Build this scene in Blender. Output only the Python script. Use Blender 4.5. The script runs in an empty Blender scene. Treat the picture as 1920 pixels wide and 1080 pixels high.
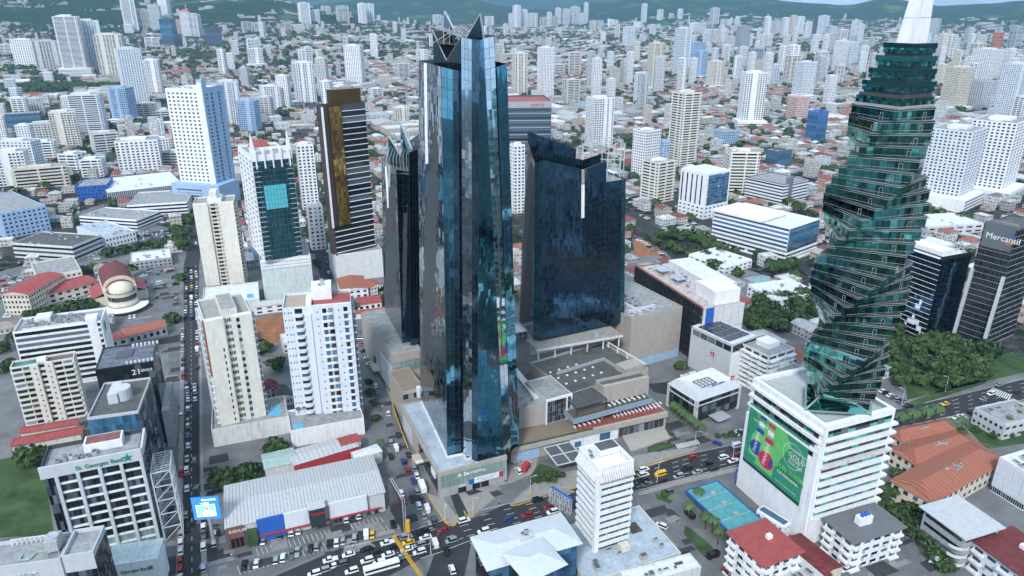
import bpy, bmesh, math, random
import numpy as np
from mathutils import Vector, Matrix
R = math.radians
SC = bpy.context.scene
COL = SC.collection
rnd = random.Random(7)
# ------------------------------------------------------------------ camera
CAM_H, FPX, PITCH = 190.0, 1330.0, R(21.3)
cam_data = bpy.data.cameras.new('camera')
cam_data.sensor_width = 36.0
cam_data.lens = 36.0 * FPX / 1920.0
cam_data.clip_start = 1.0
cam_data.clip_end = 60000.0
cam = bpy.data.objects.new('camera', cam_data)
COL.objects.link(cam)
cam.location = (0, 0, CAM_H)
cam.rotation_euler = (R(90) - PITCH, 0, 0)
SC.camera = cam
# ------------------------------------------------------------------ world, sun, exposure
SUN_EL, SUN_AZ = R(42), R(196)          # azimuth clockwise from +Y (the view direction)
world = bpy.data.worlds.new('World')
SC.world = world
world.use_nodes = True
wn, wl = world.node_tree.nodes, world.node_tree.links
wn.clear()
w_out = wn.new('ShaderNodeOutputWorld')
w_bg = wn.new('ShaderNodeBackground')
w_bg.inputs['Strength'].default_value = 0.068
sky = wn.new('ShaderNodeTexSky')
sky.sky_type = 'NISHITA'
sky.sun_disc = False
sky.sun_elevation = SUN_EL
sky.sun_rotation = SUN_AZ
sky.altitude = 100
sky.dust_density = 2.0
sky.ozone_density = 2.0
w_tc = wn.new('ShaderNodeTexCoord')
w_sep = wn.new('ShaderNodeSeparateXYZ')
wl.new(w_tc.outputs['Generated'], w_sep.inputs[0])
w_z = wn.new('ShaderNodeMath'); w_z.operation = 'MAXIMUM'; w_z.inputs[1].default_value = 0.0
wl.new(w_sep.outputs['Z'], w_z.inputs[0])
w_za = wn.new('ShaderNodeMath'); w_za.operation = 'ADD'; w_za.inputs[1].default_value = 0.16
wl.new(w_z.outputs[0], w_za.inputs[0])
w_dx = wn.new('ShaderNodeMath'); w_dx.operation = 'DIVIDE'
w_dy = wn.new('ShaderNodeMath'); w_dy.operation = 'DIVIDE'
wl.new(w_sep.outputs['X'], w_dx.inputs[0]); wl.new(w_za.outputs[0], w_dx.inputs[1])
wl.new(w_sep.outputs['Y'], w_dy.inputs[0]); wl.new(w_za.outputs[0], w_dy.inputs[1])
w_cmb = wn.new('ShaderNodeCombineXYZ')
wl.new(w_dx.outputs[0], w_cmb.inputs['X']); wl.new(w_dy.outputs[0], w_cmb.inputs['Y'])
w_noise = wn.new('ShaderNodeTexNoise')
w_noise.inputs['Scale'].default_value = 1.1
w_noise.inputs['Detail'].default_value = 7.0
w_noise.inputs['Roughness'].default_value = 0.58
wl.new(w_cmb.outputs[0], w_noise.inputs['Vector'])
w_ramp = wn.new('ShaderNodeMapRange')
w_ramp.inputs['From Min'].default_value = 0.36
w_ramp.inputs['From Max'].default_value = 0.58
w_ramp.inputs['To Min'].default_value = 0.5
w_ramp.inputs['To Max'].default_value = 0.95
wl.new(w_noise.outputs['Fac'], w_ramp.inputs['Value'])
w_mix = wn.new('ShaderNodeMix'); w_mix.data_type = 'RGBA'
wl.new(w_ramp.outputs['Result'], w_mix.inputs['Factor'])
wl.new(sky.outputs['Color'], w_mix.inputs['A'])
w_mix.inputs['B'].default_value = (5.7, 7.4, 9.5, 1)     # bright even cloud cover
wl.new(w_mix.outputs['Result'], w_bg.inputs['Color'])
wl.new(w_bg.outputs[0], w_out.inputs['Surface'])
sun_data = bpy.data.lights.new('sun', 'SUN')
sun_data.energy = 1.5
sun_data.angle = R(11)
sun_data.color = (1.0, 0.98, 0.96)
sun = bpy.data.objects.new('sun', sun_data)
COL.objects.link(sun)
sun.location = (0, 0, 600)
sd = Vector((math.sin(SUN_AZ) * math.cos(SUN_EL), math.cos(SUN_AZ) * math.cos(SUN_EL), math.sin(SUN_EL)))
sun.rotation_euler = sd.to_track_quat('Z', 'Y').to_euler()
SC.view_settings.view_transform = 'Standard'
SC.view_settings.look = 'None'
SC.view_settings.exposure = 1.12
SC.view_settings.gamma = 1.0
SC.view_settings.use_curve_mapping = False
SC.cycles.use_denoising = True
SC.cycles.denoiser = 'OPENIMAGEDENOISE'
SC.cycles.use_adaptive_sampling = True
SC.cycles.adaptive_threshold = 0.035
SC.cycles.adaptive_min_samples = 16
SC.cycles.max_bounces = 4
SC.cycles.diffuse_bounces = 2
SC.cycles.glossy_bounces = 3
SC.cycles.transmission_bounces = 2
SC.cycles.volume_bounces = 0
SC.cycles.transparent_max_bounces = 6
SC.cycles.caustics_reflective = False
SC.cycles.caustics_refractive = False
SC.cycles.sample_clamp_indirect = 4.0
# ------------------------------------------------------------------ helpers: where a point of the place is
CP, SP = math.cos(PITCH), math.sin(PITCH)
GA = R(21.5)                             # the street grid's angle
GU = Vector((math.cos(GA), math.sin(GA)))
GV = Vector((-math.sin(GA), math.cos(GA)))
def ray(px, py):
 a, b = (px - 960) / FPX, (540 - py) / FPX
 return a, CP + b * SP, -SP + b * CP
def P(px, py, z=0.0):
 d = ray(px, py)
 t = (z - CAM_H) / d[2]
 return Vector((d[0] * t, d[1] * t))
def pj(x, y, z):
 dz = z - CAM_H
 zc = y * CP - dz * SP
 return 960 + FPX * x / zc, 540 - FPX * (y * SP + dz * CP) / zc
def depth(x, y, z=0):
 return y * CP - (z - CAM_H) * SP
def Zat(py, x, y):
 b = (540 - py) / FPX
 return CAM_H + (b * y * CP - y * SP) / (CP + b * SP)
def smooth(a, b, x):
 t = np.clip((np.asarray(x, float) - a) / (b - a), 0, 1)
 return t * t * (3 - 2 * t)
# value-noise for the terrain
_nr = np.random.RandomState(11)
_lat = _nr.rand(256, 256)
def vnoise(x, y):
 x = np.asarray(x, float); y = np.asarray(y, float)
 xi, yi = np.floor(x).astype(int), np.floor(y).astype(int)
 fx, fy = x - xi, y - yi
 fx, fy = fx * fx * (3 - 2 * fx), fy * fy * (3 - 2 * fy)
 g = lambda i, j: _lat[i & 255, j & 255]
 return (g(xi, yi) * (1 - fx) + g(xi + 1, yi) * fx) * (1 - fy) + (g(xi, yi + 1) * (1 - fx) + g(xi + 1, yi + 1) * fx) * fy
def fbm(x, y, o=5, gain=0.5):
 s = 0; a = 1; n = 0
 for k in range(o):
  s = s + a * vnoise(x * 2 ** k + 17 * k, y * 2 ** k + 31 * k); n += a; a *= gain
 return s / n
_CX = np.array([-400, 0, 100, 200, 330, 430, 520, 600, 700, 800, 900, 980, 1060, 1130, 1200, 1300, 1400, 1500, 1580, 1640, 1750, 1850, 1920, 2300], float)
_NEAR = np.array([8, 12, 10, 2, 6, 0, 6, 18, 38, 50, 60, 60, 60, 60, 60, 60, 60, 60, 60, 60, 60, 60, 60, 60], float)   # ridge about 4.6 km off
_MID = np.array([30, 30, 30, 30, 30, 30, 20, 12, 2, -6, 4, 18, 18, 0, -8, 4, 2, 8, 14, 4, 16, 12, 8, 16], float)    # ridge about 7.6 km off
_FAR = np.array([-14, -16, -20, -22, -18, -24, -18, -16, -20, -22, -16, -2, 3, -4, 4, 5, 11, 13, 12, 11, 15, 13, 14, 12], float)        # ridge about 12 km off
def hill(x, y):
 x = np.asarray(x, float); y = np.asarray(y, float)
 D = np.hypot(x, y)
 col = 960 + FPX / CP * np.where(y > 1, x / np.maximum(y, 1), 9) * 0.985
 z = 70 * smooth(1500, 4600, D)
 hor = 21.5
 # the screen of ridges: each rises from its foot to its crest
 n = fbm(x / 900 + 5, y / 900 + 9)
 for tab, Dc, wf, wb in ((_NEAR, 4700, 1500, 1500), (_MID, 7600, 2000, 1500), (_FAR, 12000, 2800, 1500)):
  row = np.interp(col, _CX, tab)
  zc = CAM_H + (hor - row) / FPX * Dc
  prof = smooth(Dc - wf, Dc, D) * (1 - 0.6 * smooth(Dc, Dc + wb, D))
  hgt = np.maximum(zc - 70, 0) * prof
  hgt = hgt * (0.86 + 0.34 * n)
  z = np.maximum(z, 70 * smooth(1500, 4600, D) + hgt)
 # wooded knoll at the left, low knolls in the town
 for kx, ky, kr, kh in ((-1010, 1330, 210, 26), (-760, 2900, 420, 60), (-330, 3900, 350, 55), (1350, 2500, 420, 30), (1000, 2050, 260, 16)):
  d2 = ((x - kx) ** 2 + (y - ky) ** 2) / kr ** 2
  z = z + kh * np.exp(-d2)
 z = z + (fbm(x / 260, y / 260, 4) - 0.5) * 26 * smooth(2600, 5000, D)
 return np.where(y > 900, z, 0.0)
_TS, _TX0, _TN, _TM = 40.0, -9000.0, 451, 351
_tx, _ty = np.meshgrid(_TX0 + _TS * np.arange(_TN), _TS * np.arange(_TM), indexing='ij')
_TG = hill(_tx, _ty).tolist()
def T(x, y):
 if y < 900: return 0.0
 a, b = (x - _TX0) / _TS, y / _TS
 i, j = int(a), int(b)
 if not (0 <= i < _TN - 1 and 0 <= j < _TM - 1): return 70.0
 a -= i; b -= j
 r0, r1 = _TG[i], _TG[i + 1]
 return (r0[j] * (1 - a) + r1[j] * a) * (1 - b) + (r0[j + 1] * (1 - a) + r1[j + 1] * a) * b
def Pg(px, py):
 """where the line of sight first meets the terrain"""
 d = ray(px, py)
 lo = 100.0
 step = 60.0
 t = lo
 while t < 16000:
  x, y, z = d[0] * t, d[1] * t, CAM_H + d[2] * t
  if z <= T(x, y):
   a, b = t - step, t
   for _ in range(14):
    m = (a + b) / 2
    if CAM_H + d[2] * m <= T(d[0] * m, d[1] * m): b = m
    else: a = m
   return Vector((d[0] * b, d[1] * b, T(d[0] * b, d[1] * b)))
  step = 20 + t * 0.02
  t += step
 return Vector((d[0] * 6000, d[1] * 6000, 80))
# ------------------------------------------------------------------ helpers: materials
MATS = {}
def mat(name, col, rough=0.8, spec=0.3, metal=0.0, var=0.08, nscale=0.35, bump=0.0, stain=0.0, emit=0.0, pane=0.0, curt=0.0):
 if name in MATS: return MATS[name]
 m = bpy.data.materials.new(name)
 m.use_nodes = True
 n, l = m.node_tree.nodes, m.node_tree.links
 b = n['Principled BSDF']
 b.inputs['Roughness'].default_value = rough
 b.inputs['Specular IOR Level'].default_value = spec
 b.inputs['Metallic'].default_value = metal
 geo = n.new('ShaderNodeNewGeometry')
 nz = n.new('ShaderNodeTexNoise')
 nz.inputs['Scale'].default_value = nscale
 nz.inputs['Detail'].default_value = 6.0
 nz.inputs['Roughness'].default_value = 0.6
 l.new(geo.outputs['Position'], nz.inputs['Vector'])
 mr = n.new('ShaderNodeMapRange')
 mr.inputs['From Min'].default_value = 0.3; mr.inputs['From Max'].default_value = 0.7
 mr.inputs['To Min'].default_value = 1 - var; mr.inputs['To Max'].default_value = 1 + var
 l.new(nz.outputs['Fac'], mr.inputs['Value'])
 rgb = n.new('ShaderNodeRGB'); rgb.outputs[0].default_value = (*col, 1)
 val = mr.outputs['Result']
 if pane:
  ra = n.new('ShaderNodeMapRange')
  ra.inputs['To Min'].default_value = 1 - pane; ra.inputs['To Max'].default_value = 1 + pane
  oi = n.new('ShaderNodeObjectInfo')
  ad = n.new('ShaderNodeMath'); ad.operation = 'ADD'
  fr = n.new('ShaderNodeMath'); fr.operation = 'FRACT'
  l.new(geo.outputs['Random Per Island'], ad.inputs[0]); l.new(oi.outputs['Random'], ad.inputs[1])
  l.new(ad.outputs[0], fr.inputs[0]); l.new(fr.outputs[0], ra.inputs['Value'])
  if curt:
   pw = n.new('ShaderNodeMath'); pw.operation = 'POWER'; pw.inputs[1].default_value = 5.0; l.new(fr.outputs[0], pw.inputs[0])
   ra.inputs['To Min'].default_value = 0.55; ra.inputs['To Max'].default_value = curt; l.new(pw.outputs[0], ra.inputs['Value'])
  mu = n.new('ShaderNodeMath'); mu.operation = 'MULTIPLY'
  l.new(val, mu.inputs[0]); l.new(ra.outputs['Result'], mu.inputs[1])
  val = mu.outputs[0]
 vm = n.new('ShaderNodeVectorMath'); vm.operation = 'SCALE'
 l.new(rgb.outputs[0], vm.inputs[0]); l.new(val, vm.inputs['Scale'])
 out = vm.outputs[0]
 if stain:
  # rain streaks and grime with a shape of their own
  mp = n.new('ShaderNodeMapping'); mp.inputs['Scale'].default_value = (0.9, 0.9, 0.12)
  l.new(geo.outputs['Position'], mp.inputs['Vector'])
  s2 = n.new('ShaderNodeTexNoise'); s2.inputs['Scale'].default_value = 0.8; s2.inputs['Detail'].default_value = 8.0
  l.new(mp.outputs[0], s2.inputs['Vector'])
  m2 = n.new('ShaderNodeMapRange')
  m2.inputs['From Min'].default_value = 0.5; m2.inputs['From Max'].default_value = 0.78
  m2.inputs['To Min'].default_value = 0.0; m2.inputs['To Max'].default_value = stain
  l.new(s2.outputs['Fac'], m2.inputs['Value'])
  mx = n.new('ShaderNodeMix'); mx.data_type = 'RGBA'
  l.new(m2.outputs['Result'], mx.inputs['Factor']); l.new(out, mx.inputs['A'])
  mx.inputs['B'].default_value = (0.10, 0.10, 0.095, 1)
  out = mx.outputs['Result']
 l.new(out, b.inputs['Base Color'])
 if bump:
  bp = n.new('ShaderNodeBump'); bp.inputs['Strength'].default_value = bump; bp.inputs['Distance'].default_value = 0.3
  l.new(nz.outputs['Fac'], bp.inputs['Height']); l.new(bp.outputs[0], b.inputs['Normal'])
 if emit:
  l.new(out, b.inputs['Emission Color']); b.inputs['Emission Strength'].default_value = emit
 MATS[name] = m
 return m
WHITE = mat('white_render', (0.78, 0.80, 0.82), stain=0.22, var=0.05)
WHITE2 = mat('bluish_white_render', (0.66, 0.71, 0.77), stain=0.15, var=0.05)
OFFW = mat('aged_white_render', (0.62, 0.63, 0.62), stain=0.4)
CREAM = mat('cream_render', (0.66, 0.62, 0.52), stain=0.35)
CREAMP = mat('pale_cream_render', (0.72, 0.70, 0.63), stain=0.2)
BEIGE = mat('beige_stone', (0.40, 0.37, 0.33), stain=0.2)
GREY = mat('grey_render', (0.36, 0.38, 0.40), stain=0.25)
LGREY = mat('light_grey_panel', (0.52, 0.55, 0.58), stain=0.12, var=0.05)
DGREY = mat('dark_grey_render', (0.10, 0.105, 0.115), stain=0.1)
CONC = mat('raw_concrete', (0.33, 0.32, 0.30), stain=0.5, var=0.15)
BLACK = mat('black_cladding', (0.015, 0.016, 0.02), rough=0.35, spec=0.5)
BLUEW = mat('pale_blue_render', (0.33, 0.47, 0.66), stain=0.1)
BLUEP = mat('blue_paint', (0.03, 0.12, 0.45), rough=0.5)
BRONZE = mat('brown_cladding', (0.075, 0.05, 0.045), rough=0.4)
PINK = mat('pink_render', (0.66, 0.46, 0.43), stain=0.2)
ORANGE = mat('orange_render', (0.62, 0.26, 0.15), stain=0.2)
REDP = mat('red_paint', (0.42, 0.05, 0.06), rough=0.6)
ROOFG = mat('grey_roof_membrane', (0.30, 0.31, 0.31), var=0.25, nscale=0.25, stain=0.55)
ROOFD = mat('dark_roof_membrane', (0.10, 0.105, 0.10), var=0.35, nscale=0.2, stain=0.3)
ROOFW = mat('white_roof_membrane', (0.66, 0.69, 0.71), var=0.12, stain=0.35)
ROOFB = mat('bluish_roof_coat', (0.40, 0.47, 0.53), var=0.2, nscale=0.2, stain=0.4)
ROOFR = mat('red_metal_roof', (0.34, 0.075, 0.07), var=0.2, stain=0.25, rough=0.6)
ROOFT = mat('terracotta_tile', (0.34, 0.13, 0.085), var=0.2, nscale=1.5, stain=0.2)
ROOFM = mat('dark_red_metal_roof', (0.16, 0.035, 0.035), var=0.3, stain=0.3)
METALW = mat('pale_corrugated_metal', (0.50, 0.52, 0.53), rough=0.5, var=0.07, nscale=1.5, stain=0.25)
STEEL = mat('galvanised_steel', (0.45, 0.47, 0.49), rough=0.45, metal=0.3)
DSTEEL = mat('dark_steel', (0.06, 0.065, 0.07), rough=0.5)
MACH = mat('grey_plant_metal', (0.40, 0.42, 0.43), rough=0.6, var=0.2, nscale=2.0, stain=0.3)
ASPH = mat('asphalt', (0.036, 0.038, 0.042), rough=0.9, var=0.22, nscale=0.15)
LOT = mat('worn_parking_asphalt', (0.145, 0.15, 0.155), rough=0.9, var=0.25, nscale=0.12, stain=0.5)
PAVE = mat('concrete_pavement', (0.29, 0.275, 0.25), var=0.14, nscale=0.3, stain=0.25)
PAVEG = mat('grey_pavement', (0.165, 0.168, 0.17), var=0.32, nscale=0.07, stain=0.45)
EARTH = mat('bare_red_earth', (0.27, 0.12, 0.06), var=0.3, nscale=0.2)
LINEW = mat('white_road_paint', (0.72, 0.72, 0.70), rough=0.7, stain=0.2)
LINEY = mat('yellow_kerb_paint', (0.55, 0.36, 0.03), rough=0.7, stain=0.2)
WATER = mat('pool_water', (0.10, 0.42, 0.58), rough=0.06, spec=0.5, var=0.1)
TRUNK = mat('bark', (0.09, 0.065, 0.045), var=0.3, nscale=3)
TYRE = mat('tyre_rubber', (0.02, 0.02, 0.021), rough=0.9)
GLD = mat('dark_window_glass', (0.018, 0.022, 0.027), rough=0.06, spec=0.6, pane=0.6, curt=8)
GLX = mat('unlit_black_glass', (0.016, 0.02, 0.025), rough=0.06, spec=0.6, pane=0.4)
GLM = mat('grey_window_glass', (0.042, 0.054, 0.065), rough=0.08, spec=0.6, pane=0.6, curt=7)
GLB = mat('blue_window_glass', (0.05, 0.14, 0.24), rough=0.06, spec=0.7, pane=0.5)
GLT = mat('blue_mirror_glass', (0.13, 0.38, 0.50), rough=0.06, metal=1.0, var=0.03, pane=0.16)
GLW = mat('silver_mirror_glass', (0.66, 0.74, 0.80), rough=0.04, metal=1.0, var=0.03, pane=0.1)
GLK = mat('black_mirror_glass', (0.09, 0.155, 0.21), rough=0.07, metal=1.0, var=0.03, pane=0.2)
GLN = mat('navy_mirror_glass', (0.055, 0.135, 0.225), rough=0.1, metal=1.0, var=0.03, pane=0.28)
GLS = mat('grey_mirror_glass', (0.23, 0.30, 0.35), rough=0.05, metal=1.0, var=0.03, pane=0.15)
GLG = mat('green_mirror_glass', (0.115, 0.39, 0.34), rough=0.035, metal=1.0, var=0.03, pane=0.6)
GLC = mat('teal_glass', (0.025, 0.10, 0.125), rough=0.05, spec=0.8, metal=0.5, pane=0.3)
GLAQ = mat('turquoise_mirror_glass', (0.13, 0.56, 0.66), rough=0.12, metal=0.15, pane=0.1)
GLO = mat('gold_mirror_glass', (0.36, 0.23, 0.055), rough=0.06, metal=0.8, pane=0.45)
GLP = mat('pale_green_glass', (0.30, 0.45, 0.42), rough=0.06, spec=0.8, metal=0.3, pane=0.2)
CLEAR = mat('smoked_car_glass', (0.015, 0.018, 0.022), rough=0.05, spec=0.7)
LAMP = mat('lamp_lens', (0.7, 0.7, 0.65), rough=0.3)
def foliage_mat(name, c1, c2):
 m = bpy.data.materials.new(name); m.use_nodes = True
 n, l = m.node_tree.nodes, m.node_tree.links
 b = n['Principled BSDF']; b.inputs['Roughness'].default_value = 0.65; b.inputs['Specular IOR Level'].default_value = 0.25
 geo = n.new('ShaderNodeNewGeometry'); oi = n.new('ShaderNodeObjectInfo')
 nz = n.new('ShaderNodeTexNoise'); nz.inputs['Scale'].default_value = 0.12; nz.inputs['Detail'].default_value = 3
 l.new(geo.outputs['Position'], nz.inputs['Vector'])
 a = n.new('ShaderNodeMath'); a.operation = 'MULTIPLY_ADD'; a.inputs[1].default_value = 0.45
 l.new(geo.outputs['Random Per Island'], a.inputs[0]);
 b2 = n.new('ShaderNodeMath'); b2.operation = 'MULTIPLY_ADD'; b2.inputs[1].default_value = 0.35
 l.new(oi.outputs['Random'], b2.inputs[0]); l.new(nz.outputs['Fac'], b2.inputs[2])
 s = n.new('ShaderNodeMath'); s.operation = 'MULTIPLY_ADD'; s.inputs[1].default_value = 1.0; s.inputs[2].default_value = -0.22
 l.new(b2.outputs[0], s.inputs[0]); l.new(s.outputs[0], a.inputs[2])
 mx = n.new('ShaderNodeMix'); mx.data_type = 'RGBA'; mx.clamp_factor = True
 l.new(a.outputs[0], mx.inputs['Factor'])
 mx.inputs['A'].default_value = (*c1, 1); mx.inputs['B'].default_value = (*c2, 1)
 l.new(mx.outputs['Result'], b.inputs['Base Color'])
 MATS[name] = m
 return m
LEAF = foliage_mat('leaves', (0.012, 0.032, 0.014), (0.066, 0.12, 0.034))
PALM = foliage_mat('palm_fronds', (0.03, 0.07, 0.025), (0.09, 0.16, 0.05))
GRASS = mat('grass', (0.045, 0.085, 0.028), rough=0.95, var=0.5, nscale=0.12, bump=0.5)
CARP = {}
def carmat(name, col, metal=0.2):
 m = mat('car_paint_' + name, col, rough=0.22, spec=0.6, metal=metal, var=0.02)
 CARP[name] = m
carmat('white', (0.72, 0.73, 0.74), 0.0); carmat('silver', (0.42, 0.44, 0.46), 0.5); carmat('grey', (0.14, 0.15, 0.16), 0.4)
carmat('black', (0.012, 0.012, 0.014)); carmat('red', (0.30, 0.02, 0.025)); carmat('blue', (0.02, 0.05, 0.26)); carmat('yellow', (0.75, 0.45, 0.02), 0.0)
# ------------------------------------------------------------------ helpers: meshes and objects
class MB:
 """collects faces with materials; build() links them as one mesh object"""
 def __init__(s):
  s.v = []; s.f = []; s.m = []; s.mats = []
 def mi(s, m):
  if m not in s.mats: s.mats.append(m)
  return s.mats.index(m)
 def poly(s, pts, m):
  k = len(s.v); s.v += [tuple(q) for q in pts]; s.f.append(tuple(range(k, k + len(pts)))); s.m.append(s.mi(m))
 def box(s, x0, x1, y0, y1, z0, z1, m):
  k = len(s.v)
  s.v += [(x0, y0, z0), (x1, y0, z0), (x1, y1, z0), (x0, y1, z0), (x0, y0, z1), (x1, y0, z1), (x1, y1, z1), (x0, y1, z1)]
  for q in ((0, 3, 2, 1), (4, 5, 6, 7), (0, 1, 5, 4), (1, 2, 6, 5), (2, 3, 7, 6), (3, 0, 4, 7)):
   s.f.append(tuple(k + i for i in q)); s.m.append(s.mi(m))
 def prism(s, pts, z0, z1, m, mtop=None):
  """pts counter-clockwise from above; z1 a number or one height per corner"""
  n = len(pts); k = len(s.v)
  zt = z1 if hasattr(z1, '__len__') else [z1] * n
  s.v += [(q[0], q[1], z0) for q in pts] + [(q[0], q[1], zt[i]) for i, q in enumerate(pts)]
  for i in range(n):
   j = (i + 1) % n
   s.f.append((k + i, k + j, k + n + j, k + n + i)); s.m.append(s.mi(m))
  s.f.append(tuple(k + n + i for i in range(n))); s.m.append(s.mi(mtop or m))
  s.f.append(tuple(k + n - 1 - i for i in range(n))); s.m.append(s.mi(m))
 def bar(s, a, b, w, m, h=None):
  """a square bar between two points"""
  a, b = Vector(a), Vector(b); d = (b - a)
  if d.length < 1e-6: return
  d.normalize()
  up = Vector((0, 0, 1)) if abs(d.z) < 0.95 else Vector((1, 0, 0))
  x = d.cross(up).normalized() * (w / 2); y = d.cross(x).normalized() * ((h or w) / 2)
  k = len(s.v)
  for c in (a, b):
   for q in (x + y, x - y, -x - y, -x + y): s.v.append(tuple(c + q))
  for q in ((0, 1, 5, 4), (1, 2, 6, 5), (2, 3, 7, 6), (3, 0, 4, 7), (3, 2, 1, 0), (4, 5, 6, 7)):
   s.f.append(tuple(k + i for i in q)); s.m.append(s.mi(m))
 def lathe(s, cx, cy, prof, m, n=12, a0=0.0, a1=2 * math.pi):
  """profile [(r, z)] turned about a vertical axis"""
  k = len(s.v); full = abs(a1 - a0 - 2 * math.pi) < 1e-6; cnt = n if full else n + 1
  for r, z in prof:
   for i in range(cnt):
    t = a0 + (a1 - a0) * i / n
    s.v.append((cx + r * math.cos(t), cy + r * math.sin(t), z))
  for j in range(len(prof) - 1):
   for i in range(n):
    i2 = (i + 1) % cnt
    s.f.append((k + j * cnt + i, k + j * cnt + i2, k + (j + 1) * cnt + i2, k + (j + 1) * cnt + i)); s.m.append(s.mi(m))
 def mesh(s, name):
  me = bpy.data.meshes.new(name)
  me.from_pydata(s.v, [], s.f)
  for m in s.mats: me.materials.append(m)
  if len(s.mats) > 1: me.polygons.foreach_set('material_index', s.m)
  me.update()
  return me
 def build(s, name, parent=None, kind=None, loc=None, rz=0.0):
  if not s.f: return None
  return link(name, s.mesh(name), parent, kind, loc, rz)
def link(name, me, parent=None, kind=None, loc=None, rz=0.0):
 o = bpy.data.objects.new(name, me)
 COL.objects.link(o)
 if parent is not None: o.parent = parent
 if loc is not None: o.location = loc
 if rz: o.rotation_euler = (0, 0, rz)
 if kind: o['kind'] = kind
 return o
def tag(o, label, cat, group=None):
 o['label'] = label; o['category'] = cat
 if group: o['group'] = group
 return o
def thing(name, label, cat, loc, rz=0.0, group=None):
 o = bpy.data.objects.new(name, None)
 o.empty_display_size = 1.0
 COL.objects.link(o)
 o.location = (loc[0], loc[1], loc[2] if len(loc) > 2 else 0.0)
 o.rotation_euler = (0, 0, rz)
 return tag(o, label, cat, group)
def text(name, s, size, m, parent, loc, rot, depth=0.08, align='LEFT', squeeze=1.0):
 cu = bpy.data.curves.new(name, 'FONT')
 cu.body = s; cu.size = size; cu.extrude = depth; cu.align_x = align; cu.resolution_u = 2
 t = bpy.data.objects.new(name, cu)
 COL.objects.link(t)
 bpy.context.view_layer.update()
 me = bpy.data.meshes.new_from_object(t)
 bpy.data.objects.remove(t)
 me.materials.clear(); me.materials.append(m)
 o = link(name, me, parent)
 o.location = loc; o.rotation_euler = rot; o.scale = (squeeze, 1, 1)
 return o
# ground cells that are taken, so nothing is built twice on one spot
OCC = set()
OCELL = 5.0
def occupy_rect(cx, cy, ux, uy, a0, a1, b0, b1, pad=1.0):
 """rect in the frame at (cx, cy) with x axis (ux, uy)"""
 a = a0 - pad
 while a <= a1 + pad:
  b = b0 - pad
  while b <= b1 + pad:
   x, y = cx + ux * a - uy * b, cy + uy * a + ux * b
   OCC.add((int(math.floor(x / OCELL)), int(math.floor(y / OCELL))))
   b += OCELL * 0.6
  a += OCELL * 0.6
def occupy_poly(pts, pad=0):
 xs = [q[0] for q in pts]; ys = [q[1] for q in pts]
 x = min(xs)
 while x <= max(xs) + OCELL:
  y = min(ys)
  while y <= max(ys) + OCELL:
   if inside(x, y, pts): OCC.add((int(math.floor(x / OCELL)), int(math.floor(y / OCELL))))
   y += OCELL * 0.6
  x += OCELL * 0.6
def inside(x, y, pts):
 c = False; n = len(pts)
 for i in range(n):
  x1, y1 = pts[i][0], pts[i][1]; x2, y2 = pts[i - 1][0], pts[i - 1][1]
  if (y1 > y) != (y2 > y) and x < (x2 - x1) * (y - y1) / (y2 - y1) + x1: c = not c
 return c
def taken(cx, cy, ux, uy, a0, a1, b0, b1):
 a = a0
 while a <= a1 + 0.01:
  b = b0
  while b <= b1 + 0.01:
   x, y = cx + ux * a - uy * b, cy + uy * a + ux * b
   if (int(math.floor(x / OCELL)), int(math.floor(y / OCELL))) in OCC: return True
   b += max((b1 - b0) / 3, 0.5)
  a += max((a1 - a0) / 3, 0.5)
 return False
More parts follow.
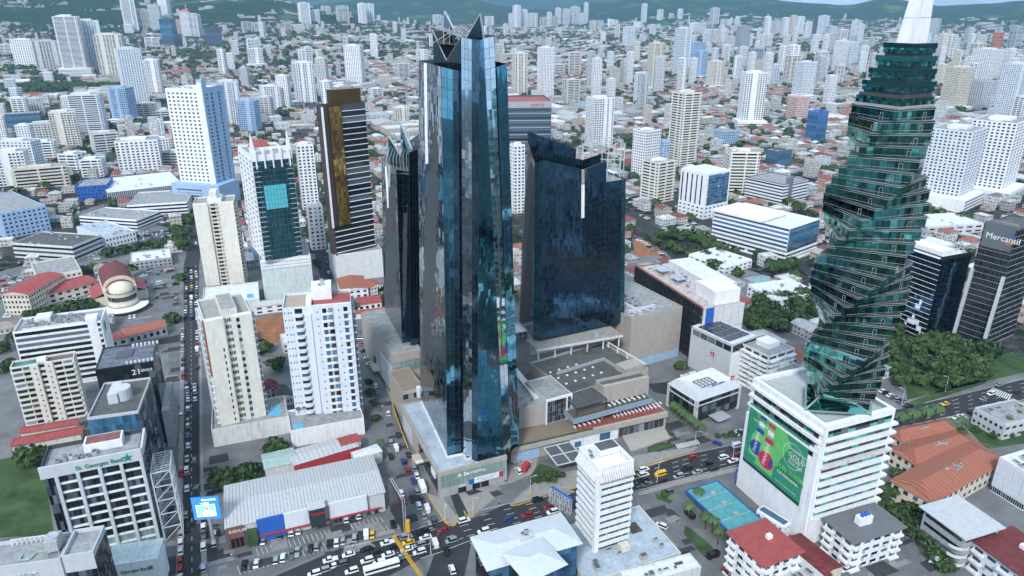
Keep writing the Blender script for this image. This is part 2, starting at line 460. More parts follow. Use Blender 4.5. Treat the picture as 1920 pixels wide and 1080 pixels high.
# ------------------------------------------------------------------ terrain: one sheet to the horizon
def make_terrain():
 rs = np.concatenate([np.linspace(0.0, 900, 10), np.geomspace(960, 14500, 190)])
 th = np.linspace(-R(56), R(56), 360)
 rr, tt = np.meshgrid(rs, th, indexing='ij')
 x, y = rr * np.sin(tt), rr * np.cos(tt)
 y = y - 0.0
 z = hill(x, y)
 far = smooth(13800, 14500, rr); z = z * (1 - far)
 v = np.stack([x, y, z], -1).reshape(-1, 3)
 nr, nt = rr.shape
 i = np.arange(nr * nt).reshape(nr, nt)
 f = np.stack([i[:-1, :-1], i[:-1, 1:], i[1:, 1:], i[1:, :-1]], -1).reshape(-1, 4)
 v = v.tolist(); f = f.tolist()
 # the plain goes on behind the camera
 k = len(v)
 t0, t1 = -R(56), R(56)
 pts = [(0, 0, -0.02)] + [(14500 * math.sin(t1 + (2 * math.pi - (t1 - t0)) * j / 40), 14500 * math.cos(t1 + (2 * math.pi - (t1 - t0)) * j / 40), -0.02) for j in range(41)]
 v += pts
 for j in range(40): f.append([k, k + j + 2, k + j + 1])
 me = bpy.data.meshes.new('ground'); me.from_pydata(v, [], f); me.update()
 for pl in me.polygons: pl.use_smooth = True
 m = bpy.data.materials.new('town_ground_and_forest'); m.use_nodes = True
 n, l = m.node_tree.nodes, m.node_tree.links
 b = n['Principled BSDF']; b.inputs['Roughness'].default_value = 0.95; b.inputs['Specular IOR Level'].default_value = 0.1
 geo = n.new('ShaderNodeNewGeometry')
 def noise(s, d=5, rough=0.6):
  q = n.new('ShaderNodeTexNoise'); q.inputs['Scale'].default_value = s; q.inputs['Detail'].default_value = d; q.inputs['Roughness'].default_value = rough
  l.new(geo.outputs['Position'], q.inputs['Vector']); return q
 def mix(fac, a, bb):
  q = n.new('ShaderNodeMix'); q.data_type = 'RGBA'; q.clamp_factor = True
  if hasattr(fac, 'links'): l.new(fac, q.inputs['Factor'])
  for s, c in (('A', a), ('B', bb)):
   if isinstance(c, tuple): q.inputs[s].default_value = (*c, 1)
   else: l.new(c, q.inputs[s])
  return q.outputs['Result']
 def rng(s, a, bb, c=0.0, d=1.0):
  q = n.new('ShaderNodeMapRange'); q.inputs['From Min'].default_value = a; q.inputs['From Max'].default_value = bb
  q.inputs['To Min'].default_value = c; q.inputs['To Max'].default_value = d; l.new(s, q.inputs['Value']); return q.outputs['Result']
 n1 = noise(0.02); n2 = noise(0.12, 4); n3 = noise(0.004, 6); n4 = noise(0.035, 9, 0.75)
 town = mix(rng(n1.outputs['Fac'], 0.42, 0.56), (0.10, 0.10, 0.098), (0.025, 0.042, 0.022))
 town = mix(rng(n2.outputs['Fac'], 0.52, 0.6), town, (0.15, 0.145, 0.14))
 wood = mix(rng(n4.outputs['Fac'], 0.35, 0.65), (0.008, 0.024, 0.014), (0.035, 0.075, 0.028))
 meadow = mix(rng(n3.outputs['Fac'], 0.56, 0.62), wood, (0.075, 0.145, 0.045))
 sep = n.new('ShaderNodeSeparateXYZ'); l.new(geo.outputs['Position'], sep.inputs[0])
 hgt = n.new('ShaderNodeMath'); hgt.operation = 'MULTIPLY_ADD'; hgt.inputs[1].default_value = 70.0
 l.new(n3.outputs['Fac'], hgt.inputs[0]); l.new(sep.outputs['Z'], hgt.inputs[2])
 out = mix(rng(hgt.outputs[0], 112, 135), town, meadow)
 l.new(out, b.inputs['Base Color'])
 bp = n.new('ShaderNodeBump'); bp.inputs['Strength'].default_value = 1.0; bp.inputs['Distance'].default_value = 14.0
 l.new(n4.outputs['Fac'], bp.inputs['Height']); l.new(bp.outputs[0], b.inputs['Normal'])
 me.materials.append(m)
 o = link('ground', me); o['kind'] = 'structure'
make_terrain()
# ------------------------------------------------------------------ the building kit
_boxes = {}
def cbox(name, dx, dy, dz, m):
 key = (name, round(dx, 2), round(dy, 2), round(dz, 2), m.name)
 if key not in _boxes:
  mb = MB(); mb.box(0, dx, 0, dy, 0, dz, m); _boxes[key] = mb.mesh(name)
 return _boxes[key]
def fit(F, Rr, L=None, BR=None, base=None, h=None, z0=0.0):
 """front-left roof corner F, front-right Rr, back-left L or back-right BR, as seen; base: row of the ground below F.
 Gives place, turn, width, depth, height of a real box."""
 if h is None:
  lo, hi = 2.0, 188.0
  for _ in range(50):
   m_ = (lo + hi) / 2
   q = P(F[0], F[1], m_)
   if pj(q.x, q.y, z0)[1] < base: lo = m_
   else: hi = m_
  h = (lo + hi) / 2
 a, b = P(F[0], F[1], h), P(Rr[0], Rr[1], h)
 d = b - a; W = d.length; rz = math.atan2(d.y, d.x)
 n = Vector((-d.y, d.x)) / W
 if L: D = (P(L[0], L[1], h) - a).dot(n)
 else: D = (P(BR[0], BR[1], h) - b).dot(n)
 return a, rz, W, max(D, 3.0), h
class Bld:
 def __init__(s, name, label, cat='building', fitd=None, group=None, wall=None, z0=0.0, occ=True, core=True, roof=None, parapet=1.0, pt=0.35, topz=None):
  loc, s.rz, s.W, s.D, s.h = fitd
  s.loc = loc
  s.t = thing(name, label, cat, (loc.x, loc.y, z0), s.rz, group)
  s.z0 = z0; s.H = s.h - z0
  s.wallm = wall or WHITE
  s.wall = MB(); s.over = {}; s.cnt = {}
  s.zc = depth(loc.x, loc.y, s.h)
  if core: s.wall.box(0, s.W, 0, s.D, 0, s.H - parapet, s.wallm)
  if parapet > 0 and core:
   for x0, x1, y0, y1 in ((0, s.W, 0, pt), (0, s.W, s.D - pt, s.D), (0, pt, pt, s.D - pt), (s.W - pt, s.W, pt, s.D - pt)):
    s.wall.box(x0, x1, y0, y1, s.H - parapet, s.H, s.wallm)
  if core:
   r = MB(); r.box(pt, s.W - pt, pt, s.D - pt, s.H - parapet - 0.2, s.H - parapet + 0.03, roof or ROOFG); r.build('roof_deck', s.t)
  s.rt = s.H - parapet + 0.03
  if occ: occupy_rect(loc.x, loc.y, math.cos(s.rz), math.sin(s.rz), 0, s.W, 0, s.D, 2)
 def span(s, face):
  return s.W if face in 'FB' else s.D
 def loc_box(s, face, u0, u1, v0, v1, n0, n1):
  if face == 'F': return u0, u1, -n1, -n0, v0, v1
  if face == 'B': return s.W - u1, s.W - u0, s.D + n0, s.D + n1, v0, v1
  if face == 'R': return s.W + n0, s.W + n1, u0, u1, v0, v1
  return -n1, -n0, s.D - u1, s.D - u0, v0, v1
 def add(s, name, face, u0, u1, v0, v1, n0, n1, m, cap=300):
  """a piece on a face: its own part, joined only past the limit"""
  bx = s.loc_box(face, u0, u1, v0, v1, n0, n1)
  s.piece(name, bx, m, cap)
 def piece(s, name, bx, m, cap=300):
  x0, x1, y0, y1, z0, z1 = bx
  px = max(x1 - x0, y1 - y0, z1 - z0) * FPX / s.zc
  s.cnt[name] = s.cnt.get(name, 0) + 1
  if s.cnt[name] <= cap and px >= 7.0:
   o = link(name, cbox(name, x1 - x0, y1 - y0, z1 - z0, m), s.t, None, (x0, y0, z0))
  else:
   s.over.setdefault(name, MB()).box(x0, x1, y0, y1, z0, z1, m)
 def wbox(s, face, u0, u1, v0, v1, n0, n1, m=None):
  s.wall.box(*s.loc_box(face, u0, u1, v0, v1, n0, n1), m or s.wallm)
 def grid(s, face, z0, z1, nf, nx, wf=0.55, hf=0.5, sill=0.28, u0=0.0, u1=None, gl=None, t=0.3, wallm=None, ac=0.0, frame=False):
  """punched windows set back in a wall of piers and spandrels"""
  u1 = s.span(face) if u1 is None else u1
  fh = (z1 - z0) / nf; bw = (u1 - u0) / nx; gl = gl or GLD
  s.wbox(face, u0, u1, z0, z0 + sill * fh, 0, t, wallm)
  for k in range(nf):
   za = z0 + k * fh + sill * fh; zb = za + hf * fh
   zt = z0 + (k + 1) * fh + sill * fh if k < nf - 1 else z1
   s.wbox(face, u0, u1, zb, zt, 0, t, wallm)
   for i in range(nx):
    a = u0 + i * bw + bw * (1 - wf) / 2; b = a + bw * wf
    s.add('window', face, a, b, za, zb, 0.01, 0.06, gl)
    if ac and rnd.random() < ac:
     s.add('air_conditioner', face, a + 0.1, a + 0.9, za - 0.75, za - 0.15, t, t + 0.45, MACH)
  for i in range(nx + 1):
   a = u0 + i * bw - bw * (1 - wf) / 2; b = a + bw * (1 - wf)
   s.wbox(face, max(a, u0), min(b, u1), z0 + 0.01, z1 - 0.01, 0, t + 0.02, wallm)
 def strip(s, face, z0, z1, nf, hf=0.5, sill=0.3, u0=0.0, u1=None, gl=None, t=0.35, bandm=None, nx=0, mul=None):
  """ribbon windows between proud bands"""
  u1 = s.span(face) if u1 is None else u1
  fh = (z1 - z0) / nf; gl = gl or GLD
  for k in range(nf):
   za = z0 + k * fh
   s.add('spandrel_band', face, u0, u1, za, za + sill * fh, 0, t, bandm or s.wallm)
   if sill + hf < 0.98:
    s.add('spandrel_band', face, u0, u1, za + (sill + hf) * fh, za + fh - 0.01, 0, t - 0.02, bandm or s.wallm)
   if nx:
    bw = (u1 - u0) / nx
    for i in range(nx):
     s.add('window', face, u0 + i * bw + 0.06, u0 + (i + 1) * bw - 0.06, za + sill * fh + 0.02, za + (sill + hf) * fh - 0.02, 0.0, 0.05, gl)
   else:
    s.add('window_band', face, u0, u1, za + sill * fh + 0.01, za + (sill + hf) * fh - 0.01, 0.0, 0.05, gl)
 def curtain(s, face, z0, z1, nf, nx, u0=0.0, u1=None, gl=None, gap=0.07, tilt=0.012, t=0.08, cap=300):
  """glass curtain: every pane a piece, each a hair out of plane"""
  u1 = s.span(face) if u1 is None else u1
  fh = (z1 - z0) / nf; bw = (u1 - u0) / nx; gl = gl or GLN
  for k in range(nf):
   for i in range(nx):
    a = u0 + i * bw + gap / 2; b = a + bw - gap; c = z0 + k * fh + gap / 2; d = c + fh - gap
    e = [t + rnd.uniform(-tilt, tilt) * bw, t + rnd.uniform(-tilt, tilt) * bw, t + rnd.uniform(-tilt, tilt) * bw]
    e.append(e[0] + e[2] - e[1])
    q = [(a, c, e[0]), (b, c, e[1]), (b, d, e[2]), (a, d, e[3])]
    pts = []
    for u, v, n in q:
     x0, x1, y0, y1, zz, _ = s.loc_box(face, u, u, v, v, n, n); pts.append((x0, y0, zz))
    s.cnt['pane'] = s.cnt.get('pane', 0) + 1
    if s.cnt['pane'] <= cap and max(bw, fh) * FPX / s.zc >= 9:
     mb = MB(); mb.poly(pts, gl); mb.build('pane', s.t)
    else:
     s.over.setdefault('pane', MB()).poly(pts, gl)
 def balc(s, face, z0, z1, nf, us, dep=1.2, m=None, rail=0.95, glm=None, dark=True):
  """balconies: a slab with its parapet, and the door glass behind"""
  fh = (z1 - z0) / nf; m = m or s.wallm
  for k in range(nf):
   za = z0 + k * fh
   for a, b in us:
    key = ('balcony', face, round(b - a, 2), round(dep, 2), round(rail, 2), m.name)
    if key not in _boxes:
     mb = MB()
     for q in ((0, b - a, 0, 0.18, 0, dep), (0, b - a, 0.18, rail, dep - 0.12, dep), (0, 0.12, 0.18, rail, 0, dep - 0.12), (b - a - 0.12, b - a, 0.18, rail, 0, dep - 0.12)):
      W_, D_ = s.W, s.D
      s.W = s.D = 0.0
      bx = s.loc_box(face, q[0], q[1], q[2], q[3], q[4], q[5]); s.W, s.D = W_, D_
      mb.box(*bx, m)
     _boxes[key] = mb.mesh('balcony')
    # origin of the balcony frame on this face
    o = {'F': (a, 0, za), 'R': (s.W, a, za), 'B': (s.W - a, s.D, za), 'L': (0, s.D - a, za)}[face]
    if s.cnt.get('balcony', 0) < 300:
     s.cnt['balcony'] = s.cnt.get('balcony', 0) + 1
     link('balcony', _boxes[key], s.t, None, o)
    if dark: s.add('balcony_door', face, a + 0.2, b - 0.2, za + 0.2, za + fh * 0.78, 0.0, 0.05, glm or GLD)
 def pbox(s, name, x0, x1, y0, y1, z0, z1, m):
  mb = MB(); mb.box(x0, x1, y0, y1, z0, z1, m); return mb.build(name, s.t)
 def plant(s, x0, x1, y0, y1, n, smax=2.4, z=None):
  """air plant scattered over a roof, each its own unit"""
  z = s.rt if z is None else z
  got = []
  for _ in range(n * 4):
   if len(got) >= n: break
   w, d, hh = rnd.uniform(0.9, smax), rnd.uniform(0.9, smax), rnd.uniform(0.7, 1.8)
   if x1 - x0 < w or y1 - y0 < d: continue
   a, b = rnd.uniform(x0, x1 - w), rnd.uniform(y0, y1 - d)
   if any(a < q[1] and q[0] < a + w and b < q[3] and q[2] < b + d for q in got): continue
   got.append((a, a + w, b, b + d))
   mb = MB(); m = rnd.choice([MACH, MACH, LGREY, STEEL])
   mb.box(a, a + w, b, b + d, z, z + hh, m)
   mb.box(a + 0.15, a + w - 0.15, b + 0.15, b + d - 0.15, z + hh, z + hh + 0.08, DGREY)
   mb.build('rooftop_unit', s.t)
 def done(s):
  s.wall.build('wall', s.t)
  for k, mb in s.over.items(): mb.build(k, s.t, 'stuff')
  return s
# ------------------------------------------------------------------ towers of the town behind, each a thing
STY = {
 'w': (WHITE, GLD), 'b': (WHITE2, GLM), 'c': (CREAMP, GLD), 'y': (CREAM, GLD), 'o': (OFFW, GLD), 'p': (PINK, GLD), 'r': (ORANGE, GLD),
 'g': (LGREY, GLM), 'd': (DGREY, GLB), 'n': (GREY, GLB), 't': (BRONZE, GLD), 'l': (BLUEW, GLM), 'u': (BLUEP, GLB)}
NTOW = [0]
SCW_ = dict(w='white', b='bluish white', c='cream', y='ochre', o='grey white', p='pink', r='orange', g='light grey', d='dark glass', n='grey', t='brown', l='pale blue', u='blue')
MDW = dict(grid='gridded', band='banded', rib='ribbed', glass='glazed')
def tower(px0, px1, ytop, ybase, sty='w', label=None, group=None, ratio=0.85, rot=None, podium=0.0, mode=None, cat='tower', crown=True, name='apartment_tower'):
 """a tower that stands where its foot meets the ground"""
 q = Pg((px0 + px1) / 2, ybase)
 zc = depth(q.x, q.y, q.z)
 wpx = (px1 - px0) * zc / FPX
 if rot is None: rot = GA + rnd.choice([0, 0, 0, R(6), R(-8), R(-25), R(14)])
 view = math.atan2(q.x, q.y)
 th = rot + view
 c, s_ = abs(math.cos(th)), abs(math.sin(th))
 W = wpx / (c + ratio * s_); D = W * ratio
 h = Zat(ytop, q.x, q.y) - q.z
 wm, gm = STY[sty]
 mode = mode or rnd.choice(['grid', 'grid', 'band', 'rib'])
 NTOW[0] += 1
 lab = label
 if group:
  hp = ybase - ytop
  lab = f"{SCW_[sty]} {MDW[mode]} {'tall' if hp > 42 else 'short' if hp < 22 else ''} {label}".replace('pale ', '').replace('  ', ' ').replace('  ', ' '); group = lab + 's'
 ux, uy = math.cos(rot), math.sin(rot)
 # centre the box on the foot
 fx, fy = q.x - ux * W / 2 + uy * 0, q.y - uy * W / 2
 t = thing(name, lab, cat, (fx, fy, q.z - 1.0), rot, group)
 occupy_rect(fx, fy, ux, uy, 0, W, 0, D, 4)
 hpx = h * FPX / zc
 body, win, extra = MB(), MB(), MB()
 H = h + 1.0
 if crown: Hb = H - min(max(0.035 * H, 2.0), 7.0)
 else: Hb = H
 zb = 0.0
 if podium:
  zb = podium * H
  extra.box(-W * 0.18, W * 1.18, -D * 0.25, D * 1.1, 0, zb, WHITE if sty != 'd' else DGREY)
  extra.build('podium', t)
  pw = MB()
  for k in range(max(1, int(zb / 3.4))):
   z = 1.2 + k * 3.4
   if z + 1.4 < zb: pw.box(-W * 0.17, W * 1.17, -D * 0.25 - 0.06, D * 0.9, z, z + 1.2, GLM)
  pw.build('window_band', t, 'stuff')
 body.box(0, W, 0, D, zb, Hb, wm)
 fh = 3.2 if hpx / (H / 3.2) > 2.0 else 4.6
 nf = max(3, int((Hb - zb - 2) / fh)); fh = (Hb - zb - 1.5) / nf
 for face, span in (('F', W), ('R', D), ('L', D)):
  nrm = {'F': (uy, -ux), 'R': (ux, uy), 'L': (-ux, -uy)}[face]
  if nrm[0] * -q.x + nrm[1] * -q.y < -0.12 * math.hypot(q.x, q.y): continue
  def fb(mb, u0, u1, v0, v1, n0, n1, m):
   if face == 'F': mb.box(u0, u1, -n1, -n0, v0, v1, m)
   elif face == 'R': mb.box(W + n0, W + n1, u0, u1, v0, v1, m)
   else: mb.box(-n1, -n0, D - u1, D - u0, v0, v1, m)
  nx = max(3, min(9, int(span / 3.6)))
  md = mode if face == 'F' or mode in ('band', 'glass') else ('grid' if mode != 'rib' else 'grid')
  bw = span / nx
  if md == 'glass':
   for k in range(nf):
    fb(win, 0.2, span - 0.2, zb + 0.8 + k * fh + 0.3, zb + 0.8 + (k + 1) * fh - 0.25, 0, 0.1, gm)
   for i in range(nx + 1):
    fb(extra, i * bw - 0.12, i * bw + 0.12, zb, Hb, 0, 0.2, wm)
  elif md == 'band':
   for k in range(nf):
    z = zb + 0.8 + k * fh
    fb(win, 0.25, span - 0.25, z + 0.36 * fh, z + 0.9 * fh, 0, 0.08, gm)
    fb(body, 0, span, z - 0.1 * fh, z + 0.34 * fh, 0, 0.9, wm)
   for i in (0, nx // 2, nx - 1):
    fb(body, (i + 0.1) * bw, (i + 0.45) * bw, zb, Hb - 0.5, 0, 0.95, wm)
  else:
   wf = 0.5 if md == 'grid' else 0.62
   skip = set(rnd.sample(range(nx), max(0, nx // 4))) if md == 'rib' else set()
   for i in range(nx):
    if i in skip: continue
    for k in range(nf):
     z = zb + 0.8 + k * fh
     fb(win, (i + (1 - wf) / 2) * bw, (i + (1 + wf) / 2) * bw, z + 0.3 * fh, z + 0.82 * fh, 0, 0.06, gm)
     if md == 'rib' and (i % 2 == 0): fb(body, (i + 0.05) * bw, (i + 0.95) * bw, z - 0.05, z + 0.24 * fh, 0, 1.0, wm)
   if md == 'rib' or rnd.random() < 0.5:
    for i in range(0, nx + 1, 2): fb(body, max(i * bw - 0.5, 0), min(i * bw + 0.5, span), zb, Hb + 0.4, 0, 0.5, wm)
 if crown:
  body.box(W * 0.28, W * 0.72, D * 0.25, D * 0.75, Hb, H, wm)
  body.box(W * 0.1, W * 0.26, D * 0.4, D * 0.65, Hb, Hb + (H - Hb) * 0.6, wm)
  body.box(0, W, 0, 0.4, Hb, Hb + 1.0, wm); body.box(0, W, D - 0.4, D, Hb, Hb + 1.0, wm)
 body.build('wall', t)
 win.build('window', t, 'stuff')
 rf = MB(); rf.box(0.5, W - 0.5, 0.5, D - 0.5, Hb, Hb + 0.15, ROOFG); rf.build('roof_deck', t)
 if not podium: extra.build('mullion', t, 'stuff')
 return t, W, D, H
# ------------------------------------------------------------------ streets, lots and pavements
def ccw(pts):
 a = sum(pts[i - 1][0] * pts[i][1] - pts[i][0] * pts[i - 1][1] for i in range(len(pts)))
 return pts if a > 0 else pts[::-1]
def ground_pts(px): return ccw([tuple(P(*q)) for q in px])
def sheet(name, px, m, z, occ=True):
 pts = ground_pts(px)
 bm = bmesh.new(); bm.faces.new([bm.verts.new((x, y, z)) for x, y in pts]); bmesh.ops.triangulate(bm, faces=bm.faces[:])
 bm.normal_update(); bmesh.ops.reverse_faces(bm, faces=[f_ for f_ in bm.faces if f_.normal.z < 0]); me = bpy.data.meshes.new(name); bm.to_mesh(me); bm.free(); me.materials.append(m)
 if occ: occupy_poly(pts)
 o = link(name, me); o['kind'] = 'structure'; return o
def slab(name, px, m, z0=-0.05, h=0.14, kerb=None, occ=True):
 pts = ground_pts(px)
 mb = MB(); mb.prism(pts, z0, h, m); o = mb.build(name); o['kind'] = 'structure'
 if occ: occupy_poly(pts)
 if kerb:
  kb = MB()
  for i in range(len(kerb) - 1):
   a, b = P(*kerb[i]), P(*kerb[i + 1]); kb.bar((a.x, a.y, h + 0.02), (b.x, b.y, h + 0.02), 0.45, LINEY, 0.1)
  kb.build('yellow_kerb', o)
 return o
sheet('pavement', [(-40, 1120), (1960, 1120), (1960, 690), (1700, 660), (1560, 560), (1300, 470), (900, 470), (620, 480), (330, 440), (150, 470), (-40, 520)], PAVEG, 0.02, occ=False)
AV_F = [(470, 1100), (505, 1085), (640, 1027), (740, 1005), (853, 967), (1077, 915), (1193, 881), (1280, 853), (1390, 830), (1500, 806), (1677, 768), (1790, 742), (1945, 704)]
AV_N = [(690, 1100), (720, 1085), (790, 1048), (827, 1036), (880, 1015), (985, 985), (1193, 921), (1280, 898), (1383, 872), (1500, 846), (1677, 804), (1790, 780), (1945, 744)]
road = sheet('road', AV_F + AV_N[::-1], ASPH, 0.045)
side = sheet('road', [(341, 1100), (376, 1100), (373, 740), (371, 620), (373, 500), (382, 420), (398, 360), (388, 360), (362, 420), (344, 500), (345, 620), (346, 740)], ASPH, 0.045)
mid = sheet('road', [(735, 1012), (742, 990), (730, 837), (706, 760), (688, 690), (670, 640), (640, 596), (660, 592), (694, 640), (715, 690), (741, 770), (775, 853), (802, 920), (830, 976), (855, 970)], LOT, 0.04)
low = sheet('road', [(815, 1036), (790, 1110), (865, 1110), (885, 1012)], ASPH, 0.041)
sheet('road', [(1193, 921), (1230, 960), (1320, 1110), (1400, 1110), (1300, 990), (1262, 902)], LOT, 0.04)
sheet('road', [(1690, 960), (1720, 1010), (1790, 1110), (1850, 1110), (1750, 1000), (1715, 945)], LOT, 0.04)
sheet('road', [(1170, 405), (1215, 440), (1265, 490), (1300, 486), (1235, 430), (1185, 392)], ASPH, 0.045)
sheet('road', [(1300, 412), (1440, 470), (1560, 545), (1590, 545), (1460, 460), (1320, 402)], ASPH, 0.045)
sheet('road', [(580, 430), (600, 520), (625, 524), (604, 430), (585, 330), (577, 330)], ASPH, 0.045)
sheet('road', [(345, 625), (280, 640), (276, 650), (345, 640)], ASPH, 0.044)
# painted lines
def lane_lines(F, N, fracs, solid=(), dash=3.2, gap=6.5, w=0.18, parent=None):
 mb = MB(); z = 0.06
 A = [P(*q) for q in F]; B = [P(*q) for q in N]
 for fr in list(fracs) + list(solid):
  L = [a.lerp(b, fr) for a, b in zip(A, B)]
  acc = 0.0
  for i in range(len(L) - 1):
   a, b = L[i], L[i + 1]; ln = (b - a).length; d = (b - a) / ln; n = Vector((-d.y, d.x)) * w / 2
   s = 0.0
   while s < ln:
    e = min(s + (ln if fr in solid else dash), ln)
    p0, p1 = a + d * s, a + d * e
    mb.poly([(p0.x - n.x, p0.y - n.y, z), (p1.x - n.x, p1.y - n.y, z), (p1.x + n.x, p1.y + n.y, z), (p0.x + n.x, p0.y + n.y, z)], LINEW)
    s = e + (0 if fr in solid else gap)
 mb.build('lane_marking', parent)
lane_lines(AV_F[2:], AV_N[2:], (0.22, 0.42, 0.62, 0.82), (0.015, 0.985), parent=road)
lane_lines([(345, 1095), (346, 740), (345, 620), (344, 500)], [(375, 1095), (372, 740), (371, 620), (373, 500)], (0.5,), parent=side, dash=2.5, gap=3.5, w=0.15)
def zebra(px, n, parent):
 a, b, c, d = [P(*q) for q in px]; mb = MB()
 for i in range(n):
  t0, t1 = (i + 0.1) / n, (i + 0.6) / n
  p, q, r, s = a.lerp(b, t0), a.lerp(b, t1), d.lerp(c, t1), d.lerp(c, t0)
  mb.poly([(v.x, v.y, 0.075) for v in ccw([p, q, r, s])] if False else [(v.x, v.y, 0.075) for v in (p, q, r, s)], LINEW)
 mb.build('crossing_marking', parent)
zebra([(1272, 842), (1314, 832), (1308, 824), (1266, 834)], 11, road)
zebra([(1850, 735), (1893, 751), (1898, 741), (1862, 727)], 10, road)
# pavements beside the streets
for q in ([(330, 1100), (339, 1100), (345, 740), (343, 625), (339, 625), (337, 740)], [(378, 1100), (390, 1100), (380, 860), (379, 740), (377, 625), (373, 625), (375, 740)], [(640, 1023), (742, 998), (738, 992), (636, 1014)], [(1195, 924), (1262, 903), (1385, 875), (1388, 882), (1262, 912), (1198, 930)], [(880, 1018), (985, 988), (1000, 992), (890, 1026)], [(1500, 850), (1677, 808), (1940, 748), (1940, 754), (1690, 814)]): slab('sidewalk', q, PAVE, h=.13, occ=False)
# lots
sheet('parking_lot', [(378, 1100), (380, 985), (424, 988), (432, 1025), (722, 958), (742, 992), (640, 1022), (500, 1082), (460, 1100)], LOT, 0.03)
sheet('parking_lot', [(262, 515), (335, 505), (343, 600), (300, 615), (262, 600)], LOT, 0.03)
sheet('parking_lot', [(140, 400), (235, 470), (330, 460), (330, 430), (240, 410), (200, 380)], LOT, 0.03)
sheet('parking_lot', [(305, 1000), (340, 990), (340, 1100), (290, 1100)], LOT, 0.03)
sheet('parking_lot', [(315, 620), (338, 615), (341, 720), (316, 730)], LOT, 0.03)
sheet('forecourt', [(1195, 925), (1262, 905), (1385, 875), (1400, 900), (1450, 960), (1360, 1000), (1300, 990)], LOT, 0.032)
sheet('parking_lot', [(670, 600), (696, 640), (712, 690), (694, 690), (655, 610)], LOT, 0.03)
sheet('parking_lot', [(1590, 1020), (1690, 990), (1760, 1100), (1500, 1100)], LOT, 0.03)
sheet('parking_lot', [(1215, 720), (1262, 715), (1270, 745), (1225, 735)], ASPH, 0.05)
sheet('parking_lot', [(1690, 805), (1920, 745), (1920, 760), (1700, 822)], LOT, 0.03)
# plaza in front of the glass towers
slab('plaza_pavement', [(800, 925), (834, 980), (852, 986), (859, 972), (832, 935)], PAVE, kerb=[(800, 925), (833, 978), (842, 986), (852, 986), (859, 976), (857, 966)])
slab('plaza_pavement', [(848, 940), (874, 966), (886, 969), (928, 934), (905, 912), (860, 925)], PAVE, kerb=[(870, 958), (874, 968), (884, 970), (890, 966)])
slab('plaza_pavement', [(955, 948), (972, 944), (1080, 912), (1195, 876), (1300, 846), (1310, 838), (1215, 850), (1090, 878), (1010, 898)], PAVE, kerb=[(958, 949), (972, 947), (1080, 914), (1195, 878), (1300, 849)])
slab('plaza_pavement', [(690, 652), (700, 650), (726, 735), (752, 790), (790, 900), (797, 918), (780, 880), (742, 775), (716, 692)], PAVE, kerb=[(696, 656), (717, 694), (742, 777), (779, 880), (797, 920)])
slab('plaza_pavement', [(960, 868), (1010, 858), (1000, 888), (960, 905), (930, 912), (905, 905)], PAVE)
slab('plaza_pavement', [(1165, 818), (1238, 788), (1256, 824), (1182, 848)], BEIGE, h=0.8)
sheet('driveway', [(860, 935), (930, 930), (985, 870), (1150, 830), (1180, 850), (1010, 895), (950, 945), (880, 975)], LOT, 0.05)
sheet('driveway', [(1225, 770), (1262, 790), (1330, 830), (1310, 838), (1262, 832), (1258, 826), (1238, 788)], LOT, 0.05)
# ramps down into the garage by the bank
for q in ([(842, 922), (856, 918), (878, 964), (860, 972)], [(864, 916), (878, 913), (905, 922), (880, 930)]): sheet('driveway', q, ASPH, 0.17)
# lawns and beds
def lawn(px, label, z=0.06, name='lawn', h=0.25):
 pts = ground_pts(px); mb = MB(); mb.prism(pts, -0.05, h if name != 'lawn' else z, GRASS); o = mb.build(name); occupy_poly(pts)
 o['kind'] = 'stuff'; tag(o, label, 'grass'); return o
lawn([(-40, 1010), (102, 1003), (80, 865), (68, 848), (-40, 870)], 'open green field beside the bank tower at lower left')
lawn([(1694, 768), (1850, 718), (1850, 712), (1790, 722), (1690, 760)], 'strip of verge along the far side of the avenue')
lawn([(1008, 908), (1052, 890), (1050, 882), (1012, 870), (990, 898)], 'planted bed of the plaza beside the glass tower', name='planted_bed')
lawn([(1215, 848), (1262, 838), (1256, 830), (1214, 840)], 'long planted bed by the entrance to the mall', name='planted_bed', h=0.5)
lawn([(1248, 806), (1262, 812), (1268, 822), (1255, 816)], 'oval planter on the driveway beside the mall', name='planted_bed', h=0.5)
lawn([(1228, 925), (1262, 940), (1256, 944), (1232, 936)], 'small planted island on the forecourt', name='planted_bed')
lawn([(1285, 985), (1330, 1020), (1345, 1040), (1320, 1045), (1282, 1000)], 'bed of palms beside the filling station', name='planted_bed')
lawn([(1700, 700), (1760, 690), (1900, 660), (1960, 690), (1860, 712), (1700, 750)], 'grass under the trees right of the spiral tower')
lawn([(1800, 790), (1920, 770), (1930, 830), (1850, 842)], 'overgrown plot beside the avenue at right')
sheet('bare_earth', [(478, 600), (535, 585), (540, 640), (485, 650)], EARTH, 0.06)
sheet('bare_earth', [(1185, 440), (1230, 460), (1250, 480), (1190, 480)], EARTH, 0.05)
def bays(px0, px1, n, dpx, parent_z=.052):
 mb = MB(); a, b = P(*px0), P(*px1); d = P(px0[0] + dpx[0], px0[1] + dpx[1]) - a
 for i in range(n + 1):
  p = a.lerp(b, i / n); q = p + d; w = (b - a).normalized() * .07
  mb.poly([(p.x - w.x, p.y - w.y, parent_z), (p.x + w.x, p.y + w.y, parent_z), (q.x + w.x, q.y + w.y, parent_z), (q.x - w.x, q.y - w.y, parent_z)], LINEW)
 o = mb.build('bay_marking'); o['kind'] = 'structure'
bays((445, 1062), (722, 984), 34, (6, 16)); bays((480, 1028), (712, 968), 28, (5, 14)); bays((378, 1080), (376, 905), 22, (12, -1)); bays((1590, 1040), (1660, 1016), 8, (10, 14)); bays((268, 528), (330, 520), 14, (2, 7)); bays((268, 552), (336, 545), 14, (2, 7))
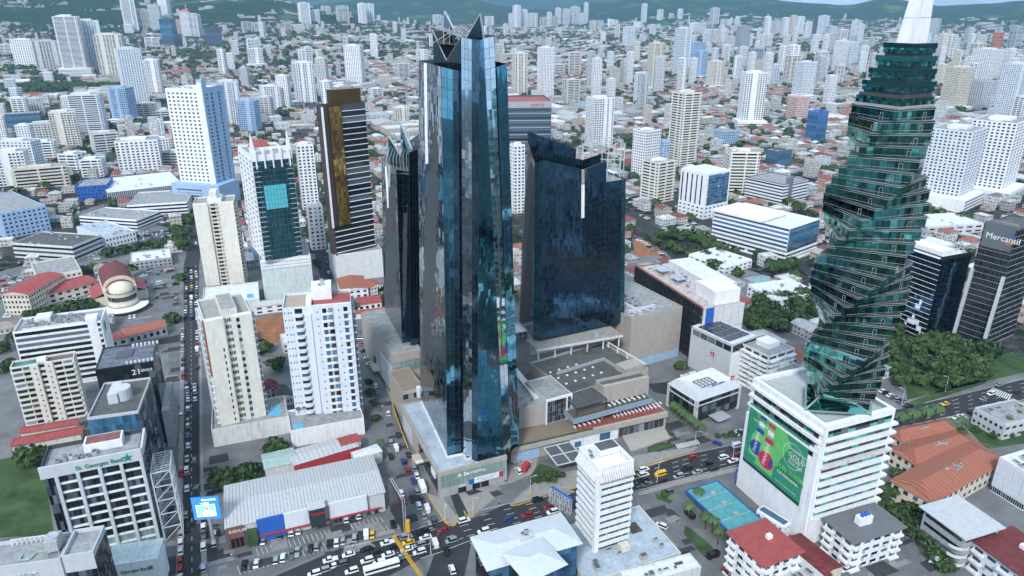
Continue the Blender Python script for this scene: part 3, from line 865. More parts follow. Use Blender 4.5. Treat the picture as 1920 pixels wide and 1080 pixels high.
# repaired patches of asphalt
mb = MB(); DKA = mat('fresh_asphalt_patch', (0.045, 0.046, 0.05), rough=.9, var=.2); LTA = mat('pale_concrete_patch', (0.24, 0.24, 0.235), rough=.9, var=.2, stain=.3)
for i in range(150):
 x0, x1, y0, y1 = rnd.choice([(440, 720, 975, 1062), (300, 338, 640, 1080), (1205, 1300, 930, 1060), (376, 420, 860, 1080), (690, 800, 690, 980), (262, 335, 520, 600), (870, 1120, 880, 940), (1220, 1320, 780, 840), (1560, 1760, 1000, 1080), (200, 330, 640, 760)])
 g = P(rnd.uniform(x0, x1), rnd.uniform(y0, y1)); w, d = rnd.uniform(1.2, 7), rnd.uniform(.8, 3.5); m_ = rnd.choice([DKA, DKA, LTA]); c_ = [g - GU * w - GV * d, g + GU * w - GV * d * rnd.uniform(.6, 1), g + GU * w * rnd.uniform(.6, 1) + GV * d, g - GU * w * rnd.uniform(.7, 1) + GV * d]
 mb.poly([(q.x, q.y, .0562 + i * .00002) for q in c_], m_)
mb.build('asphalt_patch', road)
# ------------------------------------------------------------------ towers behind, from the left round to the right
def far_towers():
 A = 'pale towers on the ridge at the upper left'
 B = 'pale towers below the central hills'
 C = 'pale towers at the upper right'
 E = 'pale towers right of the spire'
 T_ = tower
 T_(27, 72, 72, 128, 'w', 'wide white slab block at the foot of the left wooded hill, near the edge', ratio=0.5)
 T_(74, 122, 75, 131, 'o', 'white slab block with two roof houses right of the wooded knoll', ratio=0.5)
 T_(0, 26, 82, 108, 'w', 'low white slab cut by the left edge under the hills', ratio=0.5)
 T_(122, 166, 27, 143, 'w', 'tallest white twin tower at the upper left', podium=0.14, mode='band')
 T_(160, 201, 35, 138, 'b', 'white twin tower just right of the tallest one at upper left', mode='rib')
 T_(190, 240, 62, 145, 'c', 'cream tower right of the white twins at upper left', mode='rib')
 T_(240, 283, 88, 200, 'b', 'pale blue tower with square windows and a roof house at upper left', mode='grid')
 T_(277, 306, 110, 180, 'w', 'slim white tower behind the pale blue one at upper left', mode='rib')
 for a in ((238, 262, -6, 60, 'w'), (254, 288, 16, 57, 'c'), (283, 305, 9, 58, 'g'), (300, 322, -8, 52, 'w'), (335, 350, 36, 64, 'p'), (356, 377, 25, 68, 'w'), (272, 303, 70, 90, 'w'), (234, 250, 45, 62, 'w')):
  T_(*a, 'pale tower in the cluster on the far wooded ridge', A)
 T_(303, 331, 34, 90, 'd', 'dark blue glass tower before the cluster on the far ridge', mode='glass', podium=0.3)
 t, W, D, H = T_(343, 359, 22, 68, 'w', 'white tower with an orange pointed crest on the far ridge', crown=False)
 mb = MB(); mb.prism([(0, 0), (W, 0), (W, D), (0, D)], H, [H + 4, H + 16, H + 16, H + 4], ORANGE); mb.bar((W * .8, D / 2, H + 15), (W * .8, D / 2, H + 32), 1.2, WHITE); mb.build('crest', t)
 T_(389, 417, 50, 88, 'd', 'dark slab office block standing alone below the left hills', mode='band', ratio=0.6)
 for a in ((456, 476, 40, 60), (476, 497, 41, 60), (523, 548, 44, 58), (548, 572, 45, 58)): T_(*a, 'o', 'low pale slab below the left hills', 'low pale slabs below the left hills', ratio=0.5)
 T_(563, 585, 4, 46, 'w', 'white twin tower right of the left hills', ratio=0.7); T_(586, 603, 18, 44, 'w', 'small white tower beside the twin right of the left hills')
 T_(633, 657, 10, 42, 'o', 'grey tower at the foot of the green hill'); T_(673, 689, 5, 44, 'w', 'left of two joined white towers on the green hill'); T_(688, 703, 6, 44, 'b', 'right of two joined white towers on the green hill')
 T_(469, 497, 90, 126, 'w', 'lone white tower on a broad podium in the left middle', podium=0.18)
 T_(556, 596, 115, 192, 'w', 'ornate white tower with red roof house behind the teal office tower', mode='rib')
 T_(594, 617, 107, 180, 'o', 'narrow pale tower with green crest beside the ornate white tower')
 T_(494, 533, 160, 206, 'w', 'stepped white tower left of the ornate tower', mode='rib'); T_(520, 546, 140, 204, 'w', 'taller stepped white tower behind it with grey side')
 T_(568, 600, 268, 392, 'w', 'slim white tower in the street canyon left of the gold tower', mode='grid', rot=GA); T_(585, 612, 382, 468, 'g', 'narrow grey block low in the canyon left of the gold tower', mode='grid', rot=GA); T_(604, 626, 150, 215, 'w', 'white tower peeping out behind the gold tower', mode='rib')
 T_(420, 456, 150, 235, 'b', 'white tower peeping over the big blue and white tower', mode='rib')
 T_(446, 486, 187, 246, 'l', 'pale blue tower right of the big blue and white tower', mode='rib')
 T_(486, 512, 180, 220, 'o', 'grey banded block behind the teal office tower', mode='band')
 T_(107, 152, 208, 276, 'c', 'cream tower with orange panels at the left', mode='rib'); T_(140, 199, 176, 253, 'b', 'white tower with glass corner behind the cream and orange one')
 T_(207, 251, 163, 230, 'l', 'blue glazed balcony tower left of the trees', mode='rib', podium=0.12)
 T_(68, 110, 229, 267, 'o', 'squat white block at the far left', mode='grid'); T_(0, 73, 262, 326, 'b', 'wide pale office block with glass grid at the left edge', mode='grid', ratio=0.4)
 T_(66, 106, 264, 300, 'w', 'small white balcony block at the left', mode='band'); T_(0, 58, 283, 348, 'w', 'white tower with red roof at the left edge', mode='rib')
 T_(0, 15, 215, 262, 'w', 'white tower cut by the left edge'); T_(20, 78, 213, 245, 'd', 'dark glass low block with a white corner at the far left', mode='glass', ratio=0.5, crown=False)
 T_(227, 304, 262, 322, 'w', 'white office cube with a teal glass corner and square windows', mode='grid', ratio=0.75)
 T_(180, 228, 248, 285, 'o', 'red roofed block left of the office cube', mode='band'); T_(255, 290, 193, 222, 'y', 'ochre terrace block right of the blue tower', mode='band'); T_(285, 322, 207, 222, 'o', 'low banded block before the ochre terrace', mode='band')
 T_(37, 126, 312, 352, 'y', 'cream block with a deep brise soleil grid at the left', mode='band', ratio=0.35)
 T_(107, 155, 287, 318, 'w', 'white balcony block behind the cream grid block', mode='band'); T_(153, 196, 297, 332, 'w', 'white block with red hipped neighbour at the left', mode='band')
 T_(300, 346, 283, 312, 'o', 'pale balcony block right of the office cube', mode='band'); T_(325, 350, 233, 282, 'p', 'pink balcony slab left of the big blue and white tower', mode='band'); T_(290, 325, 258, 285, 'w', 'white window block behind the office cube', mode='grid')
 T_(646, 683, 83, 158, 'w', 'white tower standing alone left of the glass towers', mode='grid')
 T_(783, 806, 92, 120, 'w', 'white tower just left of the tall glass tower top')
 T_(745, 772, 118, 150, 'o', 'grey block left of the tall glass tower', mode='band'); T_(712, 735, 140, 160, 'y', 'small cream block left of the tall glass tower')
 T_(740, 770, 200, 232, 'c', 'cream tower close behind the small glass tower', mode='rib'); T_(695, 722, 165, 180, 'w', 'white row block behind the gold tower', mode='band')
 T_(928, 947, 82, 126, 'o', 'slim pale tower just right of the tall glass tower', mode='rib')
 T_(963, 993, 97, 180, 'c', 'left of two white towers behind the glass towers', mode='rib'); T_(1011, 1042, 86, 184, 'w', 'right and taller of two white towers behind the glass towers', mode='grid')
 T_(1066, 1089, 97, 138, 'o', 'grey banded tower behind the two white ones', mode='band'); T_(1058, 1092, 148, 195, 'o', 'stepped pale block below the grey banded tower', mode='band'); T_(1040, 1058, 120, 140, 'g', 'small grey block by the long avenue')
 T_(1104, 1156, 181, 278, 'w', 'broad white tower with a rounded crown behind the navy glass tower', mode='rib')
 T_(1166, 1190, 114, 155, 'o', 'grey tower beside the long avenue', mode='band'); T_(1172, 1198, 49, 90, 'b', 'blue grey tower on the plain right of centre', mode='rib')
 T_(1216, 1245, 78, 168, 'y', 'white tower with a yellow crown', mode='rib', podium=0.06); T_(1265, 1296, 50, 142, 'b', 'tall white tower right of the yellow crowned one', mode='rib')
 T_(1300, 1328, 94, 147, 'l', 'pale blue tower on a white podium right of centre', mode='rib', podium=0.1); T_(1330, 1362, 113, 165, 'c', 'cream tower right of the pale blue one', mode='rib', podium=0.1)
 T_(1262, 1315, 170, 310, 'c', 'white tower of stacked balconies behind the navy glass tower', mode='band'); T_(1195, 1246, 242, 328, 'w', 'white tower with a brown window grid right of the navy glass tower', mode='grid')
 T_(1236, 1252, 262, 325, 'l', 'slim blue tower beside the brown grid tower'); T_(1215, 1276, 300, 378, 'c', 'cream block of heavy balcony bands right of the navy tower', mode='band')
 T_(1384, 1431, 133, 240, 'w', 'white tower with a tall crown and roof frame', mode='rib', podium=0.14); T_(1482, 1521, 180, 224, 'p', 'pink apartment block in the right middle', mode='grid')
 T_(1518, 1553, 207, 268, 'u', 'bright blue glass tower left of the spiral tower', mode='glass', cat='tower'); T_(1358, 1421, 283, 362, 'c', 'cream tower of balconies behind the white corner office', mode='band')
 T_(1492, 1530, 114, 190, 'b', 'white tower with grey blocks on a grey podium left of the spiral', mode='grid', podium=0.16); T_(1546, 1567, 140, 193, 'w', 'white slab tower with scattered windows left of the spiral', ratio=0.6)
 T_(1349, 1394, 246, 270, 'l', 'pale blue low block with a mural left of the spiral', mode='grid', crown=False); T_(1447, 1492, 280, 308, 'd', 'dark blue low block left of the spiral', mode='glass')
 for a in ((963, 979, 9, 52, 'w'), (978, 991, 17, 50, 'b'), (991, 1011, 24, 52, 'c'), (955, 966, 25, 48, 'w'), (1012, 1027, 32, 53, 'o'), (1027, 1036, 22, 50, 'w'), (1042, 1053, 14, 46, 'c'), (1055, 1070, 16, 46, 'w'), (1071, 1090, 12, 45, 'w'), (1095, 1104, 4, 44, 'b'), (1036, 1048, 30, 50, 'y'), (1084, 1098, 24, 46, 'o'), (912, 930, 30, 48, 'w'), (813, 830, 27, 45, 'w'), (830, 845, 29, 45, 'b'),
              (1105, 1118, 38, 52, 'o'), (1120, 1134, 38, 52, 'g'), (1140, 1152, 36, 50, 'w'), (1203, 1214, 6, 42, 'b'), (1234, 1246, 17, 38, 'w'), (1108, 1118, 41, 62, 'y'), (1188, 1200, 40, 56, 'w'), (1220, 1232, 45, 68, 'b'), (1255, 1265, 25, 36, 'o'), (1272, 1282, 16, 36, 'w')):
  T_(*a, 'pale tower in the cluster below the central hills', B)
 for a in ((1333, 1350, 14, 46, 'w'), (1352, 1362, 35, 48, 'o'), (1362, 1373, 36, 48, 'w'), (1380, 1389, 30, 48, 'w'), (1292, 1308, 42, 64, 'w'), (1308, 1327, 44, 66, 'b'), (1332, 1354, 55, 82, 'o'), (1362, 1379, 67, 100, 'o'), (1352, 1369, 83, 114, 'c'), (1383, 1409, 47, 92, 'n'), (1382, 1404, 87, 120, 'o'), (1405, 1433, 90, 132, 'n'), (1292, 1328, 78, 128, 'l'), (1430, 1443, 30, 70, 'w'), (1436, 1450, 38, 68, 'g'), (1450, 1465, 38, 66, 'o'), (1465, 1479, 32, 72, 'w'), (1479, 1492, 28, 70, 'y'), (1491, 1507, 30, 62, 'b'), (1510, 1523, 40, 74, 'w'), (1522, 1536, 36, 80, 'd'), (1535, 1555, 28, 80, 'b'), (1568, 1590, 55, 92, 'w'), (1597, 1614, 37, 82, 'b'), (1460, 1475, 85, 130, 'w'), (1474, 1498, 83, 128, 'w'), (1474, 1503, 103, 152, 'c'), (1530, 1554, 95, 137, 'w'), (1565, 1590, 75, 135, 'w'), (1590, 1613, 78, 118, 'b'), (1548, 1570, 62, 95, 'o')):
  T_(*a, 'pale tower in the crowd at the upper right, left of the spire', C)
 for a in ((1745, 1766, 34, 68, 'g'), (1722, 1744, 62, 105, 'w'), (1744, 1757, 66, 108, 'b'), (1757, 1775, 62, 112, 'c'), (1773, 1792, 64, 112, 'w'), (1806, 1822, 52, 100, 'g'), (1820, 1846, 80, 128, 'c'), (1832, 1848, 65, 105, 'o'), (1895, 1918, 48, 92, 'g'), (1780, 1800, 70, 110, 'o'), (1745, 1762, 84, 118, 'y'), (1862, 1880, 60, 95, 'r')):
  T_(*a, 'pale tower in the crowd right of the spire', E)
 T_(1834, 1884, 90, 152, 'w', 'white upper tower on a grey block at the right edge', mode='grid', podium=0.0); T_(1822, 1880, 152, 205, 'g', 'grey stepped block under the white upper tower at right', crown=False, mode='grid')
 T_(1775, 1820, 124, 207, 'y', 'white tower with an orange stripe right of the spiral', mode='grid', podium=0.1); T_(1878, 1922, 117, 224, 'b', 'white and glass tower cut by the right edge', mode='rib')
 T_(1903, 1935, 180, 240, 'w', 'white balcony tower low at the right edge', mode='band')
 T_(1762, 1848, 238, 388, 'b', 'white and blue tower on a grey podium right of the spiral', mode='grid', podium=0.17, rot=GA + R(20)); T_(1842, 1930, 222, 366, 'w', 'big white tower with deep window grid at the right edge', mode='grid', podium=0.12, rot=GA + R(20))
 for n, x0, x1, y0, y1, lab, g in ((44, 1290, 1640, 75, 165, 'pale tower in the crowd at the upper right, left of the spire', C), (16, 1740, 1920, 95, 200, 'pale tower in the crowd right of the spire', E), (18, 1110, 1290, 60, 200, 'pale tower standing on the plain right of centre', 'pale towers on the plain right of centre'), (16, 0, 330, 150, 330, 'pale block in the dense quarter at the left', 'pale blocks in the left quarter'), (16, 390, 720, 60, 170, 'pale tower scattered over the left plain', 'pale towers on the left plain'), (8, 720, 960, 60, 110, 'pale tower behind the top of the tallest tower', 'pale towers behind the tallest')):
  for _ in range(n):
   x, y = rnd.uniform(x0, x1), rnd.uniform(y0, y1); q = Pg(x, y)
   if taken(q.x - 14, q.y - 8, 1, 0, 0, 28, 0, 28): continue
   k = FPX / depth(q.x, q.y, q.z); w = rnd.uniform(18, 26) * k
   T_(x - w / 2, x + w / 2, y - rnd.uniform(45, 98) * k * (.5 if x0 == 0 else 1), y, rnd.choice('wwwbocgwb'), lab, g)
far_towers()
# ------------------------------------------------------------------ the glass towers and the mall under them
def hof(pt, base, z0=0.0):
 lo, hi = 2.0, 188.0
 for _ in range(50):
  m_ = (lo + hi) / 2; q = P(pt[0], pt[1], m_)
  if pj(q.x, q.y, z0)[1] < base: lo = m_
  else: hi = m_
 return (lo + hi) / 2
class Loft:
 """a tower of leaning glass facets between a foot line and a head line"""
 def __init__(s, name, label, z0, cat='skyscraper'):
  s.z0 = z0; s.t = None; s.name, s.label, s.cat = name, label, cat
  s.quads = []; s.core = MB(); s.rest = {}; s.n = 0
 def start(s, x, y): s.t = thing(s.name, s.label, s.cat, (x, y, 0)); s.o = Vector((x, y, 0))
 def pt(s, bpx, brow, tpx, trow, lean=0.0):
  b = P(bpx, brow, s.z0); y = b.y
  for _ in range(6):
   z = Zat(trow, b.x, y); y = b.y + lean * (z - s.z0)
  x = (tpx - 960) / FPX * depth(b.x, y, z)
  return Vector((b.x, b.y, s.z0)), Vector((x, y, z))
 def facet(s, A, B, m, pw=1.8, fh=3.6, cap=60, tilt=0.010, gap=0.11, name='pane'):
  (a0, a1), (b0, b1) = A, B
  o = s.o
  s.core.poly([a0 - o, b0 - o, b1 - o, a1 - o], DSTEEL)
  n = (b0 - a0).cross(a1 - a0).normalized()
  w = (b0 - a0).length; h = max((a1 - a0).length, (b1 - b0).length)
  nu, nv = max(1, round(w / pw)), max(1, round(h / fh))
  gu, gv = gap / max(w / nu, 0.1) / 2, gap / (h / nv) / 2
  f = lambda u, v: (a0.lerp(b0, u)).lerp(a1.lerp(b1, u), v) - o
  made = 0
  for j in range(nv):
   for i in range(nu):
    e = [0.1 + rnd.uniform(-tilt, tilt) * pw for _ in range(3)]; e.append(e[0] + e[2] - e[1])
    q = [f((i + gu) / nu, (j + gv) / nv), f((i + 1 - gu) / nu, (j + gv) / nv), f((i + 1 - gu) / nu, (j + 1 - gv) / nv), f((i + gu) / nu, (j + 1 - gv) / nv)]
    q = [c + n * d for c, d in zip(q, e)]
    mm = m
    if made < cap and s.n < 300:
     mb = MB(); mb.poly(q, mm); mb.build(name, s.t); made += 1; s.n += 1
    else: s.rest.setdefault(name, MB()).poly(q, mm)
 def wallq(s, q, m): s.core.poly([c - s.o for c in q], m)
 def done(s):
  s.core.build('core', s.t)
  for k, mb in s.rest.items(): mb.build(k, s.t, 'stuff')
GZ = 13.1
def main_tower():
 LEAN = 0.07
 L = Loft('glass_tower', 'tallest glass skyscraper of blue, silver and black facets with two pointed fins', GZ)
 b = P(905, 850, GZ); L.start(b.x, b.y)
 v0 = L.pt(788, 745, 785, 113); v2 = L.pt(839, 853, 827, 125, LEAN); v3 = L.pt(853, 850, 849, 131, LEAN); v4 = L.pt(868, 847, 865, 134, LEAN)
 # the silver pier in the left face
 va, vb = L.pt(811, 795, 801, 118), L.pt(817, 808, 807, 121)
 L.facet(v0, v2, GLS, cap=90, tilt=.02)
 L.facet(v2, v3, GLT); L.facet(v3, v4, GLK)
 m4 = L.pt(869, 852, 865, 69, LEAN); m5 = L.pt(885, 861, 885, 74, LEAN); m6 = L.pt(895, 866, 899, 76, LEAN); m7 = L.pt(945, 853, 906, 72, LEAN); m8 = L.pt(958, 846, 926, 68, LEAN)
 L.facet(v4, m4, GLK, cap=0)
 L.facet(m4, m5, GLW); L.facet(m5, m6, GLK); L.facet(m6, m7, GLT); L.facet(m7, m8, GLW)
 r8 = L.pt(958, 845, 931, 126, LEAN); r9 = L.pt(973, 830, 950, 119, LEAN); r8 = (m8[0], r8[1])
 L.facet(r8, r9, GLT)
 # the flanks that look away
 dl = (v0[0] - v2[0]).normalized()
 back = dl * 26.0
 rb = (r9[0] + dl * 40, r9[1] + dl * 38)
 L.facet(r9, rb, GLK, cap=0)
 lb = (v0[0] + Vector((30, 13, 0)), v0[1] + Vector((26, 11, 0)))
 L.facet(lb, v0, GLK, cap=0)
 L.facet(rb, (lb[0], Vector((lb[1].x, lb[1].y, rb[1].z))), GLK, cap=0, pw=3.2)
 # roofs of the two shoulders
 o = L.o
 # the high left flank with its V notch, over the left shoulder
 mb4 = m4[1]; mb10 = m4[1] + dl * 30
 f = lambda px, row, y: Vector(((px - 960) / FPX * depth(0, y, Zat(row, 0, y)), y, Zat(row, 0, y)))
 p10 = f(811, 57, m4[1].y + 20); pn = f(837, 113, m4[1].y + 14); low10 = Vector((p10.x, p10.y, v4[1].z - 6)); low4 = Vector((m4[1].x, m4[1].y, v4[1].z - 6)); lown = Vector((pn.x, pn.y, v4[1].z - 6))
 L.facet((low10, p10), (lown, pn), GLS, cap=30); L.facet((lown, pn), (low4, m4[1]), GLS, cap=30)
 zr = v4[1].z + 3
 L.wallq([v0[1], v2[1], v3[1], v4[1], low4, low10], ROOFD)
 # inside of the crown: deck and the steel that shows through the notch
 topb = f(928, 66, m8[1].y + 22)
 deck = [Vector((c.x, c.y, zr + 6)) for c in (p10, m4[1], m5[1], m6[1], m7[1], m8[1], topb)]
 L.wallq(deck, ROOFD)
 L.facet((Vector((topb.x, topb.y, zr - 10)), topb), (Vector((p10.x, p10.y, zr - 10)), p10), GLK, cap=0)
 L.facet((Vector((m8[1].x, m8[1].y, zr - 10)), m8[1]), (Vector((topb.x, topb.y, zr - 10)), topb), GLK, cap=0)
 L.wallq([Vector((c.x, c.y, r8[1].z - 1)) for c in (m8[1], r9[1], rb[1], topb)], ROOFD)
 L.done()
 st = MB()
 for i in range(5):
  t = i / 9; a = p10.lerp(topb, t) - o; c = m4[1].lerp(m8[1], t) - o
  st.bar((a.x, a.y, zr + 12), (c.x, c.y, zr + 9), 0.35, STEEL); st.bar((a.x, a.y, zr + 6), (c.x, c.y, zr + 13), 0.3, STEEL)
  mpt = a.lerp(c, 0.4); st.bar((mpt.x, mpt.y, zr + 6), (mpt.x, mpt.y, zr + 12), 0.3, STEEL)
 st.build('crown_truss', L.t, 'stuff')
 # the two fins
 for nm, pts in (('fin', [f(830, 66, m4[1].y + 22), f(833, 21, m4[1].y + 22), f(861, 76, m4[1].y + 6), f(845, 80, m4[1].y + 14)]),
     ('fin', [f(874, 71, m6[1].y + 2), f(900, 26, m6[1].y + 4), f(907, 74, m7[1].y + 0.5), f(897, 76, m6[1].y - 0.4)])):
  mb = MB(); k = [c - o for c in pts]; back_ = Vector((0.5, 1.2, 0))
  mb.poly(k, GLK); mb.poly([c + back_ for c in k][::-1], GLT)
  for i in range(4): mb.poly([k[i], k[i] + back_, k[(i + 1) % 4] + back_, k[(i + 1) % 4]], STEEL)
  fo = mb.build(nm, L.t)
  eb = MB(); eb.bar(k[1], k[2], 0.4, STEEL); eb.bar(k[0], k[1], 0.2, STEEL); eb.build('fin_edge', fo)
 eb = MB(); eb.bar(p10 - o, pn - o, 0.35, STEEL); eb.bar(pn - o, m4[1] - o, 0.2, STEEL); eb.build('notch_edge', L.t)
 # silver pillar on the left shoulder
 pb = MB(); a, c = va[1] - o, va[0].lerp(va[1], 0.76) - o
 pb.bar((a.x - 0.6, a.y - 0.9, a.z), (c.x - 0.6, c.y - 0.9, c.z), 1.1, WHITE); pb.build('pillar', L.t)
 occupy_poly([tuple(q[0])[:2] for q in (v0, v2, m5, r9, rb)])
main_tower()
def left_tower():
 z0 = 25.1
 L = Loft('glass_tower', 'shorter blue glass tower with spiky unfinished crown left of the tallest one', z0)
 b = P(755, 640, z0); L.start(b.x, b.y)
 v0 = L.pt(722, 582, 715, 296); v1 = L.pt(754, 643, 743, 318); v2 = L.pt(768, 640, 766, 322); v3 = L.pt(770, 647, 767, 286); v4 = L.pt(789, 645, 783, 280)
 L.facet(v0, v1, GLS, cap=100); L.facet(v1, v2, GLN, cap=60); L.facet(v2, v3, GLK, cap=0); L.facet(v3, v4, GLN, cap=60)
 dl = (v0[0] - v1[0]).normalized()
 b4 = (v4[0] + dl * 24, v4[1] + dl * 22); b0 = (v0[0] + Vector((24, 9, 0)), v0[1] + Vector((22, 8, 0)))
 L.facet(v4, b4, GLK, cap=0); L.facet(b4, (b0[0], Vector((b0[1].x, b0[1].y, b4[1].z))), GLK, cap=0); L.facet(b0, v0, GLK, cap=0)
 zr = v1[1].z - 2
 L.wallq([Vector((c.x, c.y, zr)) for c in (v0[1], v1[1], v3[1], v4[1], b4[1], b0[1])], ROOFD)
 L.done()
 o = L.o
 f = lambda px, row, y: Vector(((px - 960) / FPX * depth(0, y, Zat(row, 0, y)), y, Zat(row, 0, y))) - o
 y0 = v1[0].y
 for pts in ([f(728, 255, y0 + 24), f(751, 292, y0 + 12), f(752, 330, y0 + 12), f(729, 318, y0 + 24)], [f(750, 230, y0 + 20), f(772, 280, y0 + 4), f(772, 320, y0 + 4), f(752, 300, y0 + 20)]):
  mb = MB(); bk = Vector((0.5, 1.0, 0)); mb.poly(pts[::-1], GLT); mb.poly([c + bk for c in pts], GLK)
  for i in range(4): mb.poly([pts[i], pts[i] + bk, pts[(i + 1) % 4] + bk, pts[(i + 1) % 4]], STEEL)
  fo = mb.build('fin', L.t); eb = MB(); eb.bar(pts[0], pts[1], 0.4, STEEL); eb.build('fin_edge', fo)
 st = MB()
 for i in range(9):
  t = i / 8; a = f(718 + 50 * t, 300 - 10 * t, y0 + 3 + 14 * (1 - t)); c = f(728 + 48 * t, 268, y0 + 24)
  st.bar(a, c, 0.2, MACH); st.bar((a.x, a.y, zr), a, 0.2, MACH); st.bar((c.x, c.y, zr), c, 0.2, MACH)
 st.build('crown_truss', L.t, 'stuff')
 mb = MB(); a = v0[1].lerp(v1[1], 0.42) - o; mb.bar((a.x - .6, a.y - .8, a.z - 2), (a.x - .6, a.y - .8, a.z - 24), 1.2, WHITE); mb.build('pillar', L.t)
 occupy_poly([tuple(q[0])[:2] for q in (v0, v1, v4, b4)])
left_tower()
def navy_tower():
 z0 = 26.0
 L = Loft('glass_tower', 'broad navy glass tower with slanted crown and bare scaffold steel, right of the tallest', z0)
 b = P(1010, 637, z0); L.start(b.x, b.y)
 w0 = L.pt(974, 602, 989, 262); w1 = L.pt(1000, 634, 1003, 306); w2 = L.pt(1013, 637, 1020, 300); w3 = L.pt(1088, 621, 1093, 318); w4 = L.pt(1133, 611, 1137, 302)
 w4b = L.pt(1133, 611, 1137, 341); w5 = L.pt(1162, 605, 1166, 337); w6 = L.pt(1170, 602, 1173, 335)
 L.facet(w0, w1, GLN, cap=40); L.facet(w1, w2, GLP if False else GLC, cap=20); L.facet(w2, w3, GLN, pw=1.6, fh=3.3, gap=.16, tilt=.016, cap=90); L.facet(w3, w4, GLN, pw=1.6, fh=3.3, gap=.16, tilt=.016, cap=60)
 L.facet(w4b, w5, GLN, pw=1.6, fh=3.3, gap=.16, tilt=.016, cap=40); L.facet(w5, w6, GLC, cap=20)
 dl = Vector((-GU.y, GU.x, 0))
 b6 = (w6[0] + dl * 30, w6[1] + dl * 30); b0 = (w0[0] + dl * 12 + Vector((4, 0, 0)), w0[1] + dl * 10 + Vector((4, 0, 0)))
 L.facet(w6, b6, GLK, cap=0, pw=3); L.facet(b6, (b0[0], Vector((b0[1].x, b0[1].y, b6[1].z))), GLK, cap=0, pw=3); L.facet(b0, w0, GLK, cap=0, pw=3)
 zr = w6[1].z - 1.0
 L.wallq([Vector((c.x, c.y, zr)) for c in (w0[1], w1[1], w2[1], w3[1], w4[1], w5[1], w6[1], b6[1], b0[1])], ROOFG)
 o = L.o; y0 = w2[0].y
 f = lambda px, row, y: Vector(((px - 960) / FPX * depth(0, y, Zat(row, 0, y)), y, Zat(row, 0, y)))
 # the tall back screen and the middle screen of the crown
 s0, s1 = f(989, 246, y0 + 26), f(1080, 279, y0 + 44)
 L.facet((Vector((s0.x, s0.y, zr)), s0), (Vector((s1.x, s1.y, zr)), s1), GLN, cap=0)
 m0, m1, m2 = f(1006, 281, y0 + 8), f(1092, 300, y0 + 16), f(1135, 286, y0 + 26)
 L.facet((Vector((m0.x, m0.y, zr)), m0), (Vector((m1.x, m1.y, zr)), m1), GLN, cap=0); L.facet((Vector((m1.x, m1.y, zr)), m1), (Vector((m2.x, m2.y, zr)), m2), GLN, cap=0)
 L.done()
 st = MB()
 for px, row in ((1093, 268), (1094, 290), (1135, 262), (1128, 268), (1165, 262), (1172, 268), (1140, 290), (1112, 275)):
  a = f(px, row, y0 + 22 + (px - 1090) * 0.15) - o; st.bar((a.x, a.y, zr), a, 0.5, LGREY)
 pts = [(f(px, row, y0 + 24) - o) for px, row in ((1082, 275), (1135, 258), (1168, 262), (1172, 300), (1130, 285), (1085, 297))]
 for i in range(len(pts)):
  for j in (1, 2): st.bar(pts[i], pts[(i + j) % len(pts)], 0.35, LGREY)
 for i in range(8):
  a = f(1082 + i * 12, 276 - i * 1.5, y0 + 24) - o; st.bar((a.x, a.y, zr), a, 0.3, LGREY)
 st.build('scaffold_frame', L.t, 'stuff')
 mb = MB(); a, c = f(1093, 346, w3[1].y - 0.8) - o, f(1092.5, 408, w3[1].y - 0.8) - o
 mb.bar(a, c, 1.6, WHITE); mb.build('pillar', L.t)
 mb = MB(); a, c = f(1093, 318, w3[1].y - 0.8) - o, f(1093, 344, w3[1].y - 0.8) - o; mb.bar(a, c, 1.5, CONC); mb.build('pillar', L.t)
 mb = MB(); mb.bar(w3[1] - o, w4[1] - o, 0.25, DGREY); mb.build('crown_edge', L.t)
 occupy_poly([tuple(q[0])[:2] for q in (w0, w2, w6, b6)])
navy_tower()
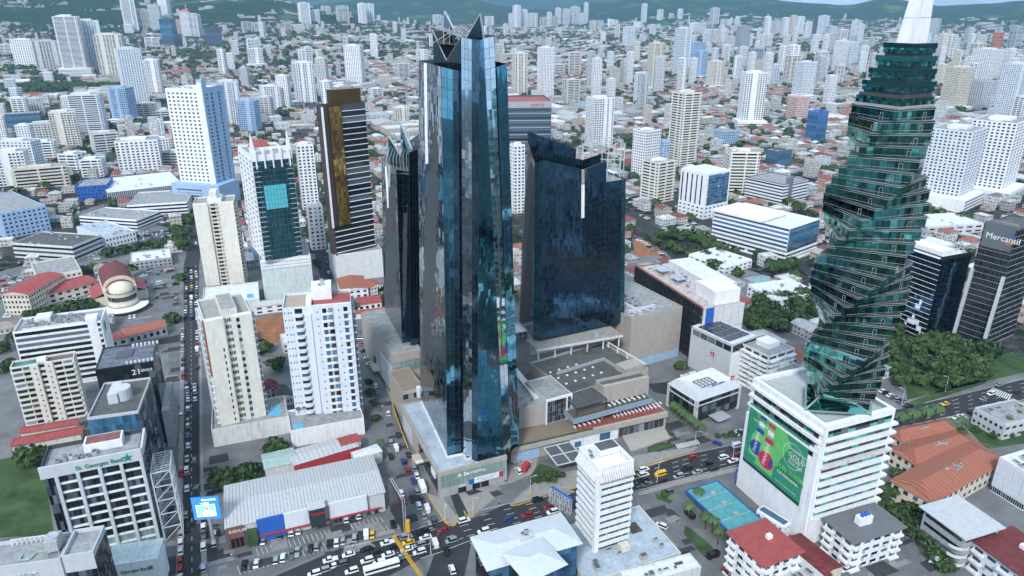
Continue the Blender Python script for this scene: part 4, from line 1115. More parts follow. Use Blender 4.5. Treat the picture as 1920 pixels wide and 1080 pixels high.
def mall():
 # low bank block under the tallest tower
 b = Bld('bank_podium', 'beige stone podium with a green glass bank front at the foot of the tallest tower', 'building', fit((822, 885), (950, 853), L=(760, 757), h=GZ), wall=BEIGE, roof=ROOFB, parapet=0.7)
 W, D, H = b.W, b.D, b.H
 b.curtain('F', 4.6, H - 2.2, 2, 34, u0=0.8, u1=W - 1, gl=GLP, gap=0.16, t=0.3)
 b.pbox('stone_base', 0.2, W, -0.25, 0, 0, 4.5, GREY); b.pbox('fascia', -0.2, W, -0.6, 0, H - 2.1, H + 0.02, BEIGE)
 for u in (8.2, 14.6, 18.5):
  b.add('garage_opening', 'F', u, u + 3.6, 0.1, 3.0, 0.25, 0.3, BLACK); b.add('garage_sign', 'F', u + 0.2, u + 3.4, 3.1, 4.0, 0.25, 0.5, LGREY)
 text('bank_lettering', 'Banistmo', 2.5, WHITE, b.t, (10.6, -0.75, H - 4.5), (R(90), 0, 0), 0.12, squeeze=1.05)
 lg = MB()
 for dx, dz in ((0, 0.5), (0.55, 0.95), (0.55, 0.05), (1.1, 0.5)): lg.prism([(8.2 + dx, -0.75), (8.7 + dx, -0.75), (8.7 + dx, -0.6), (8.2 + dx, -0.6)], H - 4.6 + dz, H - 4.1 + dz, WHITE)
 lg.build('bank_logo', b.t)
 bn = MB(); bn.box(W * 0.42, W * 0.93, -0.9, -0.75, 3.6, 6.3, WHITE); bo = bn.build('banner', b.t)
 for (x0, x1, m) in ((W * 0.42, W * 0.50, BLUEP), (W * 0.87, W * 0.93, REDP)):
  q = MB(); q.box(x0, x1, -0.92, -0.9, 3.6, 6.3, m); q.build('banner_print', bo)
 text('banner_lettering', 'REPÚBLICA DE PANAMÁ', 0.85, REDP, bo, (W * 0.53, -0.93, 5.1), (R(90), 0, 0), 0.01); text('banner_lettering', 'ANIVERSARIO', 0.9, BLUEP, bo, (W * 0.60, -0.93, 4.0), (R(90), 0, 0), 0.01)
 b.wbox('L', 0, D, H - 2.2, H, 0, 0.5); b.add('shop_front', 'L', D * 0.5, D * 0.97, 1.0, H - 3, 0, 0.1, GLM); b.add('white_sign', 'L', D * 0.84, D * 0.93, 7, 10, 0.1, 0.5, WHITE)
 b.add('blank_panel', 'L', 3, D * 0.3, 1, H - 3, 0, 0.2, LGREY); b.add('entrance_canopy', 'L', D * 0.5, D * 0.62, 3.4, 3.9, 0.1, 3.6, CREAMP)
 for k in range(6): b.add('canopy_slat', 'L', D * 0.505 + k * 0.9, D * 0.505 + k * 0.9 + 0.4, 3.9, 4.1, 0.3, 3.4, BEIGE)
 # white coping round the tower's foot
 cp = MB(); o = Vector((b.loc.x, b.loc.y))
 cs, sn = math.cos(-b.rz), math.sin(-b.rz)
 def lc(px, row):
  q = P(px, row, GZ) - o; return (q.x * cs - q.y * sn, q.x * sn + q.y * cs, H - 0.3)
 path = [(790, 752), (839, 856), (869, 850), (874, 861), (890, 856), (895, 868)]
 for i in range(len(path) - 1): cp.bar(lc(*path[i]), lc(*path[i + 1]), 0.5, WHITE, 0.7)
 cp.build('coping', b.t)
 b.done()
 # tall back block and the brown terrace
 b = Bld('mall_block', 'tall beige mall block with grey roof left of the small glass tower', 'building', fit((735, 665), (789, 654), L=(690, 583), h=25.1), wall=BEIGE, roof=ROOFG, parapet=0.6)
 H = b.H
 b.curtain('F', H - 11, H - 5.2, 2, 12, gl=GLP, gap=0.16, t=0.2)
 b.pbox('fascia', -0.3, b.W, -0.5, 0, H - 5, H + 0.02, BEIGE)
 b.add('grey_panel', 'L', b.D * 0.62, b.D * 0.98, 1, H - 8, 0, 0.25, LGREY); b.add('service_door', 'L', b.D * 0.36, b.D * 0.44, 0.3, 8, 0, 0.1, BLACK); b.add('vent_panel', 'L', b.D * 0.04, b.D * 0.12, H - 12, H - 4, 0, 0.1, GREY)
 b.add('loading_canopy', 'L', b.D * 0.45, b.D * 0.6, 4, 4.4, 0, 4, BEIGE)
 b.done()
 b = Bld('mall_block', 'low mall block with brown terrace roof between the tall block and the bank podium', 'building', fit((755, 735), (795, 726), L=(737, 694), h=16.5), wall=BEIGE, roof=mat('brown_deck', (0.27, 0.21, 0.16), stain=0.2), parapet=0.5)
 b.strip('F', b.H - 5, b.H - 1, 1, hf=0.75, sill=0.1, gl=GLM, nx=4); b.add('white_stair', 'F', b.W - 4, b.W - 2, b.H - 4, b.H + 1.5, 0, 2.5, WHITE)
 b.done()
 # long podium with planted edge
 TT = 8.8
 T = Bld('mall_podium', 'long beige mall podium with planted edge and restaurant terraces', 'building', fit((958, 838), (1250, 771), BR=(1200, 660), h=TT), wall=BEIGE, roof=mat('terrace_paving', (0.23, 0.18, 0.14), stain=0.2), parapet=0.8)
 W, D, H = T.W, T.D, T.H
 T.pbox('fascia', 0, W, -1.4, 0, H - 2.4, H + 0.1, BEIGE)
 hb = MB(); hb.box(0, W * 0.5, -1.2, -0.5, H + 0.1, H + 0.6, GRASS); hb.build('hedge', T.t)
 T.add('blue_wall', 'F', 3, W * 0.17, 0.2, 5.6, 0, 0.3, BLUEW); T.add('white_wall', 'F', W * 0.36, W * 0.67, 0.2, 6.0, 0, 0.3, WHITE)
 T.add('shop_window', 'F', W * 0.39, W * 0.43, 0.6, 3.6, 0.3, 0.36, GLB); T.add('shop_window', 'F', W * 0.55, W * 0.62, 1.2, 5.0, 0.3, 0.36, GLB)
 for i in range(9): T.add('shop_window', 'F', W * 0.68 + i * W * 0.034, W * 0.68 + (i + 0.92) * W * 0.034, 0.3, 5.2, 0, 0.1, GLM)
 # glazed entrance canopy
 cn = MB(); cn.box(W * 0.19, W * 0.35, -16, -1.5, 4.6, 5.2, DGREY)
 co = cn.build('entrance_canopy', T.t); cb = MB()
 for i in range(3): cb.box(W * 0.19 + i * W * 0.08 - 0.3, W * 0.19 + i * W * 0.08 + 0.3, -16.2, -1.5, 5.2, 5.5, LGREY)
 for i in range(3): cb.box(W * 0.19 - 0.3, W * 0.35 + 0.3, -16.2 + i * 7.2, -15.7 + i * 7.2, 5.21, 5.52, LGREY)
 cb.build('canopy_beam', co)
 # red dining floor on the right
 T.pbox('dining_floor', W * 0.42, W - 0.6, 0.6, 9.5, H - 0.72, H - 0.7, mat('red_deck', (0.26, 0.07, 0.05), stain=0.2))
 T.done()
 def up(name, label, F, Rr, L, h, wall, roof, par=0.6, BR=None):
  return Bld(name, label, 'building', fit(F, Rr, L=L, BR=BR, h=h), wall=wall, roof=roof, parapet=par, z0=TT - 0.6)
 b = up('mall_wing', 'low beige mall wing with pale louvred roof beside the tallest tower', (973, 766), (1023, 756), None, 19.5, BEIGE, ROOFG, BR=(985, 655))
 for i in range(2):
  for k in range(8): b.piece('louvre', (1 + 0.0, b.W * 0.7, b.D * (0.45 + 0.24 * i) + k * 1.5, b.D * (0.45 + 0.24 * i) + k * 1.5 + 0.6, b.rt, b.rt + 0.4), METALW)
 for i in range(9): b.add('stone_panel', 'F', i * b.W / 9 + 0.05, (i + 1) * b.W / 9 - 0.05, 0.2, b.H - 0.4, 0, 0.14 + 0.04 * (i % 2), BEIGE)
 b.pbox('roof_strip', b.W * 0.75, b.W, 6, b.D - 1, b.rt, b.rt + 1.0, ROOFW); b.plant(1, b.W * 0.7, 1, 8, 4)
 b.done()
 b = up('mall_wing', 'glass fronted mall box with grey roof and white frame', (1023, 750), (1072, 737), None, 21.5, LGREY, ROOFG, BR=(1045, 700))
 b.curtain('F', 0.4, b.H - 1.2, 4, 12, gl=GLD, gap=0.14, t=0.2)
 for u in (0, b.W * 0.78, b.W - 0.6): b.pbox('white_column', u, u + 0.6, -0.8, -0.3, 0, b.H, WHITE)
 b.pbox('white_lintel', 0, b.W, -0.82, 0, b.H - 1.0, b.H + 0.03, WHITE); b.done()
 b = up('mall_roof_block', 'wide beige mall block with black flat roof before the navy tower', (1072, 737), (1216, 690), None, 19.0, BEIGE, ROOFD, 1.4, BR=(1162, 630))
 for i in range(14): b.piece('skylight', (4 + (i % 5) * 5.5, 5 + (i % 5) * 5.5, 10 + (i // 5) * 7, 11 + (i // 5) * 7, b.rt, b.rt + 0.5), WHITE)
 b.pbox('roof_wall', 6, b.W * 0.75, b.D * 0.55, b.D * 0.55 + 0.5, b.rt, b.rt + 1.6, GREY); b.pbox('roof_wall', b.W * 0.75 - 0.5, b.W * 0.75, 8, b.D * 0.55, b.rt, b.rt + 1.6, GREY)
 b.pbox('stair_house', b.W * 0.72, b.W - 1.5, 2, 10, b.rt, b.rt + 3.2, BEIGE)
 rl = MB()
 for i in range(4): rl.bar((b.W - 0.6, 8 + i * 8, b.rt), (b.W - 0.6, 8 + i * 8, b.rt + 3.0), 0.6, WHITE)
 rl.bar((b.W - 0.6, 2, b.rt + 3), (b.W - 0.6, b.D - 1, b.rt + 3), 0.5, WHITE); rl.build('roof_frame', b.t)
 b.done()
 b = up('mall_wing', 'beige restaurant box lettered SOHO above the upper terrace', (1128, 723), (1214, 704), None, 23.0, BEIGE, ROOFD, 1.6, BR=(1206, 693))
 text('lettering', 'SOHO', 1.9, BLACK, b.t, (b.W * 0.74, -0.15, b.H - 3.6), (R(90), 0, 0), 0.1); text('lettering', 'vinoteca', 1.2, WHITE, b.t, (b.W * 0.40, -0.15, b.H - 4.2), (R(90), 0, 0), 0.1)
 for i in range(8): b.add('restaurant_window', 'F', 2 + i * b.W / 8.5, 2 + (i + 0.85) * b.W / 8.5, 1.5, 5.0, 0, 0.06, GLD)
 for u in (0.28, 0.62): b.pbox('column', b.W * u, b.W * u + 0.8, -1.6, -0.8, 0, 6.0, WHITE)
 b.pbox('overhang', 0.2, b.W, -1.8, 0, 6.0, b.H - 0.02, BEIGE)
 b.done()
 # upper terrace slab with slate parapet
 b = Bld('restaurant_terrace', 'upper restaurant terrace with a slate blue parapet over the red floor', 'terrace', fit((1076, 786), (1224, 746), L=(1071, 764), h=14.0), wall=mat('slate_blue_panel', (0.26, 0.33, 0.42), stain=0.1), roof=mat('dark_deck', (0.13, 0.10, 0.08), stain=0.2), parapet=1.0, z0=11.2)
 gh = MB(); gh.box(0.1, b.W - 0.1, 0.4, 0.9, b.rt, b.rt + 1.2, GRASS); gh.build('hedge', b.t)
 text('lettering', 'mercado', 1.3, LGREY, b.t, (b.W * 0.44, -0.12, 0.7), (R(90), 0, 0), 0.08); b.done()
 # dark slatted pergola
 A = fit((1082, 764), (1139, 747), L=(1067, 721), h=19.0)
 t = thing('pergola', 'dark slatted pergola roof over the upper terrace', 'pergola', (A[0].x, A[0].y, 13.0), A[1])
 fr = MB(); W, D = A[2], A[3]
 for x in (0, W / 2, W - 0.4): fr.box(x, x + 0.4, 0, D, 5.2, 5.7, DSTEEL)
 for x in (0, W - 0.4):
  for y in (0.5, D - 1): fr.box(x, x + 0.4, y, y + 0.4, 0, 5.2, DSTEEL)
 fr.build('frame', t)
 n = int(D / 0.75); sl = cbox('slat', W, 0.42, 0.12, DGREY)
 for k in range(n): link('slat', sl, t, None, (0, k * D / n, 5.72), 0)
 # roof slab on columns at the navy tower's foot
 A = fit((1006, 657), (1167, 629), L=(984, 637), h=24.5)
 t = thing('roof_canopy', 'long concrete canopy on white columns along the foot of the navy tower', 'canopy', (A[0].x, A[0].y, 18.0), A[1]); W, D = A[2], A[3]
 mb = MB(); mb.box(0, W, 0, D, 5.9, 6.6, CONC); mb.box(-0.2, W + 0.2, -0.5, 0, 5.7, 6.9, OFFW); mb.build('slab', t)
 for i in range(6): mb = MB(); mb.box(1 + i * (W - 3) / 5, 1.7 + i * (W - 3) / 5, 0.4, 1.1, 0, 5.7, OFFW); mb.build('column', t)
 mb = MB(); mb.box(0, W, D * 0.55, D * 0.6, 0, 5.9, OFFW); mb.build('back_wall', t)
 mb = MB(); mb.box(W * .7, W * .7 + 2.5, 3, 5, 6.6, 8.6, STEEL); mb.build('plant_frame', t)
 # tables of the terraces
 tb = MB(); tb.box(-0.55, 0.55, -0.55, 0.55, 0.70, 0.76, WHITE); tb.box(-0.06, 0.06, -0.06, 0.06, 0, 0.70, STEEL)
 tm = tb.mesh('dining_table'); cm = MB(); cm.box(-0.25, 0.25, -0.25, 0.25, 0.40, 0.48, WHITE); cm.box(-0.25, 0.25, 0.2, 0.25, 0.48, 0.95, WHITE); cm.box(-0.2, 0.2, -0.2, 0.2, 0, 0.40, STEEL); cmesh = cm.mesh('chair')
 def tables(n, px0, px1, z, label, group):
  for k in range(n):
   t_ = (k + 0.5) / n; row = k % 2
   a = P(px0[0] + (px1[0] - px0[0]) * t_, px0[1] + (px1[1] - px0[1]) * t_ - 5 * row, z)
   o = link('dining_table', tm); o.location = (a.x, a.y, z); o.rotation_euler = (0, 0, GA); tag(o, f"{label}, {('front', 'back')[row]} row, {('left', 'middle', 'right')[min(2, int(3 * t_))]} third", 'table', group)
   for s in (-1, 1): link('chair', cmesh, o, None, (0, 0.75 * s, 0), 0 if s > 0 else math.pi)
 tables(26, (1150, 783), (1240, 762), TT - 0.68, 'white table on the red lower terrace of the mall', 'tables on the red terrace')
 tables(12, (1075, 803), (1130, 789), TT - 0.75, 'white table at the paved left end of the lower terrace', 'tables at the left end of the terrace')
 tables(16, (1140, 763), (1214, 743), 13.05, 'white table on the upper terrace of the mall', 'tables on the upper terrace')
 # beige blank box
 h = hof((1280, 574), 668)
 b = Bld('mall_anchor_block', 'big blank beige box with air plant on its roof right of the navy tower', 'building', fit((1184, 597), (1280, 574), L=(1165, 520), h=h), wall=BEIGE, roof=ROOFG, parapet=0.8)
 n = 16
 for i in range(n):
  for k in range(5): b.add('wall_panel', 'F', i * b.W / n + 0.03, (i + 1) * b.W / n - 0.03, 5.5 + k * (b.H - 6) / 5, 5.5 + (k + 1) * (b.H - 6) / 5 - 0.08, 0, 0.12, BEIGE)
 b.add('blue_base', 'F', 0.2, b.W - 0.1, 0.2, 5.3, 0, 0.2, BLUEW); b.plant(2, b.W * 0.6, 3, b.D * 0.7, 34, 3.5)
 b.pbox('duct', 3, b.W * 0.6, 6, 8, b.rt, b.rt + 2.2, LGREY); b.pbox('duct', 8, 10, 3, b.D * 0.6, b.rt, b.rt + 1.8, LGREY); b.done()
mall()
# ------------------------------------------------------------------ buildings on the left
SEAM = mat('dull_seam_metal', (0.36, 0.375, 0.385), rough=.6)
def shed(name, label, cat, fitd, wall, roofm, rise=2.0, over=0.8, ribs=0, axis=None, nf=1, nx=0, hip=False, occ=True, eave=None, z0=0.0):
 """a house under a pitched roof"""
 b = Bld(name, label, cat, fitd, wall=wall, parapet=0.0, core=False, occ=occ, z0=z0)
 W, D, H = b.W, b.D, b.H
 b.wall.box(0, W, 0, D, 0, H, wall)
 o = over
 alongx = (W >= D) if axis is None else axis == 'x'
 c = [(-o, -o, H - 0.05), (W + o, -o, H - 0.05), (W + o, D + o, H - 0.05), (-o, D + o, H - 0.05)]
 ins = min(W, D) / 2 * (0.95 if hip else 0.0)
 if alongx: r = [(-o + ins, D / 2, H + rise), (W + o - ins, D / 2, H + rise)]; F = ((c[0], c[1], r[1], r[0]), (c[2], c[3], r[0], r[1]), (c[1], c[2], r[1]), (c[3], c[0], r[0]))
 else: r = [(W / 2, -o + ins, H + rise), (W / 2, D + o - ins, H + rise)]; F = ((c[1], c[2], r[1], r[0]), (c[3], c[0], r[0], r[1]), (c[0], c[1], r[0]), (c[2], c[3], r[1]))
 rb = MB()
 for i, f in enumerate(F): rb.poly(f, roofm if (i < 2 or hip) else wall)
 rb.poly(c[::-1], roofm)
 ro = rb.build('roof', b.t)
 if ribs:
  for i in range(ribs):
   t = (i + 0.5) / ribs
   for s in (0, 1):
    if alongx: a = Vector((-o + t * (W + 2 * o), -o if s == 0 else D + o, H)); e = Vector((a.x, D / 2, H + rise + 0.04))
    else: a = Vector((-o if s == 0 else W + o, -o + t * (D + 2 * o), H)); e = Vector((W / 2, a.y, H + rise + 0.04))
    q = MB(); q.bar(a, e, 0.22, SEAM if roofm is METALW else roofm, 0.2); q.build('roof_seam', ro)
 if nx:
  for fc, n in (('F', nx), ('R', max(2, int(nx * D / W))), ('L', max(2, int(nx * D / W)))):
   b.grid(fc, 0.3, H - 0.2, nf, n, 0.5, 0.45, t=0.12)
 return b
def gal(): # left quarter
 b = Bld('office_block', 'white office block with black ribbon windows and a white pier at the left', 'building', fit((23, 623), (189, 601), BR=(198, 576), h=35), wall=WHITE, roof=ROOFG, parapet=1.2)
 W, D, H = b.W, b.D, b.H
 b.strip('F', 2, H - 0.6, 10, hf=0.62, sill=0.26, gl=GLD, u0=0.6, u1=W - 0.6, bandm=WHITE); b.pbox('white_pier', W * 0.84, W * 0.95, -0.5, 0, 0, H + 1.5, WHITE)
 b.pbox('stair_house', W * 0.82, W * 0.96, 0.5, 6, b.rt, b.rt + 3.5, WHITE); b.pbox('plant_wall', 4, W * 0.8, 1.6, 2.0, b.rt, b.rt + 1.6, ROOFW); b.plant(3, W * 0.8, 3, D - 1, 46, 2.6); b.pbox('plant_house', W * .2, W * .38, D * .5, D - 1, b.rt, b.rt + 3, ROOFW)
 b.wbox('R', 1, D - 1, 2, H, 0, 0.3); b.add('green_sign', 'R', 4, 8, H - 8, H - 3, 0.3, 0.4, mat('green_sign_paint', (0.03, 0.33, 0.2))); b.done()
 b = Bld('apartment_block', 'cream apartment block with stained teal roof patch at the lower left', 'apartments', fit((18, 690), (138, 670), BR=(151, 656), base=803), wall=CREAMP, roof=mat('brown_roof_felt', (0.16, 0.11, 0.10), var=0.4, stain=0.3), parapet=1.0)
 W, D, H = b.W, b.D, b.H
 nf = 11; fh = (H - 1) / nf
 for k in range(nf):
  z = 0.6 + k * fh
  for (u0, u1, m) in ((0.02, 0.17, GLM), (0.19, 0.29, GLD), (0.44, 0.52, GLD), (0.68, 0.80, GLD), (0.82, 0.96, GLM)):
   b.add('window', 'F', W * u0, W * u1, z + 0.9, z + fh * 0.82, 0, 0.06, m)
  for u0, u1 in ((0.0, 0.18), (0.18, 0.30), (0.67, 0.97)): b.add('balcony_parapet', 'F', W * u0, W * u1, z - 0.1, z + 0.85, 0, 0.7, CREAMP if u0 != 0.18 else CREAM)
  for u in (0.36, 0.58): b.add('vent', 'F', W * u, W * u + 0.7, z + 1.0, z + 1.6, 0.9, 0.96, GLD)
  for u in (0.3, 0.62): b.add('window', 'R', D * u, D * u + 1.2, z + 1.0, z + 1.9, 0, 0.06, GLD)
 for u0, u1 in ((0.30, 0.43), (0.53, 0.66)): b.pbox('wall_pier', W * u0, W * u1, -0.9, 0, 0, H, CREAMP)
 b.pbox('teal_roof_patch', 1, W * 0.38, 1, D - 1, b.rt, b.rt + 0.03, mat('teal_felt', (0.07, 0.22, 0.22), var=0.5, stain=0.4)); b.pbox('roof_stair', W * 0.42, W * 0.56, 0, D * 0.6, b.rt, b.rt + 2.4, WHITE); b.done()
 for F_, R_, BR_ in (((38, 812), (142, 795), (140, 786)), ((22, 836), (150, 812), (148, 800))):
  s = shed('shed', 'long red metal roofed shed %s the cream apartment block' % ('beside' if F_[0] > 30 else 'in front of'), 'shed', fit(F_, R_, BR=BR_, h=4.5), CREAM, ROOFR, 1.0, ribs=14, occ=True); s.done()
 # black glass office
 b = Bld('office_block', 'black glass office block with white 21 GROUP lettering', 'building', fit((178, 693), (286, 677), L=(188, 653), h=43.2), wall=BLACK, roof=mat('slate_roof_coat', (0.13, 0.15, 0.18), var=0.5, stain=0.3), parapet=0.6)
 W, D, H = b.W, b.D, b.H
 b.curtain('F', 4, H - 0.5, 10, 9, gl=GLD, gap=0.16); b.curtain('R', H * 0.45, H - 0.5, 6, 10, gl=GLD, gap=0.16)
 b.wbox('R', -4, D + 2, 0, H * 0.45, 0, 3.0, GREY)
 for i in range(14): b.add('slot_window', 'R', 1 + (i * 5.3) % (D - 2), 1.7 + (i * 5.3) % (D - 2), 3 + (i * 3.1) % (H * 0.36), 5 + (i * 3.1) % (H * 0.36), 3.0, 3.06, GLD)
 text('lettering', '21', 3.6, WHITE, b.t, (W * 0.60, -0.3, H - 5.2), (R(90), 0, 0), 0.1, squeeze=1.1); text('lettering', 'GROUP', 1.7, WHITE, b.t, (W * 0.76, -0.3, H - 4.3), (R(90), 0, 0), 0.1, squeeze=0.85)
 for k in range(7): b.piece('air_handler', (W * 0.55 + k * 1.7, W * 0.55 + k * 1.7 + 1.0, D - 3, D - 1.6, b.rt, b.rt + 1.3), LGREY)
 for k in range(7): b.piece('air_handler', (W * 0.52 + k * 1.7, W * 0.52 + k * 1.7 + 1.0, 1.0, 2.4, b.rt, b.rt + 1.3), LGREY)
 b.pbox('roof_step', W * .3, W * .6, D * .4, D * .75, b.rt, b.rt + 0.5, DGREY); b.done()
 # grey roofed neighbour with round stair
 b = Bld('office_block', 'grey roofed office block with a curved stair drum on top', 'building', fit((163, 783), (259, 770), L=(176, 720), h=40), wall=LGREY, roof=ROOFD, parapet=0.9)
 W, D, H = b.W, b.D, b.H
 b.curtain('F', 3, H - 1.2, 10, 12, gl=GLB); b.curtain('R', 3, H - 1.2, 10, 10, gl=GLM)
 q = MB(); q.lathe(W * 0.55, D * 0.5, [(3.6, b.rt), (3.6, b.rt + 5), (0.01, b.rt + 5.2)], LGREY, 20); q.build('stair_drum', b.t)
 b.pbox('lift_house', W * 0.3, W * 0.5, D * .35, D * .75, b.rt, b.rt + 4.4, LGREY); b.done()
 # bank tower with white frame
 b = Bld('bank_tower', 'grey and white framed glass bank tower with green St. Georges Bank lettering', 'building', fit((75, 876), (262, 840), L=(87, 836), h=42.9), wall=DSTEEL, roof=ROOFG, parapet=1.6)
 W, D, H = b.W, b.D, b.H
 b.pbox('fascia', -0.6, W + 0.3, -0.9, 0, H - 4.6, H + 0.02, LGREY); b.pbox('fascia', W + 0.002, W + 0.8, 0.0, D, H - 3.2, H + 0.02, LGREY)
 nf = 10; fh = (H - 5.0) / nf
 cols = (0.13, 0.34, 0.56, 0.78, 0.99)
 for k in range(nf):
  z = 0.4 + k * fh
  gl = GLP if k < 2 else GLD
  b.add('white_beam', 'F', W * 0.13, W * 0.99, z, z + 0.75, 0.0, 0.5, WHITE)
  for i in range(4):
   n = 4
   for j in range(n):
    a = W * cols[i] + 0.5; e = W * cols[i + 1] - 0.5; w = (e - a) / n
    b.add('window', 'F', a + j * w + 0.04, a + (j + 1) * w - 0.04, z + 0.8, z + fh - 0.05, 0, 0.06, gl)
 for c in cols: b.pbox('white_column', W * c - 0.55, W * c + 0.55, -1.1, 0, 0, H - 4.6, LGREY)
 b.curtain('F', 0.4, H - 4.7, nf, 3, u0=0, u1=W * 0.11, gl=GLD); b.curtain('R', 0.4, H - 3.4, nf * 1, 12, gl=GLD, cap=460)
 b.pbox('roof_house', W * 0.4, W * 0.8, D * 0.45, D * 0.9, b.rt, b.rt + 3.2, WHITE); b.pbox('roof_house_deck', W * 0.42, W * 0.78, D * 0.48, D * 0.87, b.rt + 3.2, b.rt + 3.3, mat('red_brown_felt', (0.22, 0.1, 0.09), var=0.4, stain=0.4))
 b.plant(3, W * 0.55, 2, D * 0.42, 26, 2.2)
 GRN = mat('green_lettering', (0.01, 0.24, 0.13))
 text('lettering', 'St. Georges Bank', 2.3, GRN, b.t, (W * 0.33, -1.05, H - 3.4), (R(90), 0, 0), 0.1, squeeze=0.95)
 def star(par, cx, y, cz, r):
  mb = MB(); p_ = []
  for i in range(10):
   a = math.pi / 2 + i * math.pi / 5; q = r if i % 2 == 0 else r * 0.42; p_.append((cx + q * math.cos(a), y, cz + q * math.sin(a)))
  mb.poly(p_, GRN); return mb.build('star_logo', par)
 star(b.t, W * 0.86, -1.05, H - 2.4, 1.9)
 # steel lattice on the right flank
 tr = MB(); x0, x1 = W + 1.5, W + 8
 for x in (x0, x1):
  for y in (0.5, D): tr.bar((x, y, 0), (x, y, H * 0.72), 0.5, LGREY)
 for k in range(5):
  z = H * 0.72 * (k + 1) / 5; zz = H * 0.72 * k / 5
  for y in (0.5, D): tr.bar((x0, y, z), (x1, y, z), 0.3, LGREY); tr.bar((x0, y, zz), (x1, y, z), 0.25, LGREY)
  for x in (x0, x1): tr.bar((x, 0.5, z), (x, D, z), 0.3, LGREY); tr.bar((x, 0.5, zz), (x, D, z), 0.25, LGREY); tr.bar((x, D, zz), (x, 0.5, z), 0.25, LGREY)
 for i in range(9): tr.bar((x0, 0.5 + i * (D - 0.5) / 8, H * 0.72), (x1, 0.5 + (i + 1) * (D - 0.5) / 9, H * 0.72), 0.2, LGREY)
 tr.build('steel_lattice', b.t); b.done()
 s = shed('bank_hall', 'low white hall with ribbed glass roof and green bank lettering at the bottom left', 'building', fit((198, 1062), (294, 1047), L=(188, 1027), h=14), WHITE, mat('frosted_roof', (0.50, 0.60, 0.60), stain=0.3), 0.8, 0.3, ribs=9, axis='x')
 s.pbox('front_wall', -0.5, s.W + 0.5, -0.6, -0.3, 0, s.H + 0.6, WHITE)
 text('lettering', 'St. Georges Bank', 1.8, GRN, s.t, (s.W * 0.12, -0.75, s.H - 3.6), (R(90), 0, 0), 0.1, squeeze=0.95); star(s.t, s.W * 0.86, -0.75, s.H - 2.8, 1.3); s.done()
 # the corner block at the very bottom left
 b = Bld('office_block', 'grey roofed office tower with dark glass flank in the bottom left corner', 'building', fit((115, 1043), (174, 1034), L=(103, 998), h=46), wall=LGREY, roof=ROOFG, parapet=1.3)
 b.curtain('F', 20, b.H - 6, 7, 5, gl=GLD, cap=200); b.curtain('R', 5, b.H - 2, 11, 10, gl=GLD, cap=300); b.done()
 b = Bld('office_block', 'low grey roofed block with roof pipes and pale lettering in the bottom left corner', 'building', fit((-60, 1072), (112, 1047), BR=(100, 1002), h=42), wall=LGREY, roof=ROOFG, parapet=1.2)
 W, D, H = b.W, b.D, b.H
 text('lettering', 'Versatec', 3.2, LGREY, b.t, (W * 0.24, -0.1, H - 5.0), (R(90), 0, 0), 0.25)
 pp = MB(); gm = mat('green_pipe', (0.33, 0.5, 0.42)); pts = [(W * .5, 5, b.rt + .5), (W * .5, 2.5, b.rt + .5), (W * .62, 2.5, b.rt + .5), (W * .66, 5, b.rt + .5), (W * .8, 5.6, b.rt + .5)]
 for i in range(4): pp.bar(pts[i], pts[i + 1], 0.35, gm)
 pp.build('roof_pipe', b.t)
 q = MB(); q.box(W * .80, W * .95, 3, 8, b.rt + 1.5, b.rt + 5, MACH); q.lathe(W * .875, 5.5, [(1.9, b.rt + 5), (1.9, b.rt + 5.5), (1.4, b.rt + 5.6), (0.02, b.rt + 5.2)], STEEL, 16)
 for x in (W * .81, W * .94):
  for y in (3.3, 7.7): q.bar((x, y, b.rt), (x, y, b.rt + 1.5), 0.3, STEEL)
 q.build('cooling_tower', b.t)
 rl = MB()
 for i in range(12): rl.bar((W * .3 + i * W * .055, D - 1.2, b.rt), (W * .3 + i * W * .055, D - 1.2, b.rt + 2.2), .15, WHITE); rl.bar((W * .3 + i * W * .055, D - 1.2, b.rt), (W * .3 + (i + 1) * W * .055, D - 1.2, b.rt + 2.2), .12, WHITE)
 rl.bar((W * .3, D - 1.2, b.rt + 2.2), (W * .95, D - 1.2, b.rt + 2.2), .15, WHITE); rl.build('roof_truss', b.t); b.done()
gal()
